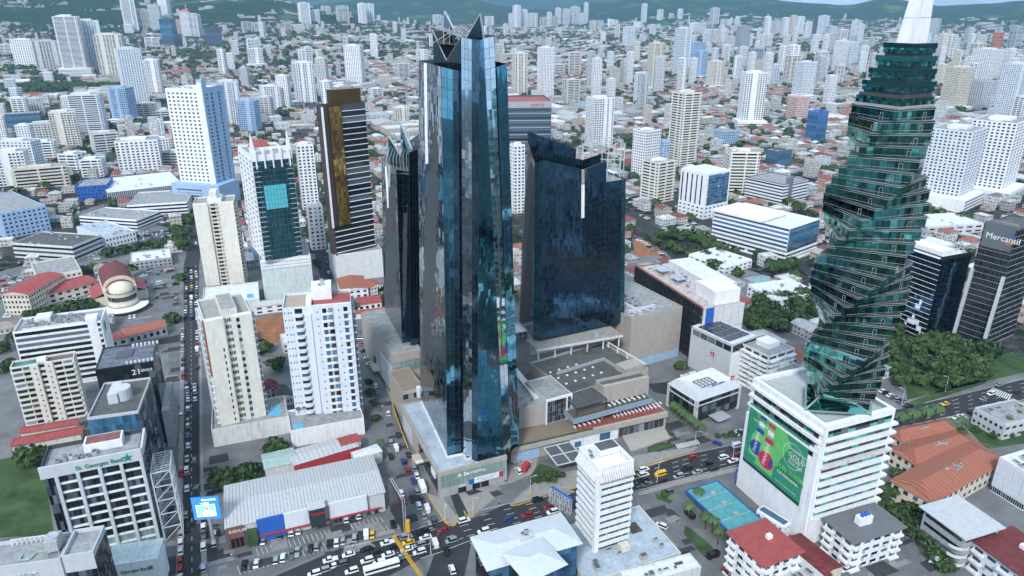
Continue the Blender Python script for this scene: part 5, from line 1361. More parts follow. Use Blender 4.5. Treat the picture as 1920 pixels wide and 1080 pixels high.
def centre_left():
 # cream slab towers
 h = hof((361, 382), 545)
 pod = Bld('podium', 'white podium with pool under the cream tower beside the side street', 'building', fit((378, 573), (486, 560), L=(375, 540), h=9), wall=OFFW, roof=ROOFW, parapet=1.0)
 pod.pbox('pool', pod.W * 0.78, pod.W * 0.9, 6, 14, pod.rt, pod.rt + 0.05, WATER); pod.done()
 b = Bld('apartment_tower', 'cream slab tower with one dark window column, farther of two by the side street', 'tower', fit((361, 382), (437, 377), BR=(437, 365), h=h), wall=CREAMP, roof=CONC, parapet=1.2)
 W, D, H = b.W, b.D, b.H; nf = 22; fh = (H - 3) / nf
 b.pbox('wall_slab', 0, W * 0.36, -1.6, 0, 4, H - 0.5, CREAMP); b.pbox('wall_slab', W * 0.64, W, -1.6, 0, 4, H - 0.5, CREAMP)
 for k in range(nf):
  z = 2.5 + k * fh
  b.add('window', 'F', W * 0.42, W * 0.54, z + 0.7, z + fh * .8, 0, 0.06, GLD); b.add('spandrel', 'F', W * 0.37, W * 0.63, z - 0.3, z + 0.5, 0, 0.5, CREAM); b.add('vent', 'F', W * 0.57, W * 0.6, z + 1, z + 1.8, 0, 0.06, GLM)
 b.balc('R', 3, H - 2, nf, [(0.5, D * 0.45), (D * 0.55, D - 0.5)], 1.2, CREAMP)
 b.pbox('pipe_riser', W * 0.555, W * 0.565, -0.4, 0, 2, H, CREAM)
 b.pbox('lift_house', W * 0.36, W * 0.7, 0.5, D * 0.8, b.rt, b.rt + 3.2, WHITE); b.pbox('water_tank', W * 0.42, W * 0.6, 2, D * 0.7, b.rt + 3.2, b.rt + 8, CREAMP); b.done()
 b = Bld('apartment_tower', 'cream slab tower with a brown left edge, nearer of two by the side street', 'tower', fit((381, 599), (470, 583), L=(376, 561), h=hof((381, 599), 792, 9.5)), wall=CREAMP, roof=CONC, parapet=1.0)
 W, D, H = b.W, b.D, b.H; nf = 18; fh = (H - 3) / nf
 b.pbox('wall_slab', 0.0, W * 0.40, -1.8, 0, 3, H - 0.4, CREAMP); b.pbox('wall_slab', W * 0.56, W, -1.8, 0, 3, H - 0.4, CREAMP)
 b.pbox('brown_edge', -0.8, -0.02, -0.9, 1.5, H * 0.55, H - 1, mat('brown_render', (0.25, 0.11, 0.06), stain=0.2))
 for k in range(nf):
  z = 2.2 + k * fh
  for u in (0.43, 0.475, 0.52): b.add('window', 'F', W * u, W * u + 0.7, z + 0.9, z + fh * .8, 0, 0.06, GLM)
  b.add('window', 'F', W * 0.66, W * 0.73, z + 0.8, z + fh * .8, 1.8, 1.86, rnd.choice([GLD, GLD, GLB, GLP])); b.add('air_conditioner', 'F', W * 0.66, W * 0.69, z + 0.1, z + 0.6, 1.8, 2.3, MACH)
  if k < 14: b.add('slot', 'F', W * 0.30, W * 0.33, z + 0.8, z + fh * .75, 1.8, 1.86, GLD)
 b.balc('R', 2.2, H - 1.5, nf, [(0.3, D * 0.46), (D * 0.54, D - 0.3)], 1.5, WHITE); b.balc('L', 2.2, H - 1.5, nf, [(0.3, D * 0.46), (D * 0.54, D - 0.3)], 1.5, WHITE)
 b.pbox('lift_house', W * 0.38, W * 0.72, 1.2, D * 0.85, b.rt, b.rt + 3.4, OFFW); b.pbox('lift_house_roof', W * 0.40, W * 0.70, 1.6, D * 0.8, b.rt + 3.4, b.rt + 3.55, CONC); b.done()
 pod = Bld('podium', 'long white podium wall with pool deck below the lower cream tower', 'building', fit((396, 806), (540, 780), L=(392, 765), h=9.5), wall=OFFW, roof=ROOFG, parapet=1.1, occ=True)
 q = MB(); q.prism([(pod.W * .74, 5), (pod.W * .88, 3), (pod.W * .93, 8), (pod.W * .9, 15), (pod.W * .78, 13)], pod.rt, pod.rt + 0.06, WATER); q.build('pool', pod.t); pod.done()
 # white tower with blue windows
 b = Bld('apartment_tower', 'white apartment tower with curved balconies, blue windows and a red roof', 'tower', fit((529, 578), (658, 567), BR=(655, 541), h=hof((529, 578), 776, 9)), wall=WHITE2, roof=mat('sandy_roof', (0.40, 0.33, 0.27), stain=0.3), parapet=1.0)
 W, D, H = b.W, b.D, b.H; nf = 17; fh = (H - 3) / nf
 b.pbox('bay', W * 0.30, W * 0.40, -0.6, 0, 0, H - 4, WHITE2); b.pbox('bay', W * 0.44, W, -1.6, 0, 3, H + 0.4, WHITE2)
 key = MB(); wb_ = W * 0.15
 key.prism([(0, 0)] + [(wb_ * (0.5 - 0.5 * math.cos(math.pi * i / 8)), -2.3 * math.sin(math.pi * i / 8) ** 0.7) for i in range(1, 8)] + [(wb_, 0)], 0, 1.0, WHITE2); bal1 = key.mesh('balcony')
 key = MB(); wc = W * 0.17; key.prism([(0, 0)] + [(wc * (0.5 - 0.5 * math.cos(math.pi * i / 8)), -0.9 * math.sin(math.pi * i / 8) ** 0.7) for i in range(1, 8)] + [(wc, 0)], 0, 0.9, WHITE); bal2 = key.mesh('balcony')
 for k in range(nf):
  z = 2.4 + k * fh
  link('balcony', bal1, b.t, None, (W * 0.15, 0, z - 0.2)); b.add('balcony_door', 'F', W * 0.17, W * 0.28, z + 0.85, z + fh * .9, 0, 0.06, rnd.choice([GLD, GLD, GLB]))
  link('balcony', bal2, b.t, None, (W * 0.555, -1.6, z - 0.2))
  for u0, u1 in ((0.57, 0.63), (0.66, 0.73), (0.88, 0.94)): b.add('window', 'F', W * u0, W * u1, z + 0.75, z + fh * .82, 1.6, 1.66, rnd.choice([GLB, GLB, GLD, GLM]))
  for u in (0.49, 0.64, 0.80): b.add('vent', 'F', W * u, W * u + 0.55, z + 1.2, z + 1.8, 1.6, 1.66, GLD)
  b.add('ledge', 'F', W * 0.86, W * 0.96, z - 0.1, z + 0.1, 1.6, 2.3, WHITE2)
  for u in (0.02, 0.07, 0.11): b.add('vent', 'F', W * u, W * u + 0.5, z + 1.1, z + 1.9, 0, 0.06, GLM)
 b.balc('R', 2.4, H - 2, nf, [(0.5, D * 0.45), (D * 0.55, D - 0.5)], 1.4, WHITE2, glm=GLB)
 b.pbox('red_roof', W * 0.44, W - 0.2, -1.4, D * 0.7, b.rt + 0.75, b.rt + 1.0, REDP if False else ROOFR); b.pbox('lift_house', W * 0.42, W * 0.72, D * 0.35, D * 0.98, b.rt + 1.0, b.rt + 6.5, WHITE); b.pbox('lift_house', W * 0.34, W * 0.42, 0.5, D * .6, b.rt, b.rt + 2.5, WHITE)
 b.plant(W * .45, W * .7, D * .4, D * .9, 3, 1.8, b.rt + 6.5); b.done()
 pod = Bld('podium', 'white podium below the apartment tower with the red roof', 'building', fit((544, 808), (682, 783), L=(536, 770), h=9), wall=WHITE, roof=ROOFG, parapet=1.0); pod.pbox('pool', 2, 6, 2, 8, pod.rt, pod.rt + .05, WATER); pod.done()
 # teal office tower
 b = Bld('podium', 'tall blank white podium under the teal glass office tower', 'building', fit((487, 488), (582, 478), L=(479, 452), base=566), wall=mat('mint_white_tile', (0.60, 0.68, 0.68), stain=0.3), roof=ROOFG, parapet=1.0)
 for i in range(9):
  for k in range(7): b.add('wall_tile', 'F', i * b.W / 9 + .03, (i + 1) * b.W / 9 - .03, .3 + k * (b.H - 8) / 7, .3 + (k + 1) * (b.H - 8) / 7 - .06, 0, .1, b.wallm)
 for k in range(3): b.add('white_band', 'F', 0, b.W, b.H - 7 + k * 2.3, b.H - 5.3 + k * 2.3, 0, 0.5, WHITE)
 b.done(); zp = b.H - 1
 b = Bld('office_tower', 'teal glass office tower with white frame, two spires and a turquoise glass panel', 'tower', fit((471, 292), (546, 285), L=(450, 272), h=103), wall=WHITE, roof=ROOFG, parapet=1.5, z0=zp)
 W, D, H = b.W, b.D, b.H; nf = 20
 b.curtain('F', 1, H - 4, nf, 10, gl=GLC, gap=0.12, cap=300, t=0.4); b.pbox('turquoise_panel', W * 0.20, W * 0.76, -0.9, -0.6, H * 0.50, H * 0.72, GLAQ)
 for k in range(nf):
  z = 1 + k * (H - 5) / nf
  for u0, u1 in ((0.0, 0.17), (0.84, 1.0)): b.add('white_ledge', 'F', W * u0, W * u1, z, z + 0.3, 0.4, 0.8, LGREY)
 pm = MB()
 for i in range(1, 7):
  for k in range(1): pm.box(W * (0.20 + 0.08 * i) - .06, W * (0.20 + 0.08 * i) + .06, -0.94, -0.9, H * .5, H * .72, GLC)
 for k in range(1, 5): pm.box(W * .2, W * .76, -0.95, -0.9, H * (.5 + .044 * k) - .06, H * (.5 + .044 * k) + .06, GLC)
 pm.build('panel_mullion', b.t, 'stuff')
 b.grid('L', 2, H - 3, nf, 4, 0.5, 0.5, gl=GLM); b.grid('R', 2, H - 3, nf, 4, 0.5, 0.5, gl=GLM)
 for i in range(5): u = W * (0.08 + 0.21 * i); b.pbox('crown_rib', u, u + 0.9, -1.0, 5, H - 9, H + 2.5, WHITE)
 b.pbox('crown_beam', 0, W, 4, 5, H + 2.5, H + 4, WHITE)
 for x, y in ((1.2, 1.5), (W - 1.2, 1.5)):
  q = MB(); q.prism([(x - 1.6, y - 1.6), (x + 1.6, y - 1.6), (x + 1.6, y + 1.6), (x - 1.6, y + 1.6)], H - 4, H + 2, WHITE); k = len(q.v)
  q.v += [(x - 1.5, y - 1.5, H + 2), (x + 1.5, y - 1.5, H + 2), (x + 1.5, y + 1.5, H + 2), (x - 1.5, y + 1.5, H + 2), (x, y, H + 15)]
  for i in range(4): q.f.append((k + i, k + (i + 1) % 4, k + 4)); q.m.append(0)
  q.build('spire', b.t)
 q = MB()
 for cx, cy, r in ((W * .3, D * .55, 4), (W * .5, D * .6, 5)):
  k = len(q.v); q.v += [(cx - r, cy - r, b.rt + 3), (cx + r, cy - r, b.rt + 3), (cx + r, cy + r, b.rt + 3), (cx - r, cy + r, b.rt + 3), (cx, cy, b.rt + 8)]
  for i in range(4): q.f.append((k + i, k + (i + 1) % 4, k + 4)); q.m.append(q.mi(ROOFR))
  q.box(cx - r * .9, cx + r * .9, cy - r * .9, cy + r * .9, b.rt, b.rt + 3, CREAM)
 q.build('roof_pavilion', b.t); b.done()
 # gold and black tower
 pod = Bld('podium', 'white blank podium under the gold and black tower', 'building', fit((628, 478), (716, 467), L=(620, 455), base=531), wall=mat('white_tile', (0.68, 0.70, 0.71), stain=0.2), roof=ROOFG, parapet=0.8)
 for i in range(8):
  for k in range(6): pod.add('wall_tile', 'F', i * pod.W / 8 + .03, (i + 1) * pod.W / 8 - .03, .3 + k * (pod.H - 1) / 6, .3 + (k + 1) * (pod.H - 1) / 6 - .06, 0, .1, pod.wallm)
 pod.done(); zp = pod.H - 0.8
 F_ = fit((604, 198), (684, 191), BR=(705, 186), base=531)
 b = Bld('office_tower', 'black office tower with white ledges, a gold glass bay and gold roof box', 'tower', F_, wall=BRONZE, roof=ROOFD, parapet=1.5, z0=zp)
 W, D, H = b.W, b.D, b.H; nf = 26; fh = (H - 3) / nf
 b.pbox('white_edge', -0.9, 0, -1.2, 0.5, H * 0.2, H - 1, WHITE)
 n4 = int(nf * .2)
 b.curtain('F', 2 + n4 * fh, H - 1, nf - n4, 5, u0=W * 0.12, u1=W * 0.40, gl=GLO, gap=0.12, cap=110, t=1.2, tilt=0.03)
 for k in range(nf):
  z = 2 + k * fh; u0 = 0.42 if k >= n4 else 0.02
  b.add('window_band', 'F', W * u0, W * 0.99, z + .35, z + fh, 0, .08, GLD); b.add('white_ledge', 'F', W * u0, W * 1.0, z, z + .32, 0, .9, WHITE)
 b.curtain('R', 2, H - 1, nf, 6, gl=mat('brown_glass', (0.06, 0.035, 0.035), rough=0.1, pane=.4), cap=300)
 b.wbox('F', W * 0.11, W * 0.41, 2 + n4 * fh, H, 0, 1.1, BLACK)
 b.pbox('roof_box', W * 0.25, W * 0.95, D * .25, D * .9, b.rt, b.rt + 11, mat('gold_panel', (0.11, 0.065, 0.015), rough=0.3, metal=0.5, stain=.3)); b.done()
 # blue and white slab tower in the middle distance
 q = Pg(388, 382); zc = depth(q.x, q.y)
 rot = R(-14); W, D = 43.0, 33.0; h = Zat(166, q.x, q.y)
 loc = Vector((q.x - 23 * math.cos(rot) - 4, q.y - 23 * math.sin(rot)))
 b = Bld('apartment_tower', 'big slab tower, white on its left face and pale blue on its right', 'tower', (loc, rot, W, D, h), wall=WHITE, roof=ROOFW, parapet=1.5)
 H = b.H; nf = 24
 b.grid('F', H * .2, H - 3, nf, 8, .45, .45, u0=1, u1=W - 1); b.wbox('R', 0, D, 0, H + 1.0, 0, .4, BLUEW); b.wbox('F', W * .88, W + .2, H * .15, H + 6, 0, .9, WHITE)
 for k in range(nf):
  z = H * .2 + k * (H * .77) / nf
  b.add('dark_recess', 'R', D * .36, D * .44, z, z + 2.4, .4, .48, BLACK); b.add('dark_recess', 'R', D * .72, D * .78, z, z + 2.4, .4, .48, BLACK); b.add('window', 'R', D * .1, D * .2, z + .8, z + 2, .4, .46, GLM)
 b.pbox('stair_tower', W * .86, W + .3, 0.2, 7, H - 2, H + 9, BLUEW); b.pbox('podium_box', -6, W + 8, -8, D * .8, 0, H * .19, BLUEW)
 for k in range(5):
  b.piece('podium_window', (0, W * .7, -8.06, -8.0, 3 + k * 3.2, 4.4 + k * 3.2), GLM)
 b.plant(4, W - 8, 4, D - 8, 12, 4); b.done()
 # office block lettered SORTIS
 b = Bld('office_tower', 'dark banded glass office block with red SORTIS lettering behind the tallest tower', 'tower', fit((940, 191), (1034, 190), BR=(1028, 178), h=78), wall=DGREY, roof=ROOFR, parapet=2.0)
 W, D, H = b.W, b.D, b.H
 b.pbox('fascia', 0, W, -.8, 0, H - 8, H, GREY)
 for k in range(14): b.add('window_band', 'F', .5, W - .5, 3 + k * 4.7, 5.6 + k * 4.7, 0, .1, rnd.choice([GLB, GLD, GLB])); b.add('brown_ledge', 'F', 0, W, 5.7 + k * 4.7, 6.6 + k * 4.7, 0, 1.2, BRONZE if k % 2 else GREY)
 b.curtain('R', 3, H - 9, 14, 6, gl=GLB, cap=0)
 text('lettering', 'SORTIS', 5.2, mat('red_sign', (0.5, 0.03, 0.03)), b.t, (W * .58, -1.0, H - 6.4), (R(90), 0, 0), .2, squeeze=1.1); b.done()
 # white tower squeezed between the glass towers
 tower(960, 987, 268, 400, 'w', 'white tower squeezed between the tallest and the navy glass towers', mode='grid', rot=GA)
 # hardware store
 s = shed('store', 'long store with pale ribbed metal roof, blue front panels and KOHLER lettering', 'shop', fit((424, 990), (720, 922), L=(419, 912), h=9.3), mat('store_wall', (0.55, 0.57, 0.58)), METALW, 1.6, 0.6, ribs=46, axis='x')
 W, D, H = s.W, s.D, s.H
 s.pbox('brick_front', 0, W * .10, -1.2, -.61, 0, H + .3, mat('brown_brick', (0.20, 0.09, 0.07), stain=.2)); text('lettering', 'KOHLER', 1.7, WHITE, s.t, (W * .012, -1.35, H - 2.0), (R(90), 0, 0), .08)
 for i in range(3): s.piece('shop_window', (W * .015 + i * W * .027, W * .038 + i * W * .027, -1.3, -1.2, .4, 4.6), GLD)
 s.pbox('green_wall', W * .115, W * .175, -2.6, -.61, 0, 7, GRASS)
 for x0, x1, m in ((.18, .345, BLUEP), (.347, .50, WHITE2), (.63, .88, WHITE2)): s.pbox('front_panel', W * x0, W * x1, -1.4, -.61, 3.6, H + 1.2, m)
 s.pbox('red_stripe', W * .18, W * .97, -1.75, -1.42, 2.9, 3.55, REDP); s.pbox('blue_base', W * .18, W * .345, -1.1, -.61, 0, 2.8, BLUEP)
 s.pbox('portal', W * .505, W * .60, -4, -.61, 3.2, H + 2.2, mat('portal_dark', (0.03, 0.05, 0.05), rough=.2)); s.pbox('portal_roof', W * .50, W * .605, -4.2, .5, H + 2.2, H + 2.6, METALW)
 text('lettering', 'Novey', 2.3, mat('red_sign2', (0.55, 0.02, 0.03)), s.t, (W * .512, -4.15, H - .6), (R(90), 0, 0), .08, squeeze=.9)
 for i in range(12): s.piece('shop_window', (W * .63 + i * W * .027, W * .652 + i * W * .027, -.72, -.62, .3, 2.8), GLM)
 s.done()
 for F_, R_, L_, m, lab in (((552, 872), (672, 836), (548, 845), METALW, 'pale ribbed roof shed behind the hardware store'), ((497, 880), (556, 866), (494, 852), mat('mint_roof', (0.36, 0.48, 0.45), stain=.3), 'flat mint roofed shed beside the hardware store')):
  s = shed('shed', lab, 'shed', fit(F_, R_, L=L_, h=6.5), REDP if m is METALW else OFFW, m, .8, .4, ribs=14, axis='x'); s.done()
 s = shed('shed', 'red roofed shed end behind the hardware store', 'shed', fit((640, 836), (676, 826), L=(634, 822), h=7), OFFW, ROOFR, .8, .4, ribs=6); s.done()
 s = shed('shed', 'white flat canopy shed at the right end of the hardware store', 'shed', fit((668, 862), (716, 846), L=(660, 848), h=6), OFFW, ROOFW, .5, .3, ribs=5); s.done()
 # houses between the towers
 for i, (F_, R_, BR_, h, m, lab) in enumerate((((640, 546), (690, 540), (686, 516), 7, ROOFT, 'white house with terracotta roofs below the gold tower'), ((695, 540), (718, 534), (715, 520), 6, ROOFT, 'small terracotta roofed house left of the glass tower foot'), ((672, 572), (715, 566), (712, 552), 5, ROOFR, 'red metal roofed house behind the round tree'), ((655, 590), (722, 582), (720, 576), 4, ROOFR, 'long red roof at the corner of the mall'), ((476, 576), (552, 566), (550, 556), 6, METALW, 'pale metal roofed hall behind the earth plot'), ((490, 735), (522, 722), (518, 705), 6, ROOFM, 'dark red roofed house between the cream and the white tower'), ((525, 748), (548, 742), (545, 720), 5, ROOFD, 'black roofed house beside the blue pool'))):
  s = shed('house', lab, 'house', fit(F_, R_, BR=BR_, h=h), WHITE, m, 1.4, .6, nx=4, nf=2 if h > 5 else 1, ribs=8); s.done()
 # church
 c = P(222, 590); t = thing('church', 'church with a dark red barrel roof and a pale domed apse', 'church', (c.x, c.y + 9, 0), GA + R(12))
 mb = MB(); mb.lathe(0, 0, [(9.2, 0), (9.2, 6.5), (8.6, 7), (8.6, 13), (8.8, 13.4), (8.8, 14)], CREAM, 28); mb.build('apse_wall', t)
 mb = MB(); mb.lathe(0, 0, [(7.4 * math.cos(a), 14 + 6 * math.sin(a)) for a in [i * math.pi / 14 for i in range(8)]], mat('pale_dome', (0.70, 0.64, 0.50), stain=.2), 28); mb.build('dome', t)
 wm = cbox('window', 0.9, 0.12, 3.2, GLD); wm2 = cbox('window', 0.8, 0.12, 1.8, GLD)
 for i in range(24):
  a = -math.pi + math.pi * (i + .5) / 24 + .0
  for r, z, me in ((8.66, 8.6, wm), (9.26, 3.2, wm2)):
   o = link('window', me, t, None, (r * math.cos(a) + .4 * math.sin(a), r * math.sin(a) - .4 * math.cos(a), z), a + math.pi / 2)
 def barrel(r, y0, y1, z, m):
  mb = MB(); n = 14; k = len(mb.v)
  for y in (y0, y1):
   for i in range(n + 1): a = math.pi * i / n; mb.v.append((r * math.cos(a), y, z + r * .75 * math.sin(a)))
  for i in range(n): mb.f.append((i + 1, i, n + 1 + i, n + 2 + i)); mb.m.append(mb.mi(m))
  mb.f.append(tuple(range(n + 1))); mb.m.append(mb.mi(CREAM)); mb.f.append(tuple(range(2 * n + 1, n, -1))); mb.m.append(mb.mi(CREAM)); return mb
 ch = mat('maroon_metal_roof', (0.16, 0.045, 0.04), var=.2, stain=.3)
 barrel(10, 10, 44, 14, ch).build('nave_roof', t); barrel(9, 6, 10, 12, ch).build('apse_roof', t)
 mb = MB(); mb.box(-10, 10, 6, 44, 0, 14, CREAM); mb.build('nave_wall', t)
 for s in (-1, 1):
  mb = MB(); mb.box(min(s * 10, s * 17), max(s * 10, s * 17), 14, 40, 0, 6.5, CREAM); mb.build('aisle_wall', t)
  mb = MB(); x0, x1 = s * 10, s * 17.5; q = [(x0, 13.5, 9.5), (x1, 13.5, 6.4), (x1, 40.5, 6.4), (x0, 40.5, 9.5)]; mb.poly(q if s > 0 else q[::-1], ROOFR); mb.build('aisle_roof', t)
  for i in range(6): mb = MB(); mb.box(min(s * 9.9, s * 10.3), max(s * 9.9, s * 10.3), 12 + i * 5, 12.6 + i * 5, 9.5, 16, CREAMP); mb.build('buttress', t)
 mb = MB(); mb.lathe(0, 0, [(9.4, 4.4), (15, 3.4), (15, 3.0), (9.4, 3.0)], WHITE, 20, -math.pi, 0); mb.build('porch_roof', t)
 occupy_rect(c.x, c.y + 9, math.cos(GA), math.sin(GA), -18, 18, -12, 46)
 # school and long blocks round the church
 for F_, R_, L_, h, m, lab, nm in (((2, 552), (52, 552), (14, 514), 15, ROOFR, 'cream school block with a broad red roof left of the church', 'school_block'), ((72, 556), (180, 528), (80, 536), 8, ROOFR, 'long low school wing with red roof left of the church', 'school_block'), ((70, 520), (152, 505), (74, 490), 13, ROOFG, 'cream block with a grey roof behind the school', 'building')):
  if m is ROOFG:
   b = Bld(nm, lab, 'building', fit(F_, R_, L=L_, h=h), wall=CREAMP, roof=m); b.grid('F', .3, b.H - 1, 3, 8, .5, .4); b.grid('R', .3, b.H - 1, 3, 5, .5, .4); b.done()
  else:
   s = shed(nm, lab, 'school', fit(F_, R_, L=L_, h=h), CREAM, m, 1.8, .8, nx=7, nf=4 if h > 10 else 2, ribs=16); s.done()
 for F_, R_, L_, h, wall, roofm, lab in (((243, 492), (321, 482), (246, 473), 7, GREY, ROOFW, 'long grey brick block with pale roof right of the church'), ((196, 445), (253, 432), (164, 420), 10, WHITE2, ROOFB, 'white hall with small square windows and a blue grey roof'), ((148, 405), (255, 412), (146, 385), 11, WHITE, ROOFG, 'white block with dark ribbon windows above the blue roofed hall'),
          ((238, 385), (350, 378), (230, 362), 12, WHITE, ROOFG, 'white stepped office behind the blue roofed hall'), ((0, 400), (85, 385), (0, 362), 24, BLUEW, ROOFG, 'pale blue and white slab block at the left edge'), ((142, 350), (200, 346), (150, 336), 15, BLUEP, ROOFG, 'navy glazed block with white side at the left'), ((200, 362), (345, 345), (205, 332), 11, DGREY, ROOFW, 'long dark ribbed hall with white roof left of the blue and white tower'),
          ((22, 455), (135, 462), (20, 430), 13, OFFW, ROOFD, 'old grey block with dark bands at the left'), ((240, 630), (312, 612), (236, 615), 6, GREY, ROOFT, 'terracotta roofed restaurant behind the black office'), ((205, 640), (300, 617), (205, 628), 5, CREAM, ROOFR, 'long red roof beside the church forecourt')):
  if roofm in (ROOFT, ROOFR): s = shed('house', lab, 'building', fit(F_, R_, L=L_, h=h), wall, roofm, 1.2, .6, ribs=10, nx=6); s.done(); continue
  b = Bld('commercial_block', lab, 'building', fit(F_, R_, L=L_, h=h), wall=wall, roof=roofm)
  nf = max(2, int(b.H / 3.6))
  if 'ribbon' in lab or 'bands' in lab or 'stepped' in lab: b.strip('F', .5, b.H - 1, nf, .5, .3); b.strip('R', .5, b.H - 1, nf, .5, .3)
  elif 'ribbed' in lab:
   for i in range(40): b.add('rib', 'F', i * b.W / 40, i * b.W / 40 + .7, .5, b.H - .5, 0, .8, LGREY)
  else: b.grid('F', .5, b.H - 1, nf, 9, .5, .45); b.grid('R', .5, b.H - 1, nf, 6, .5, .45)
  b.plant(2, b.W - 2, 2, b.D - 2, 7, 3); b.done()
centre_left()
# ------------------------------------------------------------------ the spiral tower and the right side
def spiral():
 h = hof((1548, 800), 1020)
 b = Bld('podium_building', 'white podium building with green glass bands under the spiral tower', 'building', fit((1548, 800), (1680, 766), L=(1412, 708), h=h), wall=WHITE, roof=mat('pale_terrace', (0.42, 0.45, 0.45), stain=.2), parapet=1.4, pt=2.0)
 W, D, H = b.W, b.D, b.H
 # front: ledges and green glass over a white base
 z0 = H * 0.22; nf = 10; fh = (H - 2.4 - z0) / nf
 for k in range(nf):
  z = z0 + k * fh
  n = 9
  for i in range(n): b.add('window', 'F', 0.8 + i * (W - 2.0) / n + .04, 0.8 + (i + 1) * (W - 2.0) / n - .04, z + 1.1, z + fh - .05, 0, .08, rnd.choice([GLD, GLG, GLG, GLD]))
  b.add('white_ledge', 'F', 0.6, W + 0.8, z, z + 1.0, 0, 1.7, WHITE if k != 6 else OFFW)
 b.pbox('white_corner', -0.05, 1.0, -0.8, 0, z0, H, WHITE); b.wbox('F', -.02, W + .3, 0, z0 - .3, 0, 1.0, WHITE)
 # left: three glass bands over the blank wall
 for k in range(3):
  z = H - 2.4 - (k + 1) * 4.2
  n = 14
  for i in range(n): b.add('window', 'L', 2 + i * (D - 4) / n, 2 + (i + .96) * (D - 4) / n, z + .1, z + 2.9, 0, .08, rnd.choice([GLD, GLG]))
  b.add('white_ledge', 'L', .2, D - .3, z + 3.0, z + 4.1, 0, 1.2, WHITE)
 b.wbox('L', 0, D - 2.5, 0, H - 2.4 - 13.2, 0, 1.0, WHITE); b.wbox('L', D - 2.5, D + .02, 0, H - 9, 0, .9, WHITE)
 # green glass parapets on the roof terrace
 for q in ((1.9, 2.2, 2, D - 2), (W - 2.2, W - 1.9, 2, D - 2), (2.2, W - 2.2, 1.9, 2.2)): b.piece('glass_balustrade', (q[0], q[1], q[2], q[3], b.rt, b.rt + 1.6), GLP)
 b.done()
 # the printed banner on the left face
 cs, sn = math.cos(b.rz), math.sin(b.rz)
 def onL(px, py):
  d = ray(px, py); nx, ny = -cs, -sn          # outward normal of the left face
  k = (b.loc.x - 0) * nx + (b.loc.y - 0) * ny + 1.15
  t = k / (d[0] * nx + d[1] * ny)
  x, y, z = d[0] * t - b.loc.x, d[1] * t - b.loc.y, CAM_H + d[2] * t
  return -(x * -sn + y * cs), z               # u grows towards the front corner
 TL, TR, BR_, BL = onL(1407, 753), onL(1518, 834), onL(1497, 949), onL(1393, 863)
 u0, u1 = (TL[0] + BL[0]) / 2, (TR[0] + BR_[0]) / 2; v0, v1 = (BL[1] + BR_[1]) / 2, (TL[1] + TR[1]) / 2
 w, hh = u1 - u0, v1 - v0
 # banner frame: x along the wall to the right as one looks at it, z up, facing -y
 ox, oy = b.loc.x + cs * -1.05 + sn * u0 * 1, b.loc.y + sn * -1.05 - cs * u0 * 1
 t = thing('banner', 'huge green beer banner with two bottles on the white wall under the spiral tower', 'banner', (ox, oy, v0), b.rz - R(90))
 def flat(name, pts, m, lay, par=t):
  mb = MB(); q = [(a * w, -0.04 * lay, c * hh) for a, c in pts]
  mb.poly(q, m); return mb.build(name, par)
 G1 = mat('banner_green', (0.035, 0.27, 0.15), rough=.6); G2 = mat('banner_light_green', (0.14, 0.52, 0.16), rough=.6); GD = mat('banner_dark_strip', (0.02, 0.05, 0.045)); BG = mat('bottle_green', (0.16, 0.52, 0.20), rough=.6); BH = mat('bottle_highlight', (0.42, 0.60, 0.14), rough=.6)
 LB = mat('label_blue', (0.02, 0.07, 0.32), rough=.6); LR = mat('label_red', (0.55, 0.03, 0.07), rough=.6); PW = mat('print_white', (0.75, 0.78, 0.76), rough=.6); PK = mat('print_dark', (0.01, 0.06, 0.03), rough=.6)
 mb = MB(); mb.box(0, w, -.1, .05, 0, hh, G1); cloth = mb.build('cloth', t)
 def prt(name, pts, m, lay): mb = MB(); mb.poly([(a * w, -.1 - .03 * lay, c * hh) for a, c in pts], m); return mb.build(name, cloth)
 prt('print', [(0, 0), (1, 0), (1, .05), (0, .05)], GD, 1)
 prt('print', [(.12, .9), (.6, .97), (.75, .8), (.55, .3), (.5, .1), (.2, .1), (.3, .5)], G2, 1)
 prt('print', [(.55, .34), (1, .34), (1, .42), (.55, .42)], G2, 2)
 def bottle(cx, cz, s, tilt, lab, lay, txt):
  prof = [(.0, 0), (.105, 0), (.115, .04), (.115, .42), (.10, .5), (.055, .66), (.042, .72), (.04, .93), (.05, .94), (.05, 1.0), (0, 1.0)]
  ca, sa = math.cos(tilt), math.sin(tilt)
  def tr(x, z): x, z = x * s * hh / w * 1.75, z * s; return (cx + x * ca + z * sa * hh / w * .6, cz + z * ca)
  pts = [tr(x, z) for x, z in prof] + [tr(-x, z) for x, z in prof[::-1]]
  prt('bottle_print', pts, BG, lay)
  prt('bottle_print', [tr(x, z) for x, z in ((-.06, .05), (.03, .05), (.03, .5), (-.06, .5))], BH, lay + 1)
  prt('bottle_print', [tr(x, z) for x, z in ((-.044, .76), (.044, .76), (.044, .86), (-.044, .86))], PW, lay + 1)
  prt('bottle_print', [tr(x, z) for x, z in ((-.07, .60), (.07, .60), (.05, .70), (-.05, .70))], lab, lay + 2); prt('bottle_print', [tr(x, z) for x, z in ((-.05, .93), (.05, .93), (.05, 1.0), (-.05, 1.0))], lab, lay + 2)
  prt('bottle_print', [tr(.112 * math.cos(a), .24 + .17 * math.sin(a)) for a in [i * math.pi / 10 for i in range(20)]], lab, lay + 3)
  prt('bottle_print', [tr(x, z) for x, z in ((.03, .16), (.09, .18), (.09, .33), (.06, .35))], LB, lay + 4)
  p_ = tr(-.02, .12); text('label_lettering', txt, 3.3 * s, PW, cloth, (p_[0] * w + .8 * s, -.1 - .03 * (lay + 6), p_[1] * hh), (R(90), R(-83), 0), .005)
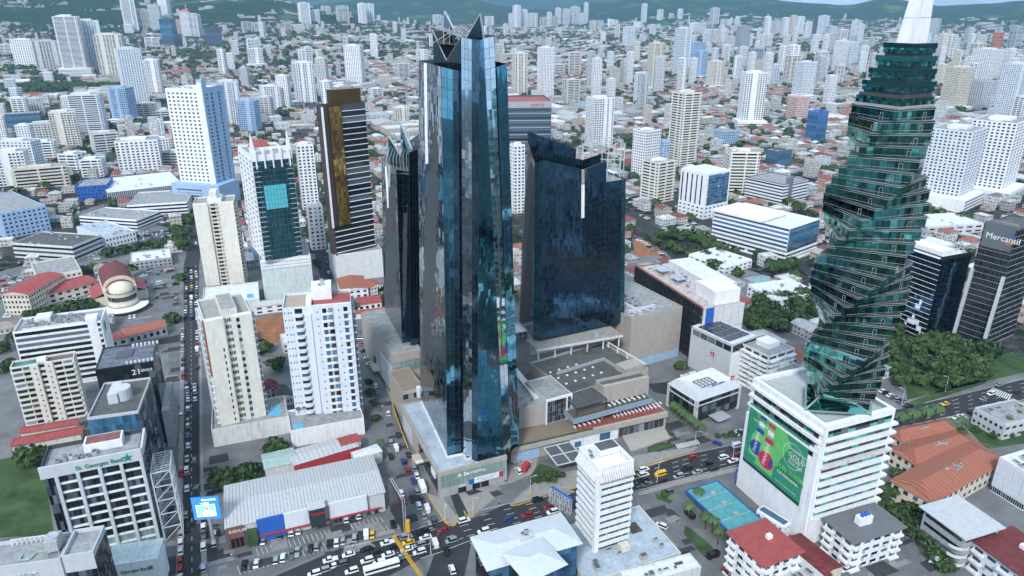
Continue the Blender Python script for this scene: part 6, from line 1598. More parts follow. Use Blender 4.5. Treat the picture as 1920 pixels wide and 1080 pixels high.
 bottle(.20, .20, .74, R(10), LB, 3, 'PANAMÁ'); bottle(.40, .11, .80, R(4), LR, 12, 'PANAMÁ')
 def words(s, x, z, size, m, sq=1.0): text('lettering', s, size, m, cloth, (x * w, -.1 - .12, z * hh), (R(90), 0, 0), .01, squeeze=sq)
 words('LA CERVEZA', .10, .86, 1.5, PK); words('LIGHT #1', .13, .815, 1.5, PK); words('DE PANAMÁ', .10, .77, 1.5, PW)
 words('LA CERVEZA', .60, .37, 2.0, PK); words('MÁS PREMIADA', .60, .315, 2.0, PK); words('DE PANAMÁ', .60, .26, 2.0, PW); words('EL ABUSO EN EL CONSUMO DE ALCOHOL', .58, .12, .6, PW)
 words('GOLD', .725, .635, 2.9, PW, 1.1); words('AWARD', .755, .59, 1.5, PW); words('CALIDAD QUE', .705, .74, 1.6, PW); words('VALE ORO', .735, .53, 1.6, PW)
 rg_ = MB(); n = 48
 for i in range(n):
  a0, a1 = 2 * math.pi * i / n, 2 * math.pi * (i + .6) / n
  c0, r_ = (.80 * w, .66 * hh), .155 * w
  q = [(c0[0] + rr * math.cos(a), -.22, c0[1] + rr * math.sin(a)) for rr, a in ((r_, a0), (r_ * 1.06, a0), (r_ * 1.06, a1), (r_, a1))]
  rg_.poly(q[::-1], PW)
 rg_.build('seal_print', cloth)
 # the twisting shaft
 c = P(1571, 742, H); zt = Zat(80, c.x, c.y)
 ztw = Zat(196, c.x, c.y)
 t = thing('spiral_tower', 'twisting green glass skyscraper with pale ledges and a white spire', 'skyscraper', (c.x, c.y, H - 1.4), 0)
 NF = 28; fh = (ztw - H) / NF
 PL = mat('pinkish_ledge', (0.36, 0.34, 0.34), stain=.2)
 rest = MB(); npan = 0; core = MB(); rails = MB()
 shift = lambda k: Vector((0.0, 0.0))
 th = [GA + R(8) + R(11.3) * (k - 4) for k in range(NF)]
 sides = [float(np.interp(k, (0, 5, 14, 20, NF), (18.5, 21, 24.2, 23.2, 16.6))) for k in range(NF)]
 def sq(s, a, z): return [(s / 2 * 1.41421 * math.cos(a + R(45 + 90 * i)), s / 2 * 1.41421 * math.sin(a + R(45 + 90 * i)), z) for i in range(4)]
 for k in range(NF):
  z = 1.4 + k * fh; s = sides[k]; a = th[k]
  core.prism([q[:2] for q in sq(s - 1.2, a, 0)], z, z + fh - .05, DSTEEL)
  lb = MB(); e4 = sq(s + 0.35, a, 0)
  for i in range(4):
   for zz, ww in ((z + fh - .12, .15), (z + fh - .75, .11)): lb.bar((e4[i][0], e4[i][1], zz), (e4[(i + 1) % 4][0], e4[(i + 1) % 4][1], zz), ww, PL)
  lb.build('floor_ledge', t)
  mb_ = MB(); mb_.prism([q[:2] for q in sq(s + 0.1, a, 0)], z + fh - .85, z + fh - .08, GLG, mat('dark_green_terrace', (0.012, 0.024, 0.024), rough=.35, var=.3)); mb_.build('glass_upstand', t)
  cs_ = sq(s, a, 0)
  for i in range(4):
   A, B = Vector(cs_[i][:2]), Vector(cs_[(i + 1) % 4][:2]); d = (B - A); n2 = Vector((d.y, -d.x)).normalized()
   vis = n2.dot(Vector((-c.x, -c.y)) - (A + B) / 2) > 0
   np_ = 9
   for j in range(np_):
    p0, p1 = A.lerp(B, (j + .03) / np_), A.lerp(B, (j + .97) / np_)
    e = [rnd.uniform(-.035, .035) for _ in range(3)]; e.append(e[0] + e[2] - e[1])
    pts = [(p0.x + n2.x * e[0], p0.y + n2.y * e[0], z), (p1.x + n2.x * e[1], p1.y + n2.y * e[1], z), (p1.x + n2.x * e[2], p1.y + n2.y * e[2], z + fh - .86), (p0.x + n2.x * e[3], p0.y + n2.y * e[3], z + fh - .86)]
    if vis and npan < 300 and (k + j) % 2 == 0: mb = MB(); mb.poly(pts, GLG); mb.build('pane', t); npan += 1
    else: rest.poly(pts, GLG)
  # a white door frame on the terrace of each floor, on the corner that juts out
  for i in range(4):
   A, B = Vector(cs_[i][:2]), Vector(cs_[(i + 1) % 4][:2]); d = (B - A).normalized(); n2 = Vector((d.y, -d.x))
   if n2.dot(Vector((-c.x, -c.y))) / c.length < 0.25: continue
   m_ = A.lerp(B, 0.72) + n2 * .12; fr = MB(); wz = 2.3
   for q0, q1 in (((0, 0), (0, wz)), ((1.1, 0), (1.1, wz)), ((0, wz), (1.1, wz))):
    fr.bar((m_.x + d.x * q0[0], m_.y + d.y * q0[0], z + q0[1]), (m_.x + d.x * q1[0], m_.y + d.y * q1[0], z + q1[1]), .1, GREY)
   fr.build('door_frame', t)
   rails.bar((A.x + n2.x * 1.0, A.y + n2.y * 1.0, z + .9), (B.x + n2.x * 1.0, B.y + n2.y * 1.0, z + .9), .08, PL)
 zt0 = 1.4 + NF * fh
 # stacked tiers above, no longer turning
 a = GA + R(6); tiers = [(16.4, 0), (15.2, 0), (13.8, 0), (12.4, 0), (10.8, 0)]
 th_ = (zt - (H - 1.4) - zt0) / len(tiers)
 for k, (s, d_) in enumerate(tiers):
  z = zt0 + k * th_; cs_ = sq(s, a, 0); off = Vector((k * 0.55, k * .2))
  core.prism([(q[0] + off.x, q[1] + off.y) for q in sq(s - 1, a, 0)], z, z + th_ - .02, DSTEEL)
  lb = MB(); lb.prism([(q[0] + off.x, q[1] + off.y) for q in sq(s + .4, a, 0)], z + th_ - 1.5 if k else z - .3, z + th_ if k else z + .6, GLG if k else PL); lb.build('tier_parapet', t)
  for i in range(4):
   A, B = Vector(cs_[i][:2]) + off, Vector(cs_[(i + 1) % 4][:2]) + off; d = (B - A); n2 = Vector((d.y, -d.x)).normalized()
   for r_ in range(2):
    for j in range(12):
     p0, p1 = A.lerp(B, (j + .03) / 12), A.lerp(B, (j + .97) / 12); za, zb = z + .7 + r_ * (th_ - 1.5) / 2, z + .6 + (r_ + 1) * (th_ - 1.5) / 2
     e = [rnd.uniform(-.03, .03) for _ in range(3)]; e.append(e[0] + e[2] - e[1])
     rest.poly([(p0.x + n2.x * e[0], p0.y + n2.y * e[0], za), (p1.x + n2.x * e[1], p1.y + n2.y * e[1], za), (p1.x + n2.x * e[2], p1.y + n2.y * e[2], zb), (p0.x + n2.x * e[3], p0.y + n2.y * e[3], zb)], GLG)
 core.build('core', t); rest.build('pane', t, 'stuff'); rails.build('terrace_rail', t, 'stuff')
 zs = zt0 + len(tiers) * th_
 o2 = Vector((2.6, 1.0))
 sp = MB(); n = 6
 for k in range(n):
  z0_, z1_ = zs + k * 7.5, zs + (k + 1) * 7.5 - .12; f0, f1 = 1 - k * .135, 1 - (k + 1) * .135
  kk = len(sp.v)
  for z_, f_ in ((z0_, f0), (z1_, f1)):
   for x, y in ((-4.6, -2.2), (4.6, -2.2), (4.6, 2.2), (-4.6, 2.2)):
    X = (x * f_ + 4.8 * (1 - f_) * .75); sp.v.append((o2.x + X * math.cos(a) - y * f_ * math.sin(a), o2.y + X * math.sin(a) + y * f_ * math.cos(a), z_))
  for q in ((0, 1, 5, 4), (1, 2, 6, 5), (2, 3, 7, 6), (3, 0, 4, 7), (4, 5, 6, 7)): sp.f.append(tuple(kk + i for i in q)); sp.m.append(sp.mi(WHITE))
 sp.build('spire', t)
 mm = MB()
 for k in range(6): mm.box(o2.x + 4.9 - k * .1, o2.x + 5.6 - k * .1, o2.y - .5, o2.y + .5, zs + 18 + k * 2.2, zs + 19.6 + k * 2.2, STEEL)
 mm.build('antenna_panel', t)
 # glass lean-to at the shaft's foot
 mb = MB(); q = [(-17, -11, 1.5), (6, -14, 1.5), (10, -6, 1.5), (-4, -2, 7), (-12, 2, 6)]
 mb.poly([q[0], q[1], q[3]], GLG); mb.poly([q[1], q[2], q[3]], GLG); mb.poly([q[0], q[3], q[4]], GLG); mb.build('glass_atrium', t)
 mb = MB()
 for i, j in ((0, 1), (1, 2), (0, 3), (1, 3), (2, 3), (0, 4), (3, 4)): mb.bar(q[i], q[j], .6, GLP)
 mb.build('atrium_frame', t)
 occupy_rect(c.x, c.y, 1, 0, -12, 12, -12, 12)
spiral()
def right_side():
 RED = mat('red_logo', (0.5, 0.02, 0.04))
 def alogo(par, x, y, z, s, face='F'):
  mb = MB()
  if face == 'F':
   mb.box(x, x + s, y - .15, y, z, z + s, RED); o = mb.build('logo', par)
   q = MB(); q.poly([(x + .15 * s, y - .18, z + .15 * s), (x + .35 * s, y - .18, z + .15 * s), (x + .5 * s, y - .18, z + .6 * s), (x + .65 * s, y - .18, z + .15 * s), (x + .85 * s, y - .18, z + .15 * s), (x + .5 * s, y - .18, z + .9 * s)], WHITE); q.build('logo_mark', o)
  else:
   mb.box(x - .15, x, y, y + s, z, z + s, RED); o = mb.build('logo', par)
   q = MB(); q.poly([(x - .18, y + s - a * s, z + c_ * s) for a, c_ in ((.15, .15), (.35, .15), (.5, .6), (.65, .15), (.85, .15), (.5, .9))], WHITE); q.build('logo_mark', o)
 # bank with the chamfered white roof
 F_ = fit((1308, 742), (1391, 714), L=(1262, 706), base=796)
 b = Bld('bank_building', 'low dark glass bank with a chamfered white roof and red A logo', 'building', F_, wall=BLACK, parapet=0, core=False)
 W, D, H = b.W, b.D, b.H
 b.wall.box(.3, W - .3, .3, D - .3, 1.5, H - 3, BLACK)
 b.curtain('F', 2, H - 4.2, 3, 9, u0=1.5, u1=W - .5, gl=GLD, t=-.2); b.curtain('L', 2, H - 4.2, 3, 9, u0=.5, u1=D - 1.5, gl=GLD, t=-.2)
 for f_, sp in (('F', W), ('L', D)): b.add('white_band', f_, 1, sp - .5, H - 6.4, H - 5.8, 0, .3, LGREY)
 for x, y in ((0, 0), (W - 1.2, 0), (0, D - 1.2), (W - 1.2, D - 1.2)): b.pbox('corner_pier', x, x + 1.6, y, y + 1.6, 0, H - 3.2, LGREY)
 rf = MB(); i_ = 2.6; lo = [(-.3, -.3, H - 3.4), (W + .3, -.3, H - 3.4), (W + .3, D + .3, H - 3.4), (-.3, D + .3, H - 3.4)]; hi = [(i_, i_, H), (W - i_, i_, H), (W - i_, D - i_, H), (i_, D - i_, H)]; inn = [(W * .32, D * .32, H - 1.6), (W * .68, D * .32, H - 1.6), (W * .68, D * .68, H - 1.6), (W * .32, D * .68, H - 1.6)]
 for i in range(4):
  j = (i + 1) % 4; rf.poly([lo[i], lo[j], hi[j], hi[i]], LGREY); rf.poly([hi[i], hi[j], inn[j], inn[i]], ROOFW)
 rf.poly(lo[::-1], LGREY); rf.poly(inn, ROOFD); rf.build('roof', b.t)
 for k in range(12): b.piece('rooftop_fan', (W * .34 + (k % 4) * W * .08, W * .34 + (k % 4) * W * .08 + 1.2, D * .35 + (k // 4) * D * .1, D * .35 + (k // 4) * D * .1 + 1.2, H - 1.58, H - .9), LGREY)
 text('lettering', 'Banco Aliado', 2.0, WHITE, b.t, (W * .18, D - i_, H + .2), (R(90), 0, 0), .1); text('lettering', 'Banco Aliado', 1.6, BLUEP, b.t, (W * .42, i_ + .6, H + .05), (R(90), 0, 0), .1); alogo(b.t, W * .84, i_ + .5, H, 2.4); alogo(b.t, .2, -.05, H - 8.5, 1.3)
 b.pbox('entrance_canopy', W * .3, W * .6, -7, 0, 2.2, 2.7, GREY); b.done()
 # grey box with solar panels
 b = Bld('bank_annex', 'grey panel block with solar panels and a red A logo', 'building', fit((1373, 646), (1420, 629), L=(1313, 606), base=724), wall=LGREY, roof=ROOFW, parapet=.4)
 W, D, H = b.W, b.D, b.H
 for i in range(5): b.add('window', 'L', D * .05 + i * D * .19, D * .05 + (i + .92) * D * .19, H - 4.6, H - 1.4, 0, .08, GLD)
 b.add('loggia', 'F', 1, W - .2, H - 5, H - 1.2, 0, .1, GLD); b.add('wall_panel', 'F', .6, W, .2, H - 6, 0, .6, WHITE)
 PV = mat('solar_cells', (0.03, 0.04, 0.06), rough=.15, spec=.6)
 for i in range(3):
  for k in range(4): b.piece('solar_panel', (W * .1 + i * W * .28, W * .1 + i * W * .28 + W * .25, D * .12 + k * D * .2, D * .12 + k * D * .2 + D * .18, b.rt + .3, b.rt + .45), PV)
 for i in range(10):
  for k in range(5): b.add('wall_panel', 'L', i * D / 10 + .03, (i + 1) * D / 10 - .03, .2 + k * (H - 6) / 5, .2 + (k + 1) * (H - 6) / 5 - .05, 0, .08, LGREY)
 alogo(b.t, -.1, D * .38, H * .52, 2.6, 'L'); b.done()
 # terrace apartments
 for F_, R_, L_, bs, lab in (((1442, 668), (1490, 652), (1393, 636), 742, 'white apartment block of jutting balcony slabs, rear wing'), ((1470, 702), (1504, 688), (1436, 664), 752, 'white apartment block of jutting balcony slabs, front wing')):
  b = Bld('apartment_block', lab, 'apartments', fit(F_, R_, L=L_, base=bs), wall=OFFW, roof=ROOFG, parapet=.8)
  nf = 8; fh = (b.H - 1.2) / nf
  for f_, sp in (('F', b.W), ('L', b.D)):
   for k in range(nf):
    n = max(2, int(sp / 5))
    for i in range(n):
     a = i * sp / n; b.add('window', f_, a + .8, a + sp / n - .8, .6 + k * fh + .9, .6 + k * fh + fh * .85, 0, .06, GLD)
     b.add('balcony_slab', f_, a + .2, a + sp / n - .2, .4 + k * fh, .4 + k * fh + .9, 0, 1.5 + .5 * ((i + k) % 2), WHITE)
  b.pbox('lift_house', b.W * .35, b.W * .8, b.D * .3, b.D * .7, b.rt, b.rt + 3, WHITE); b.done()
 # burnt black frame of the unfinished block
 b = Bld('unfinished_block', 'unfinished block with a black ribbed side, white end wall and cluttered roof', 'building', fit((1319, 579), (1396, 567), L=(1185, 500), base=682), wall=DGREY, roof=mat('pinkish_screed', (0.50, 0.44, 0.42), var=.3, stain=.4), parapet=.6)
 W, D, H = b.W, b.D, b.H
 n = 34
 for i in range(n):
  b.add('black_fin', 'L', i * D / n, i * D / n + D / n * .45, .2, H - .1, 0, 1.2, BLACK)
 for k in range(7): b.add('floor_slab', 'L', 0, D, 1 + k * (H - 2) / 7, 1.5 + k * (H - 2) / 7, 0, .6, CONC)
 for i in range(60): b.add('debris_panel', 'L', (i * 7.7) % (D - 2), (i * 7.7) % (D - 2) + 1.2, (i * 4.3) % (H - 4), (i * 4.3) % (H - 4) + 2, .2, .5, rnd.choice([CONC, OFFW, GREY]))
 b.wbox('F', 0, W, 0, H, 0, .3, OFFW); b.add('blue_sheet', 'F', W * .06, W * .26, H * .35, H, .3, .4, BLUEP); b.add('seam', 'F', W * .5, W * .51, 0, H, .3, .34, GREY); b.add('seam', 'F', 0, W, H * .62, H * .63, .3, .34, GREY)
 b.pbox('roof_block', W * .35, W * .98, 4, D * .3, b.rt, b.rt + 8, WHITE); b.pbox('roof_block', W * .7, W * 1.3, D * .25, D * .9, b.rt - 1, b.rt + 5, ROOFW)
 for x, y in ((W * .25, D * .5), (W * .2, D * .72)):
  q = MB(); q.box(x, x + 7, y, y + 9, b.rt + 3, b.rt + 3.2, ROOFB)
  for dx in (0, 6.7):
   for dy in (0, 8.7): q.box(x + dx, x + dx + .3, y + dy, y + dy + .3, b.rt, b.rt + 3, STEEL)
  q.build('site_shelter', b.t)
 b.plant(2, W * .9, D * .3, D - 3, 26, 3); b.pbox('orange_rail', .7, 1.0, 2, D - 1, b.rt, b.rt + 1.1, ORANGE); b.done()
 # white banded office and others in the middle right
 b = Bld('office_block', 'long white banded office with a blue glass corner left of the spiral tower', 'building', fit((1481, 430), (1538, 411), L=(1367, 388), base=494), wall=WHITE, roof=ROOFW, parapet=.8)
 W, D, H = b.W, b.D, b.H
 nf = 8; fh = H / nf
 for k in range(nf):
  gl = GLB if k >= 3 else GLM
  if k: b.add('window_band', 'L', .3, D - .3, k * fh + .45 * fh, k * fh + .95 * fh, 0, .08, gl); b.add('window_band', 'F', .3, W - .3, k * fh + .45 * fh, k * fh + .95 * fh, 0, .08, gl)
  else:
   for i in range(8): b.add('arcade_bay', 'L', 1 + i * D / 8, (i + .8) * D / 8, .2, fh * .9, 0, .08, BLACK)
  b.add('white_band', 'L', 0, D * (1 if k < 3 else .72), k * fh, k * fh + .42 * fh, 0, .8, WHITE); b.add('white_band', 'F', 0, W, k * fh, k * fh + .42 * fh, 0, .8 if k < 3 else .2, WHITE if k < 3 else GLB)
 b.pbox('roof_plate', -1.5, W * .8, D * .35, D + 1, b.H + .01, b.H + 1.6, WHITE); b.done()
 b = Bld('office_block', 'white corner office with a dark glass front in the right middle', 'building', fit((1327, 326), (1371, 318), L=(1295, 312), base=412), wall=WHITE, roof=ROOFW, parapet=1.2)
 b.curtain('F', b.H * .3, b.H - 2, 10, 6, u0=2, u1=b.W - 2, gl=GLB, cap=60)
 for i in range(5): b.add('window', 'L', 2 + i * b.D / 5.5, 3.6 + i * b.D / 5.5, b.H * .3, b.H - 3, 0, .08, GLD)
 b.grid('F', 1, b.H * .28, 3, 6, .5, .4, gl=GLM); b.grid('L', 1, b.H * .28, 3, 6, .5, .4, gl=GLM); b.done()
 b = Bld('office_block', 'grey purple stepped office with white bands in the right middle', 'building', fit((1470, 346), (1516, 336), L=(1425, 326), base=385), wall=mat('slate_render', (0.16, 0.18, 0.24)), roof=ROOFG)
 b.strip('F', 1, b.H - 1, 6, .5, .3, bandm=WHITE); b.strip('L', 1, b.H - 1, 6, .5, .3, bandm=WHITE); b.pbox('fin_wall', b.W * .2, b.W * .35, -.6, 4, 0, b.H + 6, b.wallm); b.done()
 # glossy black towers on the right
 b = Bld('office_tower', 'black glass tower with white panels near its foot, left of the lettered one', 'tower', fit((1768, 482), (1823, 472), L=(1707, 456), base=640), wall=BLACK, roof=ROOFW, parapet=1.0)
 W, D, H = b.W, b.D, b.H
 b.curtain('L', 2, H - 2, 16, 13, gl=GLN, gap=.18, tilt=.02, cap=200); b.curtain('F', 2, H - 2, 16, 8, gl=GLN, gap=.18, tilt=.02, cap=300)
 for k in range(16): b.add('grey_ledge', 'L', 0, D, 2 + k * (H - 4) / 16 - .12, 2 + k * (H - 4) / 16 + .12, 0, .5, LGREY)
 for u, z, n in ((.08, .12, 2), (.14, .18, 2), (.2, .24, 1), (.44, .08, 1), (.5, .14, 3), (.6, .2, 1), (.68, .16, 2), (.76, .1, 2), (.62, .34, 2), (.7, .4, 1), (.86, .04, 1)): b.add('white_panel', 'L', D * u, D * (u + .06 * n), H * z, H * (z + .055), .1, .35, WHITE)
 b.pbox('roof_screen', 1, W * .5, 2, D - 2, b.rt, b.rt + 3.5, WHITE); b.pbox('roof_screen', W * .6, W - 1, D * .4, D - 1, b.rt, b.rt + 3, ROOFW); b.plant(W * .55, W - 1, 2, D * .4, 5); b.pbox('roof_canopy', -1.5, 0, 1, D - 1, H - 1.5, H - .8, WHITE); b.done()
 b = Bld('office_tower', 'black glass tower with white Mercantil lettering at the right edge', 'tower', fit((1908, 430), (1960, 414), L=(1823, 423), base=655), wall=DGREY, roof=ROOFD, parapet=1.0)
 W, D, H = b.W, b.D, b.H
 b.curtain('L', 2, H - 1, 20, 12, gl=GLX, gap=.16, tilt=.02, cap=240); b.curtain('F', 2, H - 1, 20, 8, gl=GLX, gap=.16, tilt=.02, cap=300)
 for k in range(20): b.add('grey_ledge', 'L', 0, D, 2 + k * (H - 3) / 20 - .1, 2 + k * (H - 3) / 20 + .06, 0, .3, GREY); b.add('grey_ledge', 'F', 0, W, 2 + k * (H - 3) / 20 - .1, 2 + k * (H - 3) / 20 + .06, 0, .3, GREY)
 b.add('sign_panel', 'L', D * .05, D * .97, H - 14, H + 1.0, .1, .45, mat('sign_slate', (0.13, 0.15, 0.16), rough=.5))
 text('lettering', 'Mercantil', 5.0, WHITE, b.t, (-.6, D * .86, H - 8.5), (R(90), 0, R(-90)), .1, squeeze=.98)
 ORG = mat('orange_logo', (0.75, 0.20, 0.02)); q = MB(); cy, cz, r_ = D * .13, H - 6.5, 3.2
 for i in range(12):
  a0, a1 = R(100 - i * 22), R(100 - (i + 1) * 22); m = BLUEP if i < 5 else ORG; f0, f1 = .35 + .05 * i, .35 + .05 * (i + 1)
  if i < 5: f0, f1 = .85 - .08 * i, .85 - .08 * (i + 1)
  q.poly([(-.62, cy - r_ * math.cos(a0), cz + r_ * math.sin(a0)), (-.62, cy - r_ * math.cos(a1), cz + r_ * math.sin(a1)), (-.62, cy - r_ * f1 * math.cos(a1), cz + r_ * f1 * math.sin(a1)), (-.62, cy - r_ * f0 * math.cos(a0), cz + r_ * f0 * math.sin(a0))][::-1], m)
 q.build('logo', b.t)
 for y in (D * 1.0, D * .02): q = MB(); q.bar((-4, y, 0), (-.6, y, H * .62), 1.6, LGREY); q.build('slanted_pier', b.t)
 q = MB()
 for i in range(14): q.bar((1, i * D / 14, H), (1, i * D / 14, H + 2.2), .2, STEEL)
 q.bar((1, 0, H + 2.2), (1, D, H + 2.2), .2, STEEL); q.build('roof_rail', b.t); b.done()
 # low blocks on the right
 for F_, R_, L_, h, wall, roofm, lab, mode in (((1360, 500), (1410, 486), (1300, 474), 7, WHITE, ROOFW, 'flat white hall among trees left of the spiral tower', 0), ((1452, 560), (1535, 548), (1440, 528), 9, WHITE, ROOFW, 'white shed with rooftop plant beside the spiral tower', 0), ((1740, 425), (1845, 418), (1728, 402), 9, OFFW, ROOFW, 'broad pale hall roof behind the black tower', 0), ((1885, 795), (1960, 778), (1868, 755), 9, LGREY, ROOFG, 'grey roofed block at the right edge by the avenue', 1),
          ((1938, 893), (1995, 875), (1876, 856), 17, WHITE2, ROOFW, 'white gridded block with roof plant at the right edge', 2), ((1810, 1008), (1874, 988), (1745, 950), 15, GREY, ROOFW, 'house with broad pale metal roof and curved balconies', 3), ((1600, 1017), (1693, 988), (1553, 973), None, WHITE, mat('charcoal_roof', (0.15, 0.155, 0.165), stain=.2), 'white apartment house with dark flat roof and blue water tanks', 4), ((1432, 1060), (1501, 1034), (1361, 1003), 17, WHITE, ROOFR, 'apartment house with a broad flat red roof at the bottom', 5),
          ((1100, 1092), (1277, 1036), None, 6, OFFW, ROOFB, 'low annex with patched blue grey roof round the white banded tower', 6), ((1180, 1100), (1315, 1062), None, 9, OFFW, ROOFW, 'pale patched roof block at the bottom edge', 6), ((1476, 1110), (1545, 1080), (1420, 1065), 10, OFFW, METALW, 'pale metal roof at the bottom edge beside the red roof', 6), ((1925, 1085), (2000, 1060), (1833, 1012), 12, WHITE2, ROOFM, 'white house with a rusty dark red roof in the bottom right corner', 4)):
  kw = dict(L=L_) if L_ else dict(BR=(1195, 948) if F_[0] == 1100 else (1280, 1040))
  fd = fit(F_, R_, h=h, **kw) if h else fit(F_, R_, base=1072, **kw)
  b = Bld('house' if 'house' in lab else 'commercial_block', lab, 'building', fd, wall=wall, roof=roofm, parapet=.5 if mode in (4, 5) else .8)
  W, D, H = b.W, b.D, b.H; nf = max(1, int(H / 3.3)); fh = H / nf
  if mode in (4, 5):
   b.pbox('roof_plate', -1.2, W + 1.2, -1.2, D + 1.2, H, H + .35, roofm)
   for f_, sp in (('F', W), ('L', D)):
    n = max(3, int(sp / 4))
    for k in range(nf):
     for i in range(n):
      a = i * sp / n; b.add('window', f_, a + .9, a + sp / n - .9, k * fh + 1.0, k * fh + 2.2, 0, .06, GLD)
      if (i % 2 == 0 and f_ == 'L') or i in (0, n - 1): b.add('balcony_slab', f_, a + .2, a + sp / n - .2, k * fh + .1, k * fh + .9, 0, 1.4, WHITE)
      elif rnd.random() < .4: b.add('air_conditioner', f_, a + .9, a + 1.7, k * fh + .3, k * fh + .9, 0, .5, MACH)
   if 'tanks' in lab:
    b.pbox('tank_house', W * .35, W * .6, D * .4, D * .62, H + .35, H + 3.6, WHITE)
    for i in range(3): q = MB(); q.lathe(W * .42 + i * 1.5, D * .5, [(.65, H + 3.6), (.65, H + 5), (.3, H + 5.3), (.01, H + 5.35)], BLUEP if i < 2 else GLB, 12); q.build('water_tank', b.t)
   else: b.pbox('roof_hatch', W * .6, W * .72, D * .5, D * .6, H + .35, H + 1.8, WHITE)
  elif mode == 2:
   for f_, sp in (('F', W), ('L', D)):
    for i in range(10):
     for k in range(4): b.add('mesh_panel', f_, i * sp / 10 + .04, (i + 1) * sp / 10 - .04, 3.2 + k * (H - 4) / 4, 3.2 + (k + 1) * (H - 4) / 4 - .08, 0, .15, WHITE2)
    for i in range(16): b.add('window', f_, i * sp / 16 + .1, (i + 1) * sp / 16 - .1, .6, 2.8, 0, .05, GLD)
   b.plant(2, W - 2, 2, D - 2, 14, 3)
  elif mode == 3:
   b.pbox('roof_plate', -1.5, W + 1.5, -1.5, D + 1.5, H, H + .4, METALW)
   for k in range(4): b.add('window_band', 'F', 1, W - 1, k * fh + 1, k * fh + 2.4, 0, .06, GLD); b.add('window_band', 'L', 1, D - 1, k * fh + 1, k * fh + 2.4, 0, .06, GLD)
   for k in range(3):
    q = MB(); q.lathe(1, 3, [(4.2, k * 3.6 + 2.6), (4.2, k * 3.6 + 3.7), (3.9, k * 3.6 + 3.7), (3.9, k * 3.6 + 2.6)], OFFW, 14, math.pi, 1.6 * math.pi); q.build('curved_balcony', b.t)
  elif mode in (0, 1):
   b.grid('F', .3, H - .8, nf, 6, .6, .4); b.grid('L', .3, H - .8, nf, 6, .6, .4); b.plant(2, W - 2, 2, D - 2, 6, 3)
  else:
   b.plant(2, W - 2, 2, max(4, D * .4), 7, 3.0)
   b.pbox('dirt_patch', W * .72, W * .84, D * .55, D * .75, b.rt, b.rt + .03, mat('brown_dirt', (0.10, 0.07, 0.05), var=.5))
  b.done()
 # terracotta roofed school
 for i, (F_, R_, L_, h, lab) in enumerate((((1747, 942), (1886, 862), (1675, 900), 9, 'school hall under a long terracotta roof, front wing'), ((1720, 872), (1838, 836), (1680, 838), 8, 'school hall under a terracotta roof, middle wing'), ((1690, 826), (1790, 806), (1668, 808), 8, 'school hall under a terracotta roof, rear wing'))):
  s = shed('school_hall', lab, 'school', fit(F_, R_, L=L_, h=h), CREAM, ROOFT, 3.0, 1.0, nx=14, nf=2, ribs=24, hip=True); s.plant(s.W * .4, s.W * .6, s.D * .3, s.D * .5, 6, 2, s.H + 1.6); s.done()
 for F_, R_, L_, lab in (((1545, 1078), (1580, 1062), (1490, 1005), 'dark red lean-to roof between the red roofed house and the podium'), ((1500, 1100), (1560, 1078), (1480, 1080), 'dark red shed roof at the bottom edge')):
  s = shed('shed', lab, 'shed', fit(F_, R_, L=L_, h=5), CREAM, ROOFM, .8, .3, ribs=8); s.done()
 # white banded tower
 b = Bld('office_tower', 'white banded office tower with a slatted crown in the foreground', 'tower', fit((1123, 880), (1189, 862), L=(1085, 839), base=1054), wall=WHITE, roof=ROOFW, parapet=2.4, pt=.6)
 W, D, H = b.W, b.D, b.H
 nf = 12; z0, z1 = 1.0, H - 5.2; fh = (z1 - z0) / nf
 for f_, sp in (('F', W), ('L', D)):
  for k in range(nf):
   z = z0 + k * fh
   n = 12
   if f_ == 'F':
    for i in range(n): b.add('window', f_, 1.0 + i * (sp - 1.4) / n + .05, 1.0 + (i + 1) * (sp - 1.4) / n - .05, z + fh * .45, z + fh * .98, 0, .06, rnd.choice([GLD, GLD, GLM]))
   else: b.add('window_band', f_, .4, sp - 1.2, z + fh * .45, z + fh * .98, 0, .06, GLD)
   b.add('white_band', f_, .6, sp + (.0 if f_ == 'F' else -1.0), z, z + fh * .42, 0, .8, WHITE)
  for i in range(15):
   u = .8 + i * (sp - 1.6) / 14; q = MB()
   p_ = [(0.05, z1), (1.9, z1 + .4), (1.9, z1 + .8), (.3, H - 1.8), (.05, H - 1.8)]
   pts = []
   for s_ in (-.16, .16):
    for n_, v in p_:
     bx = b.loc_box(f_, u + s_, u + s_, v, v, n_, n_); pts.append((bx[0], bx[2], bx[4]))
   q.v = pts; q.f = [tuple(range(5))[::-1], tuple(range(5, 10))] + [(j, (j + 1) % 5, 5 + (j + 1) % 5, 5 + j) for j in range(5)]; q.m = [0] * 7; q.mats = [WHITE]; q.build('crown_fin', b.t)
  b.add('crown_sill', f_, 0, sp, z1 - .1, z1 + .3, 0, 1.7, mat('rusty_white', (0.55, 0.42, 0.40), stain=.4))
 b.pbox('corner_pier', -.95, .95, -.95, .55, 0, H - 1.8, WHITE)
 b.pbox('roof_house', W * .35, W * .95, D * .55, D * .95, b.rt, b.rt + 3.2, WHITE); b.pbox('roof_house_deck', W * .38, W * .92, D * .58, D * .92, b.rt + 3.2, b.rt + 3.3, ROOFD); b.pbox('white_sheet', W * .08, W * .85, D * .1, D * .5, b.rt + 1.0, b.rt + 1.2, WHITE); b.plant(W * .1, W * .3, D * .6, D * .95, 3); b.pbox('chiller', W * .55, W * .8, -6, -3, 6.2, 8.6, CREAM); b.done()
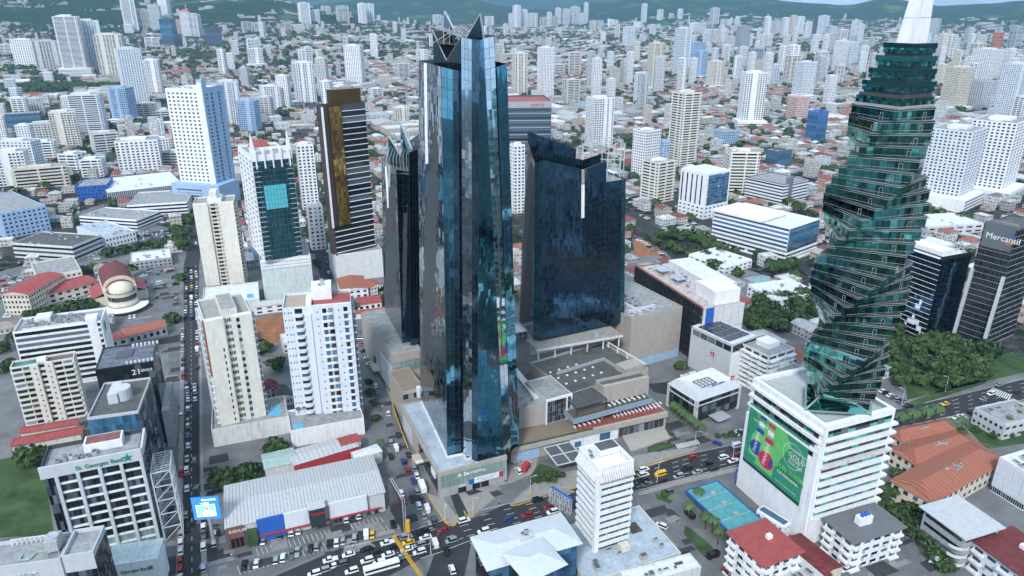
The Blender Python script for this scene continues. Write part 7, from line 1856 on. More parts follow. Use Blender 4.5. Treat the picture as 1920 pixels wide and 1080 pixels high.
 # glass house under pale folded roofs
 for i, (F_, R_, L_, h, lab) in enumerate((((918, 1063), (1082, 1016), (884, 1012), 21, 'blue glass office under a wide pale folded metal roof'), ((990, 1085), (1053, 1056), (962, 1036), 23, 'forward wing of the blue glass office under its own pale hipped roof'))):
  s = shed('glass_office' , lab, 'building', fit(F_, R_, L=L_, h=h), DGREY, mat('pale_folded_roof', (0.56, 0.60, 0.62), rough=.5, var=.05, stain=.15), 1.6, 1.6, hip=True, ribs=0)
  s.curtain('F', .5, s.H - .5, 6, 14, gl=GLB); s.curtain('L', .5, s.H - .5, 6, 10, gl=GLD); s.curtain('R', .5, s.H - .5, 6, 10, gl=GLB)
  if i == 0:
   s.pbox('roof_well', s.W * .42, s.W * .58, s.D * .4, s.D * .62, s.H + .2, s.H + 2.2, LGREY); s.plant(s.W * .44, s.W * .56, s.D * .42, s.D * .6, 5, 1.6, s.H + 2.2)
  s.done()
 # filling station canopy and kiosk
 A = fit((1370, 998), (1432, 977), L=(1293, 917), h=6.0)
 t = thing('filling_station_canopy', 'turquoise filling station canopy with blue edge', 'canopy', (A[0].x, A[0].y, 0), A[1]); W, D = A[2], A[3]
 occupy_rect(A[0].x, A[0].y, math.cos(A[1]), math.sin(A[1]), 0, W, 0, D)
 TQ = mat('turquoise_sheet', (0.09, 0.33, 0.36), rough=.5, var=.15, stain=.4)
 for k in range(4): q = MB(); q.box(.3, W - .3, k * D / 4 + .25, (k + 1) * D / 4 - .25, 5.3, 5.9, TQ); q.build('roof_sheet', t)
 q = MB()
 for x0, x1, y0, y1 in ((0, W, -.3, 0), (0, W, D, D + .3), (-.3, 0, -.3, D + .3), (W, W + .3, -.3, D + .3)): q.box(x0, x1, y0, y1, 4.9, 6.1, BLUEP)
 q.build('fascia', t)
 for k in range(1, 4):
  q = MB(); q.box(.3, W - .3, k * D / 4 - .2, k * D / 4 + .2, 5.4, 5.8, STEEL); q.build('roof_gutter', t)
  q = MB(); q.box(W * .45, W * .55, k * D / 4 - .7, k * D / 4 + .7, 0, 7.4, GREY); q.build('column', t)
 b = Bld('kiosk', 'white kiosk with a blue tiled roof beside the filling station canopy', 'kiosk', fit((1470, 986), (1482, 978), L=(1427, 950), h=7), wall=WHITE, roof=GLB, parapet=.3); b.grid('F', .4, b.H - .5, 2, 2, .5, .4); b.grid('L', .4, b.H - .5, 2, 5, .4, .4); b.done()
right_side()
# ------------------------------------------------------------------ billboards, crane, lamps
def billboard(label, px_base, z0, z1, w, rot, m_face, frame=True, lean=0):
 g = P(*px_base); t = thing('billboard', label, 'billboard', (g.x, g.y, 0), rot)
 q = MB(); q.box(-w / 2, w / 2, -.25, .25, z0, z1, m_face); pan = q.build('panel', t)
 q = MB(); q.box(-.5, .5, .3, 1.3, 0, z0 + (z1 - z0) * .6, STEEL); q.build('post', t)
 if frame:
  q = MB()
  for i in range(7):
   x = -w / 2 + i * w / 6; q.bar((x, .4, z0), (x, .4, z1), .18, LGREY); q.bar((x, 1.4, z0), (x, 1.4, z1), .14, LGREY)
   if i < 6: q.bar((x, .4, z0), (x + w / 6, .4, z1), .1, LGREY); q.bar((x, 1.4, z1), (x + w / 6, 1.4, z0), .1, LGREY)
  for z in (z0, (z0 + z1) / 2, z1): q.bar((-w / 2, .4, z), (w / 2, .4, z), .18, LGREY); q.bar((-w / 2, 1.4, z), (w / 2, 1.4, z), .14, LGREY)
  q.build('lattice', t)
 return t, pan
SCR = mat('screen_blue', (0.02, 0.13, 0.62), emit=1.0); SCL = mat('screen_cyan', (0.15, 0.5, 0.75), emit=1.0); SCW = mat('screen_white', (0.8, 0.85, 0.9), emit=1.0); SKN = mat('screen_skin', (0.45, 0.22, 0.15), emit=.8)
t, pan = billboard('lit blue advertising screen on a post over the store lot', (400, 1020), 12, 22, 9.8, GA - R(14), BLUEP, frame=False)
def sc(pts, m, y): q = MB(); q.poly([(x, y, z) for x, z in pts], m); q.build('screen_image', pan)
sc([(-4.9, 12), (4.9, 12), (4.9, 22), (-4.9, 22)], SCR, -.26); sc([(-3.6, 13.2), (3.2, 13.2), (3.2, 18.6), (-3.6, 18.6)], SCW, -.27); sc([(-3.4, 13.4), (3.0, 13.4), (3.0, 18.4), (-3.4, 18.4)], SCL, -.28)
sc([(-1.9, 13.4), (2.2, 13.4), (2.3, 15.4), (.9, 16.2), (-.4, 16.2), (-1.6, 15)], SCW, -.29); sc([(.25 + .75 * math.cos(i * .524), 16.9 + .95 * math.sin(i * .524)) for i in range(12)], SKN, -.30); sc([(-2.6, 13.4), (-1.4, 13.4), (-1.3, 14.6), (-2.5, 14.4)], SKN, -.30)
text('screen_lettering', 'PANAMÁ', 1.3, SCW, pan, (-1.2, -.3, 20.2), (R(90), 0, 0), .01); text('screen_lettering', 'república', .9, SCW, pan, (-2.0, -.3, 19.1), (R(90), 0, 0), .01)
billboard('tall black billboard back with white lattice beside the avenue crossing', (745, 992), 4, 19, 15, GA + R(276), BLACK)
t, pan = billboard('blue edged billboard seen from behind beside the white banded tower', (1052, 985), 9, 15, 11, GA + R(112), DGREY)
q = MB(); q.box(-5.5, 5.5, -.35, .35, 15.0, 15.8, BLUEP); q.build('blue_edge', pan)
# crane with a yellow lattice jib
g = P(800, 1108); YL = mat('crane_yellow', (0.62, 0.36, 0.03), rough=.5, stain=.2)
t = thing('mobile_crane', 'yellow lattice crane jib rising at the avenue crossing', 'crane', (g.x, g.y, 0), 0)
tip = Vector((*P(737, 1004, 16.0), 16.0)) - Vector((g.x, g.y, 0)); base = Vector((0, 0, 3.0))
q = MB(); ax = (tip - base).normalized(); sx = ax.cross(Vector((0, 0, 1))).normalized() * .4; sy = sx.cross(ax).normalized() * .4; n = 18
cn = [sx + sy, sx - sy, -sx - sy, -sx + sy]
for c_ in cn: q.bar(base + c_, tip + c_, .16, YL)
for i in range(n):
 a, e = base.lerp(tip, i / n), base.lerp(tip, (i + 1) / n)
 for k in range(4): q.bar(a + cn[k], e + cn[(k + 1) % 4], .1, YL); q.bar(a + cn[k], a + cn[(k + 1) % 4], .1, YL)
q.build('jib', t)
q = MB(); q.box(-2.5, 2.5, -1.3, 1.3, .9, 3.2, YL); q.box(-5, 4.5, -1.25, 1.25, .5, .9, DSTEEL); q.build('carrier', t)
hk = Vector((*P(764, 978, 9.0), 9.0)) - Vector((g.x, g.y, 0)); q = MB(); q.box(hk.x - .8, hk.x + .8, hk.y - .8, hk.y + .8, 4.5, 9.5, YL); q.box(hk.x - .5, hk.x + .5, hk.y - .5, hk.y + .5, 3.6, 4.5, REDP); q.bar((hk.x, hk.y, 0), (hk.x, hk.y, 3.6), .35, LGREY); q.build('mast_head', t)
def lamp_mesh():
 q = MB(); q.lathe(0, 0, [(.16, 0), (.14, 4), (.09, 9)], LGREY, 8); q.bar((0, 0, 9), (2.2, 0, 9.5), .12, LGREY); return q.mesh('pole')
LP = lamp_mesh(); q = MB(); q.box(1.7, 2.7, -.18, .18, 9.4, 9.6, LGREY); LH = q.mesh('lamp_head'); q = MB(); q.lathe(0, 0, [(.5, 0), (.5, .9), (.2, 1.0)], LINEY, 8); LB_ = q.mesh('yellow_base')
for i, (px, py, yb, lab) in enumerate(((835, 978, 1, 'street lamp with a yellow foot on the rounded corner pavement'), (887, 967, 1, 'street lamp with a yellow foot on the triangular island'), (994, 928, 1, 'street lamp with a yellow foot on the plaza edge'), (1232, 905, 0, 'street lamp on the verge opposite the white banded tower'), (1373, 868, 0, 'street lamp beside the filling station totem'), (1690, 760, 0, 'street lamp behind the palms on the avenue'), (1772, 735, 0, 'tall street lamp on the far verge at right'), (808, 1040, 0, 'street lamp at the corner below the crossing'), (308, 700, 0, 'street lamp on the left of the side street'), (345, 845, 0, 'street lamp beside the parked queue on the side street'), (1302, 840, 0, 'street lamp beside the zebra crossing'))):
 g = P(px, py); t = thing('street_lamp', lab, 'street lamp', (g.x, g.y, 0), GA - R(90) + i * .7); link('pole', LP, t); link('lamp_head', LH, t)
 if yb: link('base', LB_, t)
g = P(1382, 905); t = thing('totem_sign', 'blue price totem of the filling station', 'sign', (g.x, g.y, 0), GA); q = MB(); q.box(-1.2, 1.2, -.3, .3, 0, 7, BLUEP); q.build('panel', t); q = MB(); q.box(-.9, .9, -.34, -.3, 4, 6, LGREY); q.build('price_field', t)
# ------------------------------------------------------------------ vehicles
def car_body(L, Wd, H, kind, paint):
 """lofted body: sections along the length"""
 q = MB()
 if kind == 'van': sec = [(-L / 2, .45, .95), (-L / 2 + .05, .4, H * .95), (-.1 * L, .4, H), (L * .28, .4, H), (L * .40, .4, H * .6), (L * .49, .4, H * .5), (L / 2, .5, .75)]
 elif kind == 'pickup': sec = [(-L / 2, .5, 1.0), (-L * .48, .45, 1.1), (-L * .08, .45, 1.1), (-L * .07, .45, 1.1), (L * .2, .45, 1.1), (L * .47, .45, 1.02), (L / 2, .5, .8)]
 else: sec = [(-L / 2, .45, .8), (-L * .46, .38, 1.0), (-L * .25, .38, 1.02), (0, .38, 1.0), (L * .25, .38, .98), (L * .46, .38, .82), (L / 2, .48, .68)]
 k = 0
 for x, lo, hi in sec:
  w = Wd / 2 * (.86 if abs(x) > L * .47 else 1.0)
  q.v += [(x, -w, lo), (x, w, lo), (x, w * .97, hi * .8), (x, w * .86, hi), (x, -w * .86, hi), (x, -w * .97, hi * .8)]
 n = len(sec)
 for i in range(n - 1):
  for j in range(6): q.f.append((i * 6 + j, (i + 1) * 6 + j, (i + 1) * 6 + (j + 1) % 6, i * 6 + (j + 1) % 6)[::-1]); q.m.append(q.mi(paint))
 q.f.append(tuple(range(6))); q.m.append(0); q.f.append(tuple(range((n - 1) * 6, n * 6))[::-1]); q.m.append(0)
 return q
def car_cabin(L, Wd, H, kind):
 q = MB()
 if kind == 'van': a = [(-L * .48, L * .34)]; x0, x1, x2, x3, z0 = -L * .495, L * .36, -L * .48, L * .285, H * .62
 elif kind == 'pickup': x0, x1, x2, x3, z0 = -L * .08, L * .30, -L * .06, L * .2, 1.08
 elif kind == 'suv': x0, x1, x2, x3, z0 = -L * .47, L * .27, -L * .42, L * .12, .98
 else: x0, x1, x2, x3, z0 = -L * .38, L * .27, -L * .24, L * .10, .98
 w0, w1 = Wd / 2 * (.88 if kind != 'van' else 1.0), Wd / 2 * (.74 if kind != 'van' else .96)
 zt = H if kind != 'van' else H * .93
 q.v = [(x0, -w0, z0), (x1, -w0, z0), (x1, w0, z0), (x0, w0, z0), (x2, -w1, zt - .05), (x3, -w1, zt - .05), (x3, w1, zt - .05), (x2, w1, zt - .05)]
 for f in ((0, 1, 5, 4), (1, 2, 6, 5), (2, 3, 7, 6), (3, 0, 4, 7), (4, 5, 6, 7)): q.f.append(f); q.m.append(q.mi(CLEAR))
 return q, (x2, x3, w1, zt)
q = MB(); q.lathe(0, 0, [(0.01, -.11), (.2, -.11), (.33, -.09), (.33, .09), (.2, .11), (0.01, .11)], TYRE, 10)
q.v = [(x, z, y) for x, y, z in q.v]; WH = q.mesh('wheel')
_cars = {}
KS = {'sedan': (4.9, 2.0, 1.55), 'suv': (5.0, 2.1, 1.8), 'pickup': (5.6, 2.1, 1.85), 'van': (5.4, 2.15, 2.4)}
def car_mesh(kind, colour):
 if (kind, colour) not in _cars:
  L, Wd, H = KS[kind]; pm = CARP[colour]
  b = car_body(L, Wd, H if kind == 'van' else H, kind, pm).mesh('body'); c, (x2, x3, w1, zt) = car_cabin(L, Wd, H, kind)
  r = MB(); r.box(x2 + .02, x3, -w1, w1, zt - .05, zt, pm); _cars[kind, colour] = (b, c.mesh('cabin_glass'), r.mesh('roof_panel'))
 return _cars[kind, colour]
NCAR = [0]
def car(px, py, ang, label, group, colour=None, kind=None, near=True, z=0.06):
 colour = colour or rnd.choices(['white', 'silver', 'grey', 'black', 'red', 'blue'], [34, 20, 16, 18, 7, 5])[0]
 kind = kind or rnd.choices(['sedan', 'suv', 'pickup', 'van'], [40, 44, 10, 6])[0]
 g = P(px, py)
 kn = {'sedan': 'saloon car', 'suv': 'tall car', 'pickup': 'pickup truck', 'van': 'van'}[kind]
 t = thing('pickup_truck' if kind == 'pickup' else ('van' if kind == 'van' else 'car'), f'{colour} {kn} {label}', 'car' if kind in ('sedan', 'suv') else ('van' if kind == 'van' else 'truck'), (g.x, g.y, z), ang, f'{colour} {kn}s {group}')
 b, c, r = car_mesh(kind, colour); link('body', b, t); link('cabin_glass', c, t); link('roof_panel', r, t)
 if near:
  L, Wd, H = KS[kind]
  for sx_ in (-.31, .31):
   for sy_ in (-1, 1): link('wheel', WH, t, None, (sx_ * L, sy_ * (Wd / 2 - .1), .33))
 NCAR[0] += 1
AVA = (P(1280, 876) - P(740, 1025)); AVA = math.atan2(AVA.y, AVA.x)
SDA = (P(350, 640) - P(350, 1060)); SDA = math.atan2(SDA.y, SDA.x); MDA = (P(735, 800) - P(790, 970)); MDA = math.atan2(MDA.y, MDA.x)
for i, (x, y, c, k) in enumerate(((870, 978, 'white', 'suv'), (952, 976, 'blue', 'sedan'), (989, 968, 'red', 'suv'), (1036, 962, 'white', 'suv'), (1029, 952, 'red', 'sedan'), (1008, 939, 'black', 'suv'), (907, 998, 'white', 'suv'), (831, 997, 'red', 'sedan'), (798, 1010, 'white', 'sedan'), (847, 1016, 'silver', 'suv'), (793, 1000, 'black', 'pickup'), (762, 1009, 'silver', 'suv'), (766, 1019, 'yellow', 'sedan'), (787, 1024, 'silver', 'suv'), (787, 1037, 'white', 'suv'), (763, 1032, 'white', 'sedan'), (727, 1020, 'white', 'pickup'), (737, 1029, 'black', 'suv'), (728, 1042, 'white', 'sedan'), (687, 1032, 'black', 'sedan'), (705, 1037, 'black', 'sedan'), (654, 1042, 'white', 'sedan'), (689, 1053, 'white', 'suv'), (712, 1057, 'white', 'suv'), (750, 1048, 'silver', 'sedan'), (660, 1073, 'white', 'suv'), (620, 1052, 'white', 'pickup'), (625, 1064, 'white', 'sedan'), (607, 1072, 'silver', 'suv'), (640, 1060, 'grey', 'suv'), (590, 1078, 'white', 'suv'), (1207, 882, 'white', 'suv'), (1207, 892, 'white', 'suv'), (1238, 892, 'yellow', 'van'), (1242, 902, 'black', 'sedan'), (1272, 895, 'silver', 'suv'), (1205, 903, 'black', 'suv'), (1213, 910, 'grey', 'pickup'), (1300, 860, 'red', 'suv'), (1288, 880, 'black', 'suv'), (1307, 887, 'silver', 'sedan'), (1327, 871, 'black', 'suv'), (1357, 859, 'white', 'suv'), (1379, 856, 'red', 'sedan'), (1375, 866, 'white', 'pickup'), (1338, 881, 'black', 'sedan'), (1382, 838, 'white', 'van'), (1772, 759, 'yellow', 'sedan'), (1843, 749, 'silver', 'sedan'), (1907, 737, 'black', 'sedan'), (1858, 740, 'white', 'suv'), (1873, 723, 'silver', 'sedan'), (1060, 950, 'black', 'suv'))):
 where = 'queuing at the avenue crossing' if x < 860 else ('on the avenue before the plaza' if x < 1100 else ('on the avenue right of the banded tower' if x < 1500 else 'on the far stretch of the avenue'))
 car(x, y, AVA + (math.pi if y > 985 + (860 - x) * .25 else 0), where, where, c, k)
for (x, y, c, k) in ((705, 725, 'white', 'sedan'), (709, 766, 'grey', 'sedan'), (728, 777, 'white', 'suv'), (733, 831, 'silver', 'suv'), (747, 818, 'black', 'sedan'), (755, 838, 'grey', 'suv'), (743, 843, 'white', 'van'), (766, 855, 'black', 'sedan'), (733, 858, 'black', 'suv'), (757, 868, 'blue', 'suv'), (777, 879, 'silver', 'suv'), (764, 884, 'red', 'suv'), (782, 894, 'white', 'sedan'), (775, 904, 'blue', 'sedan'), (782, 923, 'silver', 'suv'), (753, 927, 'white', 'sedan'), (791, 941, 'black', 'sedan'), (786, 950, 'white', 'suv'), (801, 957, 'white', 'van'), (757, 940, 'red', 'sedan'), (795, 969, 'silver', 'sedan'), (813, 977, 'grey', 'suv'), (805, 986, 'silver', 'suv'), (737, 985, 'black', 'suv'), (816, 1022, 'white', 'van'), (837, 1036, 'black', 'suv'), (848, 1070, 'white', 'suv')):
 car(x, y, MDA, 'on the street beside the glass towers', 'on the street beside the glass towers', c, k)
sd_ = [(350, 722), (351, 731), (352, 741), (353, 751), (353, 768), (353, 790), (353, 800), (353, 818), (353, 837), (365, 726), (366, 736), (366, 750), (351, 863), (365, 865), (350, 882), (351, 918), (348, 968), (353, 992)]
for x, y in sd_: car(x, y, SDA, 'driving on the side street', 'driving on the side street')
for i in range(11):
 y = 502 + i * 9.5
 for x in (350 - i * .2, 359, 368 + i * .1): car(x + rnd.uniform(-1, 1), y + rnd.uniform(-2, 2), SDA, 'in the queue beside the church lot', 'queuing beside the church lot', near=False, colour='yellow' if (i == 4 and x == 359) else None)
for y in list(range(985, 1090, 17)): car(340 - (y - 985) * .02, y, SDA, 'parked along the left kerb of the side street', 'parked along the left kerb of the side street')
for y in (960, 976, 990, 1004, 1027, 1067): car(382, y, SDA, 'parked along the right kerb of the side street', 'parked along the right kerb of the side street')
for x, y in ((402, 1004), (402, 1021), (300, 1033), (298, 1070), (341, 890), (340, 780), (322, 955)): car(x, y, SDA, 'standing in the lots beside the side street', 'standing beside the side street')
for y in range(620, 712, 11):
 car(343 + rnd.uniform(-.5, .5), y, SDA, 'parked below the church', 'parked below the church', near=False)
 if rnd.random() < .8: car(370, y + 4, SDA, 'parked at the foot of the cream towers', 'parked at the foot of the cream towers', near=False)
for x, y in ((525, 1006), (547, 1000), (560, 997), (494, 1016), (650, 975), (673, 968)): car(x, y, SDA - R(12), 'parked against the store front', 'parked against the store front')
for x, y, c in ((582, 1031, 'black'), (594, 1027, 'silver'), (618, 1022, 'black'), (631, 1020, 'white'), (518, 1052, 'silver'), (531, 1048, 'white'), (548, 1042, 'grey'), (558, 1038, 'silver'), (458, 1063, 'black'), (481, 1059, 'white'), (643, 1017, 'silver'), (665, 1011, 'silver'), (676, 1006, 'black'), (687, 1005, 'white'), (698, 1004, 'yellow')): car(x, y, SDA - R(12), 'parked in the outer row of the store lot', 'in the outer row of the store lot', c)
for x, y in ((270, 518), (282, 514), (296, 515), (310, 511), (322, 509), (272, 530), (300, 533), (308, 535), (273, 540), (293, 542), (294, 559), (330, 562), (331, 572), (272, 548), (330, 534)): car(x, y, GA + rnd.choice([0, R(90), R(20)]), 'standing in the church lot', 'in the church lot', near=False)
for r_ in range(3):
 for i in range(11):
  if rnd.random() < .85: car(248 + i * 7 + r_ * 4, 440 + r_ * 5 - i * .6, GA + R(90), 'in the crowded lot behind the church', 'in the crowded lot behind the church', near=False)
for i in range(14): car(150 + i * 6 + rnd.uniform(-4, 4), 408 + i * 2.4 + rnd.choice([-9, -4, 2, 7]), GA + rnd.choice([0, R(90)]), 'on the sloping lot left of the white hall', 'on the sloping lot left of the white hall', near=False)
for i in range(7): car(664 + i * 5.2, 612 + i * 12, MDA + R(70), 'parked behind the white tower with red roof', 'parked behind the white tower', near=False)
for x, y, c in ((1252, 925, 'grey'), (1240, 988, 'white'), (1293, 968, 'black'), (1336, 1045, 'black'), (1362, 1075, 'red'), (1345, 833, 'blue'), (1585, 1070, 'white'), (1755, 1058, 'white'), (1377, 815, 'white'), (1388, 812, 'white'), (972, 885, 'white')): car(x, y, SDA + R(rnd.choice([0, 90, 30])), 'standing on the forecourts at the lower right', 'on the forecourts at the lower right', c)
for i in range(10): car(1690 + i * 19, 790 - i * 4.6 + 22, AVA + R(90), 'parked behind the verge palms', 'parked behind the verge palms', near=False)
for i in range(8): car(1655 + i * 7, 735 + i * 4, GA, 'parked on the lot behind the spiral tower', 'parked behind the spiral tower', near=False)
for i in range(16): car(1425 + i * 8, 535 - abs(8 - i) * 1.5 + rnd.uniform(-4, 4), GA + R(40), 'in traffic left of the spiral tower', 'in traffic left of the spiral tower', near=False)
for i in range(14): car(1170 + i * 6 + rnd.uniform(-3, 3), 432 + i * 4, GA - R(60), 'on the road right of the navy tower', 'on the road right of the navy tower', near=False)
for i in range(18): car(584 + i * 1.9 + rnd.choice([0, 5]), 350 + i * 9.6, MDA, 'in the street canyon between the teal and gold towers', 'in the street canyon', near=False)
# box truck and bus
def big(name, px, py, ang, L, label, cabm, boxm):
 g = P(px, py); t = thing(name, label, 'bus' if name == 'bus' else 'truck', (g.x, g.y, .06), ang)
 q = MB(); q.box(-L / 2, L * .28 if name == 'truck' else L / 2, -1.2, 1.2, .7, 3.2, boxm); q.build('body', t)
 if name == 'truck': q = MB(); q.box(L * .30, L / 2, -1.1, 1.1, .6, 2.3, cabm); q.build('cab', t); q = MB(); q.box(L / 2 - .4, L / 2 + .02, -1.0, 1.0, 1.5, 2.2, CLEAR); q.build('windscreen', t)
 else:
  q = MB(); q.box(-L / 2 + .4, L / 2 + .02, -1.22, 1.22, 1.7, 2.6, CLEAR); q.build('window_band', t)
 for x in (-L * .3, L * .34):
  for y in (-1, 1): link('wheel', WH, t, None, (x, y * 1.05, .4)).scale = (1.3, 1.3, 1.3)
big('truck', 792, 917, MDA, 8, 'white box truck on the street beside the bank podium', WHITE, WHITE); big('truck', 1752, 1052, MDA + R(160), 6.5, 'white tank truck in the street at the lower right', WHITE, LGREY); big('bus', 716, 1070, AVA, 13, 'white bus at the bottom edge of the avenue', WHITE, WHITE); big('truck', 987, 880, AVA + R(40), 6.5, 'small white truck with red crates on the plaza drive', WHITE, REDP)
# ------------------------------------------------------------------ people on foot
def person_mesh(cloth, legs):
 me = bpy.data.meshes.new('person')
 V = [(0, 0, .95), (0, 0, 1.2), (0, 0, 1.42), (0, 0, 1.52), (0, .02, 1.66), (.11, 0, .88), (.13, .12, .48), (.13, .05, .08), (-.11, 0, .88), (-.13, -.10, .48), (-.13, -.2, .1), (.2, 0, 1.4), (.27, -.05, 1.12), (.28, .08, .88), (-.2, 0, 1.4), (-.27, .05, 1.12), (-.28, .12, .88)]
 E_ = [(0, 1), (1, 2), (2, 3), (3, 4), (0, 5), (5, 6), (6, 7), (0, 8), (8, 9), (9, 10), (2, 11), (11, 12), (12, 13), (2, 14), (14, 15), (15, 16)]
 rad = [.15, .15, .15, .06, .11, .1, .075, .06, .1, .075, .06, .07, .05, .04, .07, .05, .04]
 me.from_pydata(V, E_, [])
 o = bpy.data.objects.new('person_tmp', me); COL.objects.link(o)
 md = o.modifiers.new('skin', 'SKIN');
 for i, r_ in enumerate(rad): me.skin_vertices[0].data[i].radius = (r_, r_)
 me.skin_vertices[0].data[0].use_root = True
 o.modifiers.new('sub', 'SUBSURF').levels = 1
 dg = bpy.context.evaluated_depsgraph_get(); out = bpy.data.meshes.new_from_object(o.evaluated_get(dg)); bpy.data.objects.remove(o)
 out.materials.clear()
 for m in (cloth, legs, mat('skin', (0.28, 0.15, 0.10))): out.materials.append(m)
 for pl in out.polygons:
  z = pl.center.z; pl.material_index = 2 if z > 1.5 else (0 if z > .93 else 1); pl.use_smooth = True
 return out
PM = [(person_mesh(WHITE, DGREY), 'white and dark clothes'), (person_mesh(mat('navy_cloth', (0.02, 0.03, 0.09)), DGREY), 'dark clothes'), (person_mesh(REDP, BLUEW), 'a red top')]
for i, (px, py, lab) in enumerate(((965, 872, 'beside the plaza entrance, leftmost'), (969, 874, 'beside the plaza entrance, second from left'), (975, 868, 'at the corner of the blue wall'), (1010, 853, 'walking under the glazed canopy'), (950, 905, 'standing on the plaza before the bank banner'), (946, 906, 'standing nearest the bank banner'), (936, 945, 'crossing the drive mouth'), (935, 947, 'crossing the drive mouth, nearer the road'), (1052, 914, 'on the pavement by the planted bed'), (1246, 853, 'on the pavement by the long planted bed'), (765, 846, 'on the pavement beside the glass towers, nearer'), (753, 810, 'on the pavement further up beside the glass towers'), (435, 1045, 'in the store lot, left one of a pair'), (445, 1046, 'in the store lot, right one of a pair'), (780, 905, 'stepping between cars beside the bank podium'), (663, 1028, 'at the kerb of the store lot'))):
 g = P(px, py); me, w_ = PM[i % 3]; o = link('person', me); o.location = (g.x, g.y, .14); o.rotation_euler = (0, 0, i * 1.3); tag(o, f'person in {w_} {lab}', 'person')
# ------------------------------------------------------------------ trees
def crown_mesh(seed, n=520):
 r = np.random.RandomState(seed); lob = [(r.uniform(-.55, .55), r.uniform(-.55, .55), r.uniform(.45, 1.05), r.uniform(.36, .62)) for _ in range(9)] + [(0, 0, .8, .65)]
 V = []
 for i in range(n):
  x, y, z, q = lob[r.randint(len(lob))]
  d = r.normal(size=3); d /= np.linalg.norm(d); d[2] = abs(d[2]) * .9 - .25 if r.rand() < .8 else d[2]
  c = np.array([x, y, z]) + d * q * (0.72 + .3 * r.rand()) * np.array([1, 1, .8])
  t1 = np.cross(d, r.normal(size=3)); t1 /= np.linalg.norm(t1); t2 = np.cross(d, t1) + d * r.normal() * .5; s = .055 + .07 * r.rand()
  V += [c - t1 * s - t2 * s, c + t1 * s - t2 * s * .7, c + t1 * s * .6 + t2 * s, c - t1 * s + t2 * s * .8]
 me = bpy.data.meshes.new('crown'); me.from_pydata([tuple(v) for v in V], [], [(4 * i, 4 * i + 1, 4 * i + 2, 4 * i + 3) for i in range(n)]); me.materials.append(LEAF); me.update(); return me
CR = [crown_mesh(s, 620) for s in range(6)]
q = MB(); q.lathe(0, 0, [(.09, 0), (.065, .3), (.05, .55), (.02, .9)], TRUNK, 7)
for i in range(4): a = i * 1.6; q.bar((0, 0, .35 + .05 * i), (.4 * math.cos(a), .4 * math.sin(a), .75), .04, TRUNK)
TRK = q.mesh('trunk')
def tree(px, py, wpx, label, group=None, z=0.0):
 g = P(px, py, z); r_ = wpx * depth(g.x, g.y, z) / FPX / 2
 t = thing('tree', label, 'tree', (g.x, g.y, z), rnd.uniform(0, 6), group)
 c = link('crown', rnd.choice(CR), t); c.scale = (r_, r_, r_ * rnd.uniform(.85, 1.1)); k = link('trunk', TRK, t); k.scale = (r_ * .8, r_ * .8, r_)
 OCC.add((int(g.x // OCELL), int(g.y // OCELL)))
for a in ((425, 908, 62, 'left one of the dense trees behind the lit screen'), (470, 900, 58, 'right one of the dense trees behind the lit screen'), (520, 850, 50, 'round tree before the long white podium wall'), (325, 604, 36, 'round tree at the edge of the church lot'), (338, 526, 26, 'tree at the upper corner of the church lot'), (517, 694, 46, 'dark round tree between the cream and the white tower'), (497, 662, 40, 'bright tree beside the earth plot'), (165, 515, 34, 'round tree behind the school wing'), (62, 868, 58, 'tree at the edge of the green field'), (670, 580, 30, 'left tree before the red roof by the mall corner'), (712, 572, 26, 'right tree before the red roof by the mall corner'), (1028, 903, 32, 'larger tree in the plaza bed'), (1048, 896, 24, 'smaller tree in the plaza bed'), (1245, 932, 18, 'bush tree on the small forecourt island'), (595, 500, 22, 'tree in the street canyon between teal and gold towers'), (1276, 692, 30, 'tree at the foot of the blank beige box')): tree(*a)
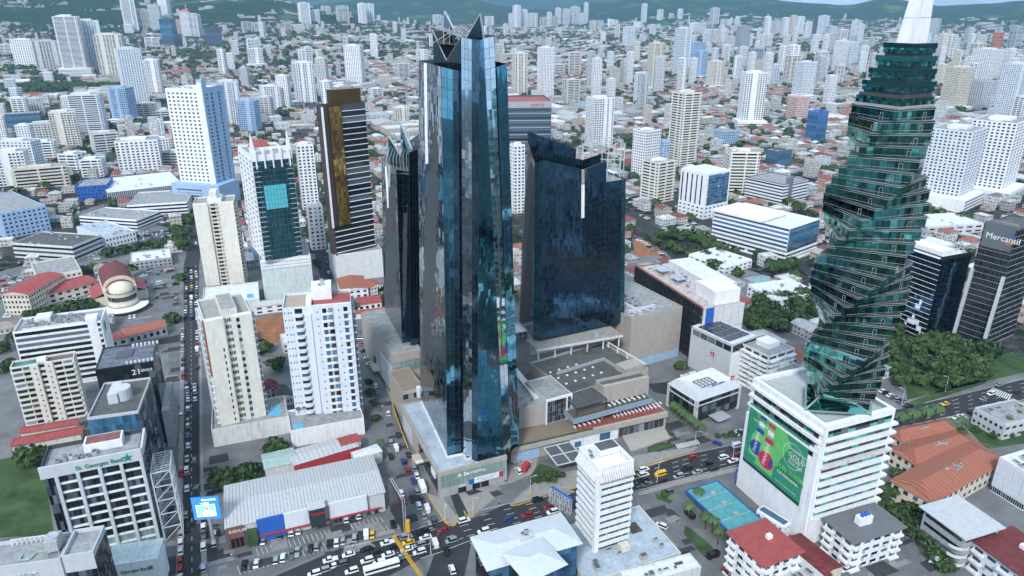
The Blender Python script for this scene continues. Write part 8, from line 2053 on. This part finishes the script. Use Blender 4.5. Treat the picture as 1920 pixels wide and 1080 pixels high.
for pts, lab, grp in ((((80, 596), (102, 590), (122, 588), (145, 582), (168, 580), (60, 600)), 'tree in the row behind the white ribbon office', 'trees behind the ribbon office'), (((205, 482), (235, 476), (258, 470), (280, 466), (300, 470), (322, 462), (345, 450), (335, 440), (348, 470), (358, 420)), 'tree in the belt above the church lot', 'trees above the church lot'), (((8, 660), (22, 690), (-5, 700), (30, 640)), 'dark tree at the left edge', 'trees at the left edge'),
                      (((1645, 650), (1672, 680), (1700, 690), (1725, 680), (1690, 650), (1750, 700), (1780, 705), (1812, 700), (1838, 690), (1740, 655), (1770, 670), (1668, 625), (1805, 668), (1720, 720), (1690, 725), (1760, 728), (1850, 672), (1660, 662), (1710, 668), (1735, 692), (1765, 688), (1795, 688), (1825, 682), (1700, 708), (1745, 716), (1785, 722), (1815, 715), (1670, 704), (1655, 690), (1840, 706), (1755, 640), (1785, 650)), 'broad tree in the grove right of the spiral tower', 'trees in the grove right of the spiral tower'),
                      (((1418, 600), (1445, 612), (1470, 602), (1495, 590), (1480, 575), (1510, 570), (1440, 590), (1400, 605), (1505, 610), (1465, 625), (1525, 590), (1430, 575), (1455, 572), (1490, 605), (1410, 618)), 'tree in the grove left of the spiral tower', 'trees left of the spiral tower'), (((1450, 510), (1425, 488), (1470, 505)), 'bright tree by the white banded office', 'trees by the white banded office'),
                      (((1240, 450), (1262, 446), (1285, 452), (1305, 458), (1330, 465), (1350, 440), (1380, 425), (1275, 478), (1300, 482), (1325, 488), (1350, 480), (1232, 462), (1365, 428), (1395, 440), (1255, 470), (1380, 520), (1340, 508)), 'tree in the belt right of the navy tower', 'trees right of the navy tower'),
                      (((1652, 955), (1672, 968), (1692, 985), (1710, 1000), (1728, 1018), (1742, 1035), (1665, 935), (1700, 970), (1725, 992), (1755, 1050), (1645, 930)), 'dark tree in the row behind the white apartment house', 'trees behind the white apartment house'), (((1680, 895), (1688, 870), (1676, 850)), 'dark tree beside the podium and the terracotta school', 'trees beside the terracotta school'), (((1770, 1072), (1785, 1060)), 'tree in front of the curved balcony house', 'trees by the curved balcony house'),
                      (((1800, 815), (1830, 812), (1860, 822), (1890, 820), (1912, 815), (1845, 800)), 'scrubby tree on the overgrown plot', 'trees on the overgrown plot'), (((1345, 822), (1360, 820), (1374, 818), (1388, 815)), 'clipped round tree in the row before the bank', 'clipped trees before the bank'), (((700, 760), (694, 740), (706, 790), (690, 720)), 'street tree beside the white tower podium', 'street trees beside the white podium')):
 xs = sorted(q_[0] for q_ in pts); ys = sorted(q_[1] for q_ in pts); n_ = len(pts)
 for x, y in pts: tree(x, y, (16 if 'clipped' in lab else 22 if 'scrub' in lab or 'street' in lab else 46 if 'grove' in lab or 'row behind the white a' in lab else 34) * rnd.uniform(.85, 1.15), lab + f", {('back', 'middle', 'front')[min(2, 3 * ys.index(y) // n_)]} {('left', 'centre', 'right')[min(2, 3 * xs.index(x) // n_)]}", grp)
for _ in range(400):
 x, y = rnd.choice([(rnd.uniform(0, 335), rnd.uniform(380, 600)), (rnd.uniform(470, 720), rnd.uniform(520, 600)), (rnd.uniform(1180, 1560), rnd.uniform(400, 560)), (rnd.uniform(1740, 1920), rnd.uniform(560, 700)), (rnd.uniform(1560, 1920), rnd.uniform(960, 1080)), (rnd.uniform(300, 340), rnd.uniform(610, 900)), (rnd.uniform(372, 400), rnd.uniform(620, 900))])
 g = P(x, y)
 if taken(g.x - 2, g.y - 2, 1, 0, 0, 4, 0, 4) or NTOW[0] > 260: continue
 NTOW[0] += 1; k_ = 'left of the side street' if x < 341 else 'behind the near towers' if x < 760 else 'in the quarters at right'
 tree(x, y, rnd.uniform(12, 26) * (1.3 if y > 900 else 1), f'small scattered tree {k_}', f'small trees {k_}')
def frond_mesh():
 q = MB(); rr = random.Random(5)
 for i in range(15):
  a = i * 2.4; up = .9 - .08 * (i % 8); p0 = Vector((0, 0, 0)); pts = []
  for k in range(6): s = k / 5; pts.append(Vector((math.cos(a) * 2.6 * s, math.sin(a) * 2.6 * s, up * 1.6 * s - 2.4 * s * s)))
  n = Vector((-math.sin(a), math.cos(a), 0))
  for k in range(5):
   w0, w1 = .38 * math.sin(math.pi * (k + .3) / 6), .38 * math.sin(math.pi * (k + 1.3) / 6)
   for sgn in (-1, 1): q.poly([pts[k], pts[k + 1], pts[k + 1] + n * w1 * sgn + Vector((0, 0, -.25 * w1)), pts[k] + n * w0 * sgn + Vector((0, 0, -.25 * w0))], PALM)
 return q.mesh('fronds')
FR = frond_mesh(); q = MB(); q.lathe(0, 0, [(.26, 0), (.19, 2.5), (.16, 6.2), (.2, 6.6)], TRUNK, 8); PT = q.mesh('trunk')
def palm(px, py, label, group=None, s=1.0, z=0.0):
 g = P(px, py, z); t = thing('palm_tree', label, 'palm', (g.x, g.y, z), rnd.uniform(0, 6), group); f = link('fronds', FR, t, None, (0, 0, 6.5 * s)); f.scale = (s, s, s); k = link('trunk', PT, t); k.scale = (s, s, s)
palm(713, 848, 'lone palm at the right end of the hardware store')
for x, y in ((1290, 972), (1322, 992), (1346, 1020), (1308, 945), (1335, 1000)): palm(x, y, 'palm in the bed beside the filling station', 'palms beside the filling station', 1.15)
for x, y in ((1685, 808), (1708, 802), (1731, 798), (1752, 793)): palm(x, y, 'tall royal palm in the row on the avenue verge', 'royal palms on the verge', 1.5)
for x, y in ((1776, 815), (1800, 812), (1885, 812), (1905, 800)): palm(x, y, 'palm before the overgrown plot', 'palms before the overgrown plot', 1.3)
for i in range(9): palm(1262 + i * 6.5, 778 + i * 5.4, 'palm in the row between the mall drive and the bank', 'palms between the mall drive and the bank', 1.1)
for i in range(6): palm(560 + i * 12, 776 - i * 2.2, 'small palm on the podium of the white tower with red roof', 'palms on the white podium', .55, 9.0)
# ------------------------------------------------------------------ the low town: the largest houses as things, the rest as one mass
def town_material():
 m = bpy.data.materials.new('town_render'); m.use_nodes = True
 n, l = m.node_tree.nodes, m.node_tree.links
 b = n['Principled BSDF']; b.inputs['Roughness'].default_value = 0.8
 at = n.new('ShaderNodeAttribute'); at.attribute_name = 'tint'
 uv = n.new('ShaderNodeUVMap'); uv.uv_map = 'metres'
 sp = n.new('ShaderNodeSeparateXYZ'); l.new(uv.outputs[0], sp.inputs[0])
 def mth(op, a, bb=None):
  q = n.new('ShaderNodeMath'); q.operation = op
  for i, s in enumerate((a, bb)):
   if s is None: continue
   if hasattr(s, 'links'): l.new(s, q.inputs[i])
   else: q.inputs[i].default_value = s
  return q.outputs[0]
 fu = mth('FRACT', mth('DIVIDE', sp.outputs['X'], 2.9)); fv = mth('FRACT', mth('DIVIDE', sp.outputs['Y'], 3.1))
 wu = mth('MULTIPLY', mth('GREATER_THAN', fu, 0.25), mth('LESS_THAN', fu, 0.75))
 wv = mth('MULTIPLY', mth('GREATER_THAN', fv, 0.32), mth('LESS_THAN', fv, 0.78))
 wn_ = n.new('ShaderNodeTexWhiteNoise'); wn_.noise_dimensions = '2D'
 fl = n.new('ShaderNodeVectorMath'); fl.operation = 'FLOOR'
 dv = n.new('ShaderNodeVectorMath'); dv.operation = 'DIVIDE'; dv.inputs[1].default_value = (2.9, 3.1, 1)
 l.new(uv.outputs[0], dv.inputs[0]); l.new(dv.outputs[0], fl.inputs[0]); l.new(fl.outputs[0], wn_.inputs['Vector'])
 win = mth('MULTIPLY', mth('MULTIPLY', wu, wv), mth('GREATER_THAN', sp.outputs['Y'], 0.0))
 win = mth('MULTIPLY', win, mth('GREATER_THAN', wn_.outputs['Value'], 0.22))
 geo = n.new('ShaderNodeNewGeometry'); nz = n.new('ShaderNodeTexNoise'); nz.inputs['Scale'].default_value = 0.3; nz.inputs['Detail'].default_value = 5
 l.new(geo.outputs['Position'], nz.inputs['Vector'])
 mr = n.new('ShaderNodeMapRange'); mr.inputs['From Min'].default_value = 0.3; mr.inputs['From Max'].default_value = 0.7; mr.inputs['To Min'].default_value = 0.72; mr.inputs['To Max'].default_value = 1.15
 l.new(nz.outputs['Fac'], mr.inputs['Value'])
 sc = n.new('ShaderNodeVectorMath'); sc.operation = 'SCALE'; l.new(at.outputs['Color'], sc.inputs[0]); l.new(mr.outputs[0], sc.inputs['Scale'])
 mx = n.new('ShaderNodeMix'); mx.data_type = 'RGBA'; l.new(win, mx.inputs['Factor']); l.new(sc.outputs[0], mx.inputs['A']); mx.inputs['B'].default_value = (0.09, 0.10, 0.11, 1)
 l.new(mx.outputs['Result'], b.inputs['Base Color'])
 return m
TOWN = town_material()
WALLC = [(0.62, 0.63, 0.64), (0.5, 0.5, 0.49), (0.52, 0.47, 0.39), (0.38, 0.38, 0.38), (0.56, 0.54, 0.49), (0.55, 0.44, 0.40), (0.55, 0.60, 0.66)]
ROOFC = [(0.28, 0.075, 0.06), (0.20, 0.06, 0.055), (0.30, 0.12, 0.08), (0.60, 0.62, 0.63), (0.42, 0.43, 0.43), (0.28, 0.28, 0.28), (0.66, 0.67, 0.67), (0.16, 0.16, 0.17), (0.33, 0.26, 0.23), (0.22, 0.34, 0.36)]
class Mass:
 def __init__(s): s.v = []; s.f = []; s.c = []; s.uv = []
 def face(s, idx, col, uvs): s.f.append(idx); s.c += [col] * len(idx); s.uv += uvs
 def house(s, x, y, z, ux, uy, w, d, h, wc, rc, kind):
  k = len(s.v)
  def pt(a, b, zz): return (x + ux * a - uy * b, y + uy * a + ux * b, zz)
  o = 0.0 if kind == 'flat' else 0.5
  s.v += [pt(0, 0, z - 2), pt(w, 0, z - 2), pt(w, d, z - 2), pt(0, d, z - 2), pt(0, 0, z + h), pt(w, 0, z + h), pt(w, d, z + h), pt(0, d, z + h)]
  u = rnd.randint(0, 40) * 2.9
  for (i, j, span) in ((0, 1, w), (1, 2, d), (2, 3, w), (3, 0, d)):
   s.face((k + i, k + j, k + 4 + j, k + 4 + i), wc, [(u, -2), (u + span, -2), (u + span, h), (u, h)])
  nw = [(0, -5)] * 4
  if kind == 'flat':
   # parapet: the deck sits lower than the rim
   q = len(s.v); t = 0.4
   s.v += [pt(t, t, z + h), pt(w - t, t, z + h), pt(w - t, d - t, z + h), pt(t, d - t, z + h), pt(t, t, z + h - 0.8), pt(w - t, t, z + h - 0.8), pt(w - t, d - t, z + h - 0.8), pt(t, d - t, z + h - 0.8)]
   for i in range(4):
    j = (i + 1) % 4
    s.face((k + 4 + i, k + 4 + j, q + j, q + i), wc, nw)
    s.face((q + i, q + j, q + 4 + j, q + 4 + i), wc, nw)
   s.face((q + 4, q + 5, q + 6, q + 7), rc, nw)
   if rnd.random() < 0.6 and w > 7 and d > 7:
    a, b = rnd.uniform(1, w - 5), rnd.uniform(1, d - 5); e = rnd.uniform(2, 3.5); g = len(s.v); zt = z + h + rnd.uniform(0.8, 2.6)
    s.v += [pt(a, b, z + h - 0.8), pt(a + e, b, z + h - 0.8), pt(a + e, b + e, z + h - 0.8), pt(a, b + e, z + h - 0.8), pt(a, b, zt), pt(a + e, b, zt), pt(a + e, b + e, zt), pt(a, b + e, zt)]
    for i in range(4):
     j = (i + 1) % 4; s.face((g + i, g + j, g + 4 + j, g + 4 + i), wc, nw)
    s.face((g + 4, g + 5, g + 6, g + 7), wc, nw)
  else:
   q = len(s.v); rise = min(w, d) * (0.22 if kind == 'hip' else 0.14)
   s.v += [pt(-o, -o, z + h - 0.1), pt(w + o, -o, z + h - 0.1), pt(w + o, d + o, z + h - 0.1), pt(-o, d + o, z + h - 0.1)]
   ins = (min(w, d) / 2 if kind == 'hip' else 0)
   if w >= d: s.v += [pt(-o + ins, d / 2, z + h + rise), pt(w + o - ins, d / 2, z + h + rise)]; F = ((0, 1, 5, 4), (2, 3, 4, 5), (1, 2, 5), (3, 0, 4))
   else: s.v += [pt(w / 2, -o + ins, z + h + rise), pt(w / 2, d + o - ins, z + h + rise)]; F = ((1, 2, 5, 4), (3, 0, 4, 5), (0, 1, 4), (2, 3, 5))
   for fc in F: s.face(tuple(q + i for i in fc), rc if (len(fc) == 4 or kind == 'hip') else wc, [(0, -5)] * len(fc))
   s.face((q + 3, q + 2, q + 1, q), rc, nw)
 def mesh(s, name):
  me = bpy.data.meshes.new(name); me.from_pydata(s.v, [], s.f)
  a = me.color_attributes.new('tint', 'FLOAT_COLOR', 'CORNER')
  a.data.foreach_set('color', np.concatenate([np.array(s.c, np.float32), np.ones((len(s.c), 1), np.float32)], 1).ravel())
  u = me.uv_layers.new(name='metres'); u.data.foreach_set('uv', np.array(s.uv, np.float32).ravel())
  me.materials.append(TOWN); me.update()
  return me
WOODS = []        # (x, y, radius): where trees stand instead of houses
for (wx, wy, wr) in ((20, 130, 0), ): pass
def woods_at(px, py, rpx):
 q = Pg(px, py); WOODS.append((q.x, q.y, rpx * depth(q.x, q.y, q.z) / FPX))
for a in ((40, 130, 45), (90, 150, 40), (30, 168, 60), (110, 165, 60), (180, 165, 45), (20, 205, 40), (230, 235, 35), (300, 235, 25), (330, 100, 30), (360, 115, 25), (420, 110, 25), (275, 105, 25), (400, 85, 20),
          (1490, 165, 18), (1480, 120, 15), (1760, 145, 35), (1760, 170, 30), (1730, 125, 25), (1480, 245, 22), (1420, 245, 22), (1790, 210, 14), (1760, 290, 25), (1250, 225, 12), (720, 205, 15), (1010, 165, 8), (1380, 190, 16), (1450, 195, 14), (1520, 185, 10), (660, 55, 35), (720, 45, 30), (600, 75, 20), (1260, 110, 12), (1270, 385, 22), (1330, 395, 18), (1420, 400, 14), (1210, 350, 14), (1560, 420, 14), (1480, 395, 16), (540, 215, 14), (410, 130, 22), (480, 150, 18), (640, 130, 16), (1090, 215, 10), (1180, 180, 12), (1340, 190, 14), (1420, 165, 12), (1570, 170, 12), (860, 130, 10), (730, 110, 16), (1290, 80, 14), (1400, 75, 12), (90, 230, 18), (160, 290, 12), (30, 375, 20), (120, 370, 12), (1860, 250, 16), (1800, 420, 16)):
 woods_at(*a)
def in_woods(x, y):
 return any((x - a) ** 2 + (y - b) ** 2 < r * r for a, b, r in WOODS)
def sees(x, y, z, m=0):
 if depth(x, y, z) < 20: return False
 u, v = pj(x, y, z); return -60 < u < 1980 and v < 1140
cand = []         # houses
gaps = []         # places for far trees
BW, BD, ST = 92.0, 56.0, 9.0
rg = random.Random(3)
for iu in range(-70, 80):
 for iv in range(-28, 95):
  u0, v0 = iu * BW, iv * BD
  wx = u0 + 70 * math.sin(v0 / 700 + 1.0) + 40 * math.sin(u0 / 500); wy = v0 + 60 * math.sin(u0 / 650 + 2.0)
  rot = GA + 0.10 * math.cos(v0 / 700 + 1.0) + 0.22 * math.sin(u0 / 1500 + v0 / 1900)
  cx = wx * GU.x + wy * GV.x; cy = wx * GU.y + wy * GV.y
  D = math.hypot(cx, cy)
  back = cy < 150
  if back and (D > 1150 or D < 130): continue
  if not back and (D > 6600 or not sees(cx, cy, T(cx, cy))): continue
  if not back and D < 290: continue
  if D > 2600 and rg.random() < (D - 2600) / 6500: continue
  z = T(cx, cy)
  if z > 128 and rg.random() < 0.75: continue
  ux, uy = math.cos(rot), math.sin(rot)
  typ = rg.random()
  town_n = vnoise(cx / 420 + 3, cy / 420 + 8)
  if in_woods(cx, cy) or typ < 0.10:
   for _ in range(26): gaps.append((cx + rg.uniform(-46, 46), cy + rg.uniform(-28, 28)))
   continue
  big = typ > 0.86 or (town_n > 0.62 and typ > 0.6)
  a = ST / 2
  while a < BW - ST / 2 - 8:
   b = ST / 2
   lot = rg.uniform(24, 46) if big else rg.uniform(11, 17)
   rows = 1 if big and rg.random() < 0.5 else 2
   for r_ in range(rows):
    dd = (BD - ST) / rows
    w = lot - rg.uniform(0.6, 3.5); d = dd - rg.uniform(2, 9)
    aw, ab = a + rg.uniform(0, 1.5), ST / 2 + r_ * dd + rg.uniform(0, 4)
    if rg.random() < (0.20 if not big else 0.10):
     gaps += [(cx + ux * (aw + rg.uniform(0, lot)) - uy * (ab + rg.uniform(0, d)), cy + uy * (aw + rg.uniform(0, lot)) + ux * (ab + rg.uniform(0, d))) for _ in range(4)]
     continue
    x, y = cx + ux * aw - uy * ab, cy + uy * aw + ux * ab
    # houses on one lot break into two or three volumes
    if not big and d > 15 and rg.random() < 0.7: d *= rg.uniform(0.5, 0.75)
    h = rg.uniform(6, 11) if big else rg.choice([3.2, 3.6, 6.2, 6.4, 7])
    kind = rg.choice(['flat', 'flat', 'gable', 'gable']) if big else rg.choice(['hip', 'gable', 'hip', 'flat'])
    if rg.random() < (0.06 if D < 1500 else 0.022) and not back and D > 850: h = rg.choice([14, 17, 20, 26, 34, 44]); kind = 'flat'; w = min(w, 22); d = min(d, 20)
    if back: h = h * rg.choice([1, 1, 2, 4, 8]); kind = 'flat' if h > 20 else kind
    cand.append((x, y, ux, uy, w, d, h, kind, big))
    if rg.random() < 0.7: gaps.append((x - ux * 2 - uy * (d + 4), y - uy * 2 + ux * (d + 4)))
   a += lot
def near_frame(c): return c[1] > 40 and math.hypot(c[0], c[1]) < 330
cand = [c for c in cand if not near_frame(c) and not taken(c[0], c[1], c[2], c[3], 0, c[4], 0, c[5])]
for c in cand: occupy_rect(c[0], c[1], c[2], c[3], 0, c[4], 0, c[5], 0)
# small houses and yards in what is left between the larger buildings
for _ in range(9000):
 px, py = rg.uniform(-20, 1940), rg.uniform(235, 520) if rg.random() < .6 else rg.uniform(200, 640)
 if py > 560 and not (px < 340): continue
 g = P(px, py); D = math.hypot(g.x, g.y)
 if D < 400: continue
 w, d = rg.uniform(8, 15), rg.uniform(8, 13); rot = GA + rg.choice([0, 0, 0, .1, -.2]); ux, uy = math.cos(rot), math.sin(rot)
 if taken(g.x, g.y, ux, uy, -1.5, w + 1.5, -1.5, d + 1.5): continue
 if rg.random() < .4: gaps += [(g.x + rg.uniform(0, w), g.y + rg.uniform(0, d)) for _ in range(3)]
 else:
  c = (g.x, g.y, ux, uy, w, d, rg.choice([3.4, 3.6, 6.3, 6.6, 9.5]), rg.choice(['hip', 'gable', 'flat', 'flat']), False); cand.append(c)
 occupy_rect(g.x, g.y, ux, uy, 0, w, 0, d, 1)
def seen_size(c):
 x, y, w, h = c[0], c[1], c[4], c[6]
 if y < 150: return 0
 u, v = pj(x, y, 0)
 if not (0 < u < 1920 and 0 < v < 1080): return 0
 return (w * c[5]) ** 0.5 / depth(x, y) + h * 0.6 / depth(x, y)
cand.sort(key=seen_size, reverse=True)
mass = Mass()
WN = ['white', 'grey white', 'tan', 'grey', 'cream', 'brownish', 'pale blue']
rn = ['red', 'dark red', 'terracotta', 'white', 'grey', 'dark grey', 'pale', 'black', 'brown', 'green grey']
for k, (x, y, ux, uy, w, d, h, kind, big) in enumerate(cand):
 z = T(x, y)
 wi = rg.choice([0, 0, 0, 1, 1, 2, 3, 4, 4, 5, 6])
 ri = rg.choice([3, 3, 4, 4, 5, 6, 6, 7]) if kind == 'flat' else (rg.choice([0, 2, 3, 3, 4, 4, 5, 6, 8, 9]) if big else rg.choice([0, 0, 1, 1, 2, 2, 2, 3, 4, 4, 5, 8, 8, 8, 9]))
 if h > 13: ri = rg.choice([3, 4, 5]); wi = rg.choice([0, 0, 0, 4, 6, 1])
 if k < 300:
  one = Mass(); one.house(0, 0, 0, 1, 0, w, d, h, WALLC[wi], ROOFC[ri], kind)
  nm = 'apartment_block' if h > 13 else ('warehouse' if big else 'house')
  o = link(nm, one.mesh(nm)); o.location = (x, y, z); o.rotation_euler = (0, 0, math.atan2(uy, ux))
  side = 'left of the glass towers' if x < -0.12 * y else ('right of the spiral tower' if x > 0.62 * y else 'behind the glass towers')
  lb = f'{WN[wi]} {"tall" if h > 25 else "middling" if h > 13 else "low"} {nm.replace("_", " ")} with {rn[ri]} {"flat" if kind == "flat" else kind} roof {"near" if y < 620 else "farther" if y < 900 else "far"} {side}'; tag(o, lb, nm.replace('_', ' '), lb)
 else:
  mass.house(x, y, z, ux, uy, w, d, h, WALLC[wi], ROOFC[ri], kind)
o = link('city_district', mass.mesh('city_district')); o['kind'] = 'stuff'; tag(o, 'dense carpet of low houses and sheds reaching to the hills', 'city')
# ------------------------------------------------------------------ far trees: one mass of leafy clumps
def leaf_mass(points, name, label, quads, rs):
 nr_ = np.random.RandomState(rs)
 V = []; F = []
 n = len(points)
 for (x, y, z, r) in points:
  q = quads
  dirs = nr_.normal(size=(q, 3)); dirs /= np.linalg.norm(dirs, axis=1)[:, None]; dirs[:, 2] = np.abs(dirs[:, 2]) * 0.9 - 0.15
  rad = r * (0.55 + 0.45 * nr_.rand(q) ** 0.5)
  c = dirs * rad[:, None] * np.array([1, 1, 0.85]) + np.array([x, y, z + r * 0.75])
  t1 = np.cross(dirs, nr_.normal(size=(q, 3))); t1 /= np.linalg.norm(t1, axis=1)[:, None] + 1e-9
  t2 = np.cross(dirs, t1); s = r * (0.22 + 0.2 * nr_.rand(q))[:, None]
  t2 = t2 + dirs * nr_.normal(size=(q, 1)) * 0.5
  k = len(V) * q * 4
  V.append(np.stack([c - t1 * s - t2 * s, c + t1 * s - t2 * s * 0.8, c + t1 * s * 0.8 + t2 * s, c - t1 * s + t2 * s], 1).reshape(-1, 3))
  F.append(np.arange(q * 4).reshape(-1, 4) + k)
 V = np.concatenate(V); F = np.concatenate(F)
 me = bpy.data.meshes.new(name)
 me.vertices.add(len(V)); me.vertices.foreach_set('co', V.ravel())
 me.loops.add(F.size); me.loops.foreach_set('vertex_index', F.ravel().astype(np.int32))
 me.polygons.add(len(F)); me.polygons.foreach_set('loop_start', (np.arange(len(F)) * 4).astype(np.int32))
 me.materials.append(LEAF); me.update(calc_edges=True); me.validate()
 o = link(name, me); o['kind'] = 'stuff'; tag(o, label, 'trees')
 return o
pts = []
for (x, y) in gaps:
 if y < 330: continue
 D = math.hypot(x, y)
 if D < 420 or not sees(x, y, T(x, y)): continue
 if taken(x - 1, y - 1, 1, 0, 0, 2, 0, 2): continue
 pts.append((x, y, T(x, y), rg.uniform(3.5, 6.5) * (1.0 if D < 2500 else 1.5)))
for (a, b, r) in WOODS:
 for _ in range(int(r * r / 16) if r < 90 else int(r * r / 30)):
  t, q = rg.uniform(0, 6.283), r * rg.random() ** 0.5
  x, y = a + q * math.cos(t), b + q * math.sin(t)
  if not taken(x - 1, y - 1, 1, 0, 0, 2, 0, 2) and sees(x, y, T(x, y)): pts.append((x, y, T(x, y), rg.uniform(4.5, 8)))
rg.shuffle(pts); pts = pts[:16000]
leaf_mass(pts, 'far_woods', 'dark green trees scattered between the houses of the far districts', 26, 5)
# ------------------------------------------------------------------ cars too far to tell apart, along the streets behind
cm = MB(); PC = [CARP[k] for k in ('white', 'white', 'silver', 'grey', 'black', 'red', 'white')]
n = 0
for _ in range(26000):
 if n >= 3000: break
 px = rg.uniform(0, 1920); py = 600 - 410 * rg.random() ** .8; g = P(px, py)
 if py > 480 and px > 340: continue
 if taken(g.x - 1, g.y - 1, 1, 0, 0, 2, 0, 2): continue
 a = GA + rg.choice([0, math.pi / 2]); ux, uy = math.cos(a), math.sin(a); L_ = rg.choice([1, 1, 2, 3, 5]); z = T(g.x, g.y) + .15
 for i in range(L_):
  x, y = g.x - uy * 2.7 * i, g.y + ux * 2.7 * i; m_ = rg.choice(PC); f = lambda p, q_, h_: (x + ux * p - uy * q_, y + uy * p + ux * q_, z + h_)
  for (l, w, z0, z1, mm) in ((2.4, .95, .1, .95, m_), (1.3, .8, .95, 1.5, CLEAR)):
   b0 = [f(-l, -w, z0), f(l, -w, z0), f(l, w, z0), f(-l, w, z0)]; t0 = [f(-l * .9, -w * .9, z1), f(l * .85, -w * .9, z1), f(l * .85, w * .9, z1), f(-l * .9, w * .9, z1)]
   for k in range(4): cm.poly([b0[k], b0[(k + 1) % 4], t0[(k + 1) % 4], t0[k]], mm)
   cm.poly(t0, m_)
  n += 1
tag(cm.build('distant_traffic', kind='stuff'), 'small parked and moving cars dotting the streets and lots of the farther quarters', 'cars')
# ------------------------------------------------------------------ haze: the air between here and the hills
hz = MB()
hz.box(-13500, 13500, -2600, 14900, -3.0, 640.0, WHITE)
ho = hz.build('haze', kind='stuff')
hm = bpy.data.materials.new('hazy_air'); hm.use_nodes = True
hn, hl = hm.node_tree.nodes, hm.node_tree.links
hn.clear()
h_out = hn.new('ShaderNodeOutputMaterial'); h_v = hn.new('ShaderNodeVolumePrincipled')
h_v.inputs['Color'].default_value = (0.38, 0.70, 1.0, 1)
h_v.inputs['Density'].default_value = 5.8e-5
h_v.inputs['Anisotropy'].default_value = 0.0
hl.new(h_v.outputs[0], h_out.inputs['Volume'])
ho.data.materials.clear(); ho.data.materials.append(hm)
tag(ho, 'pale blue haze over the whole town', 'haze')
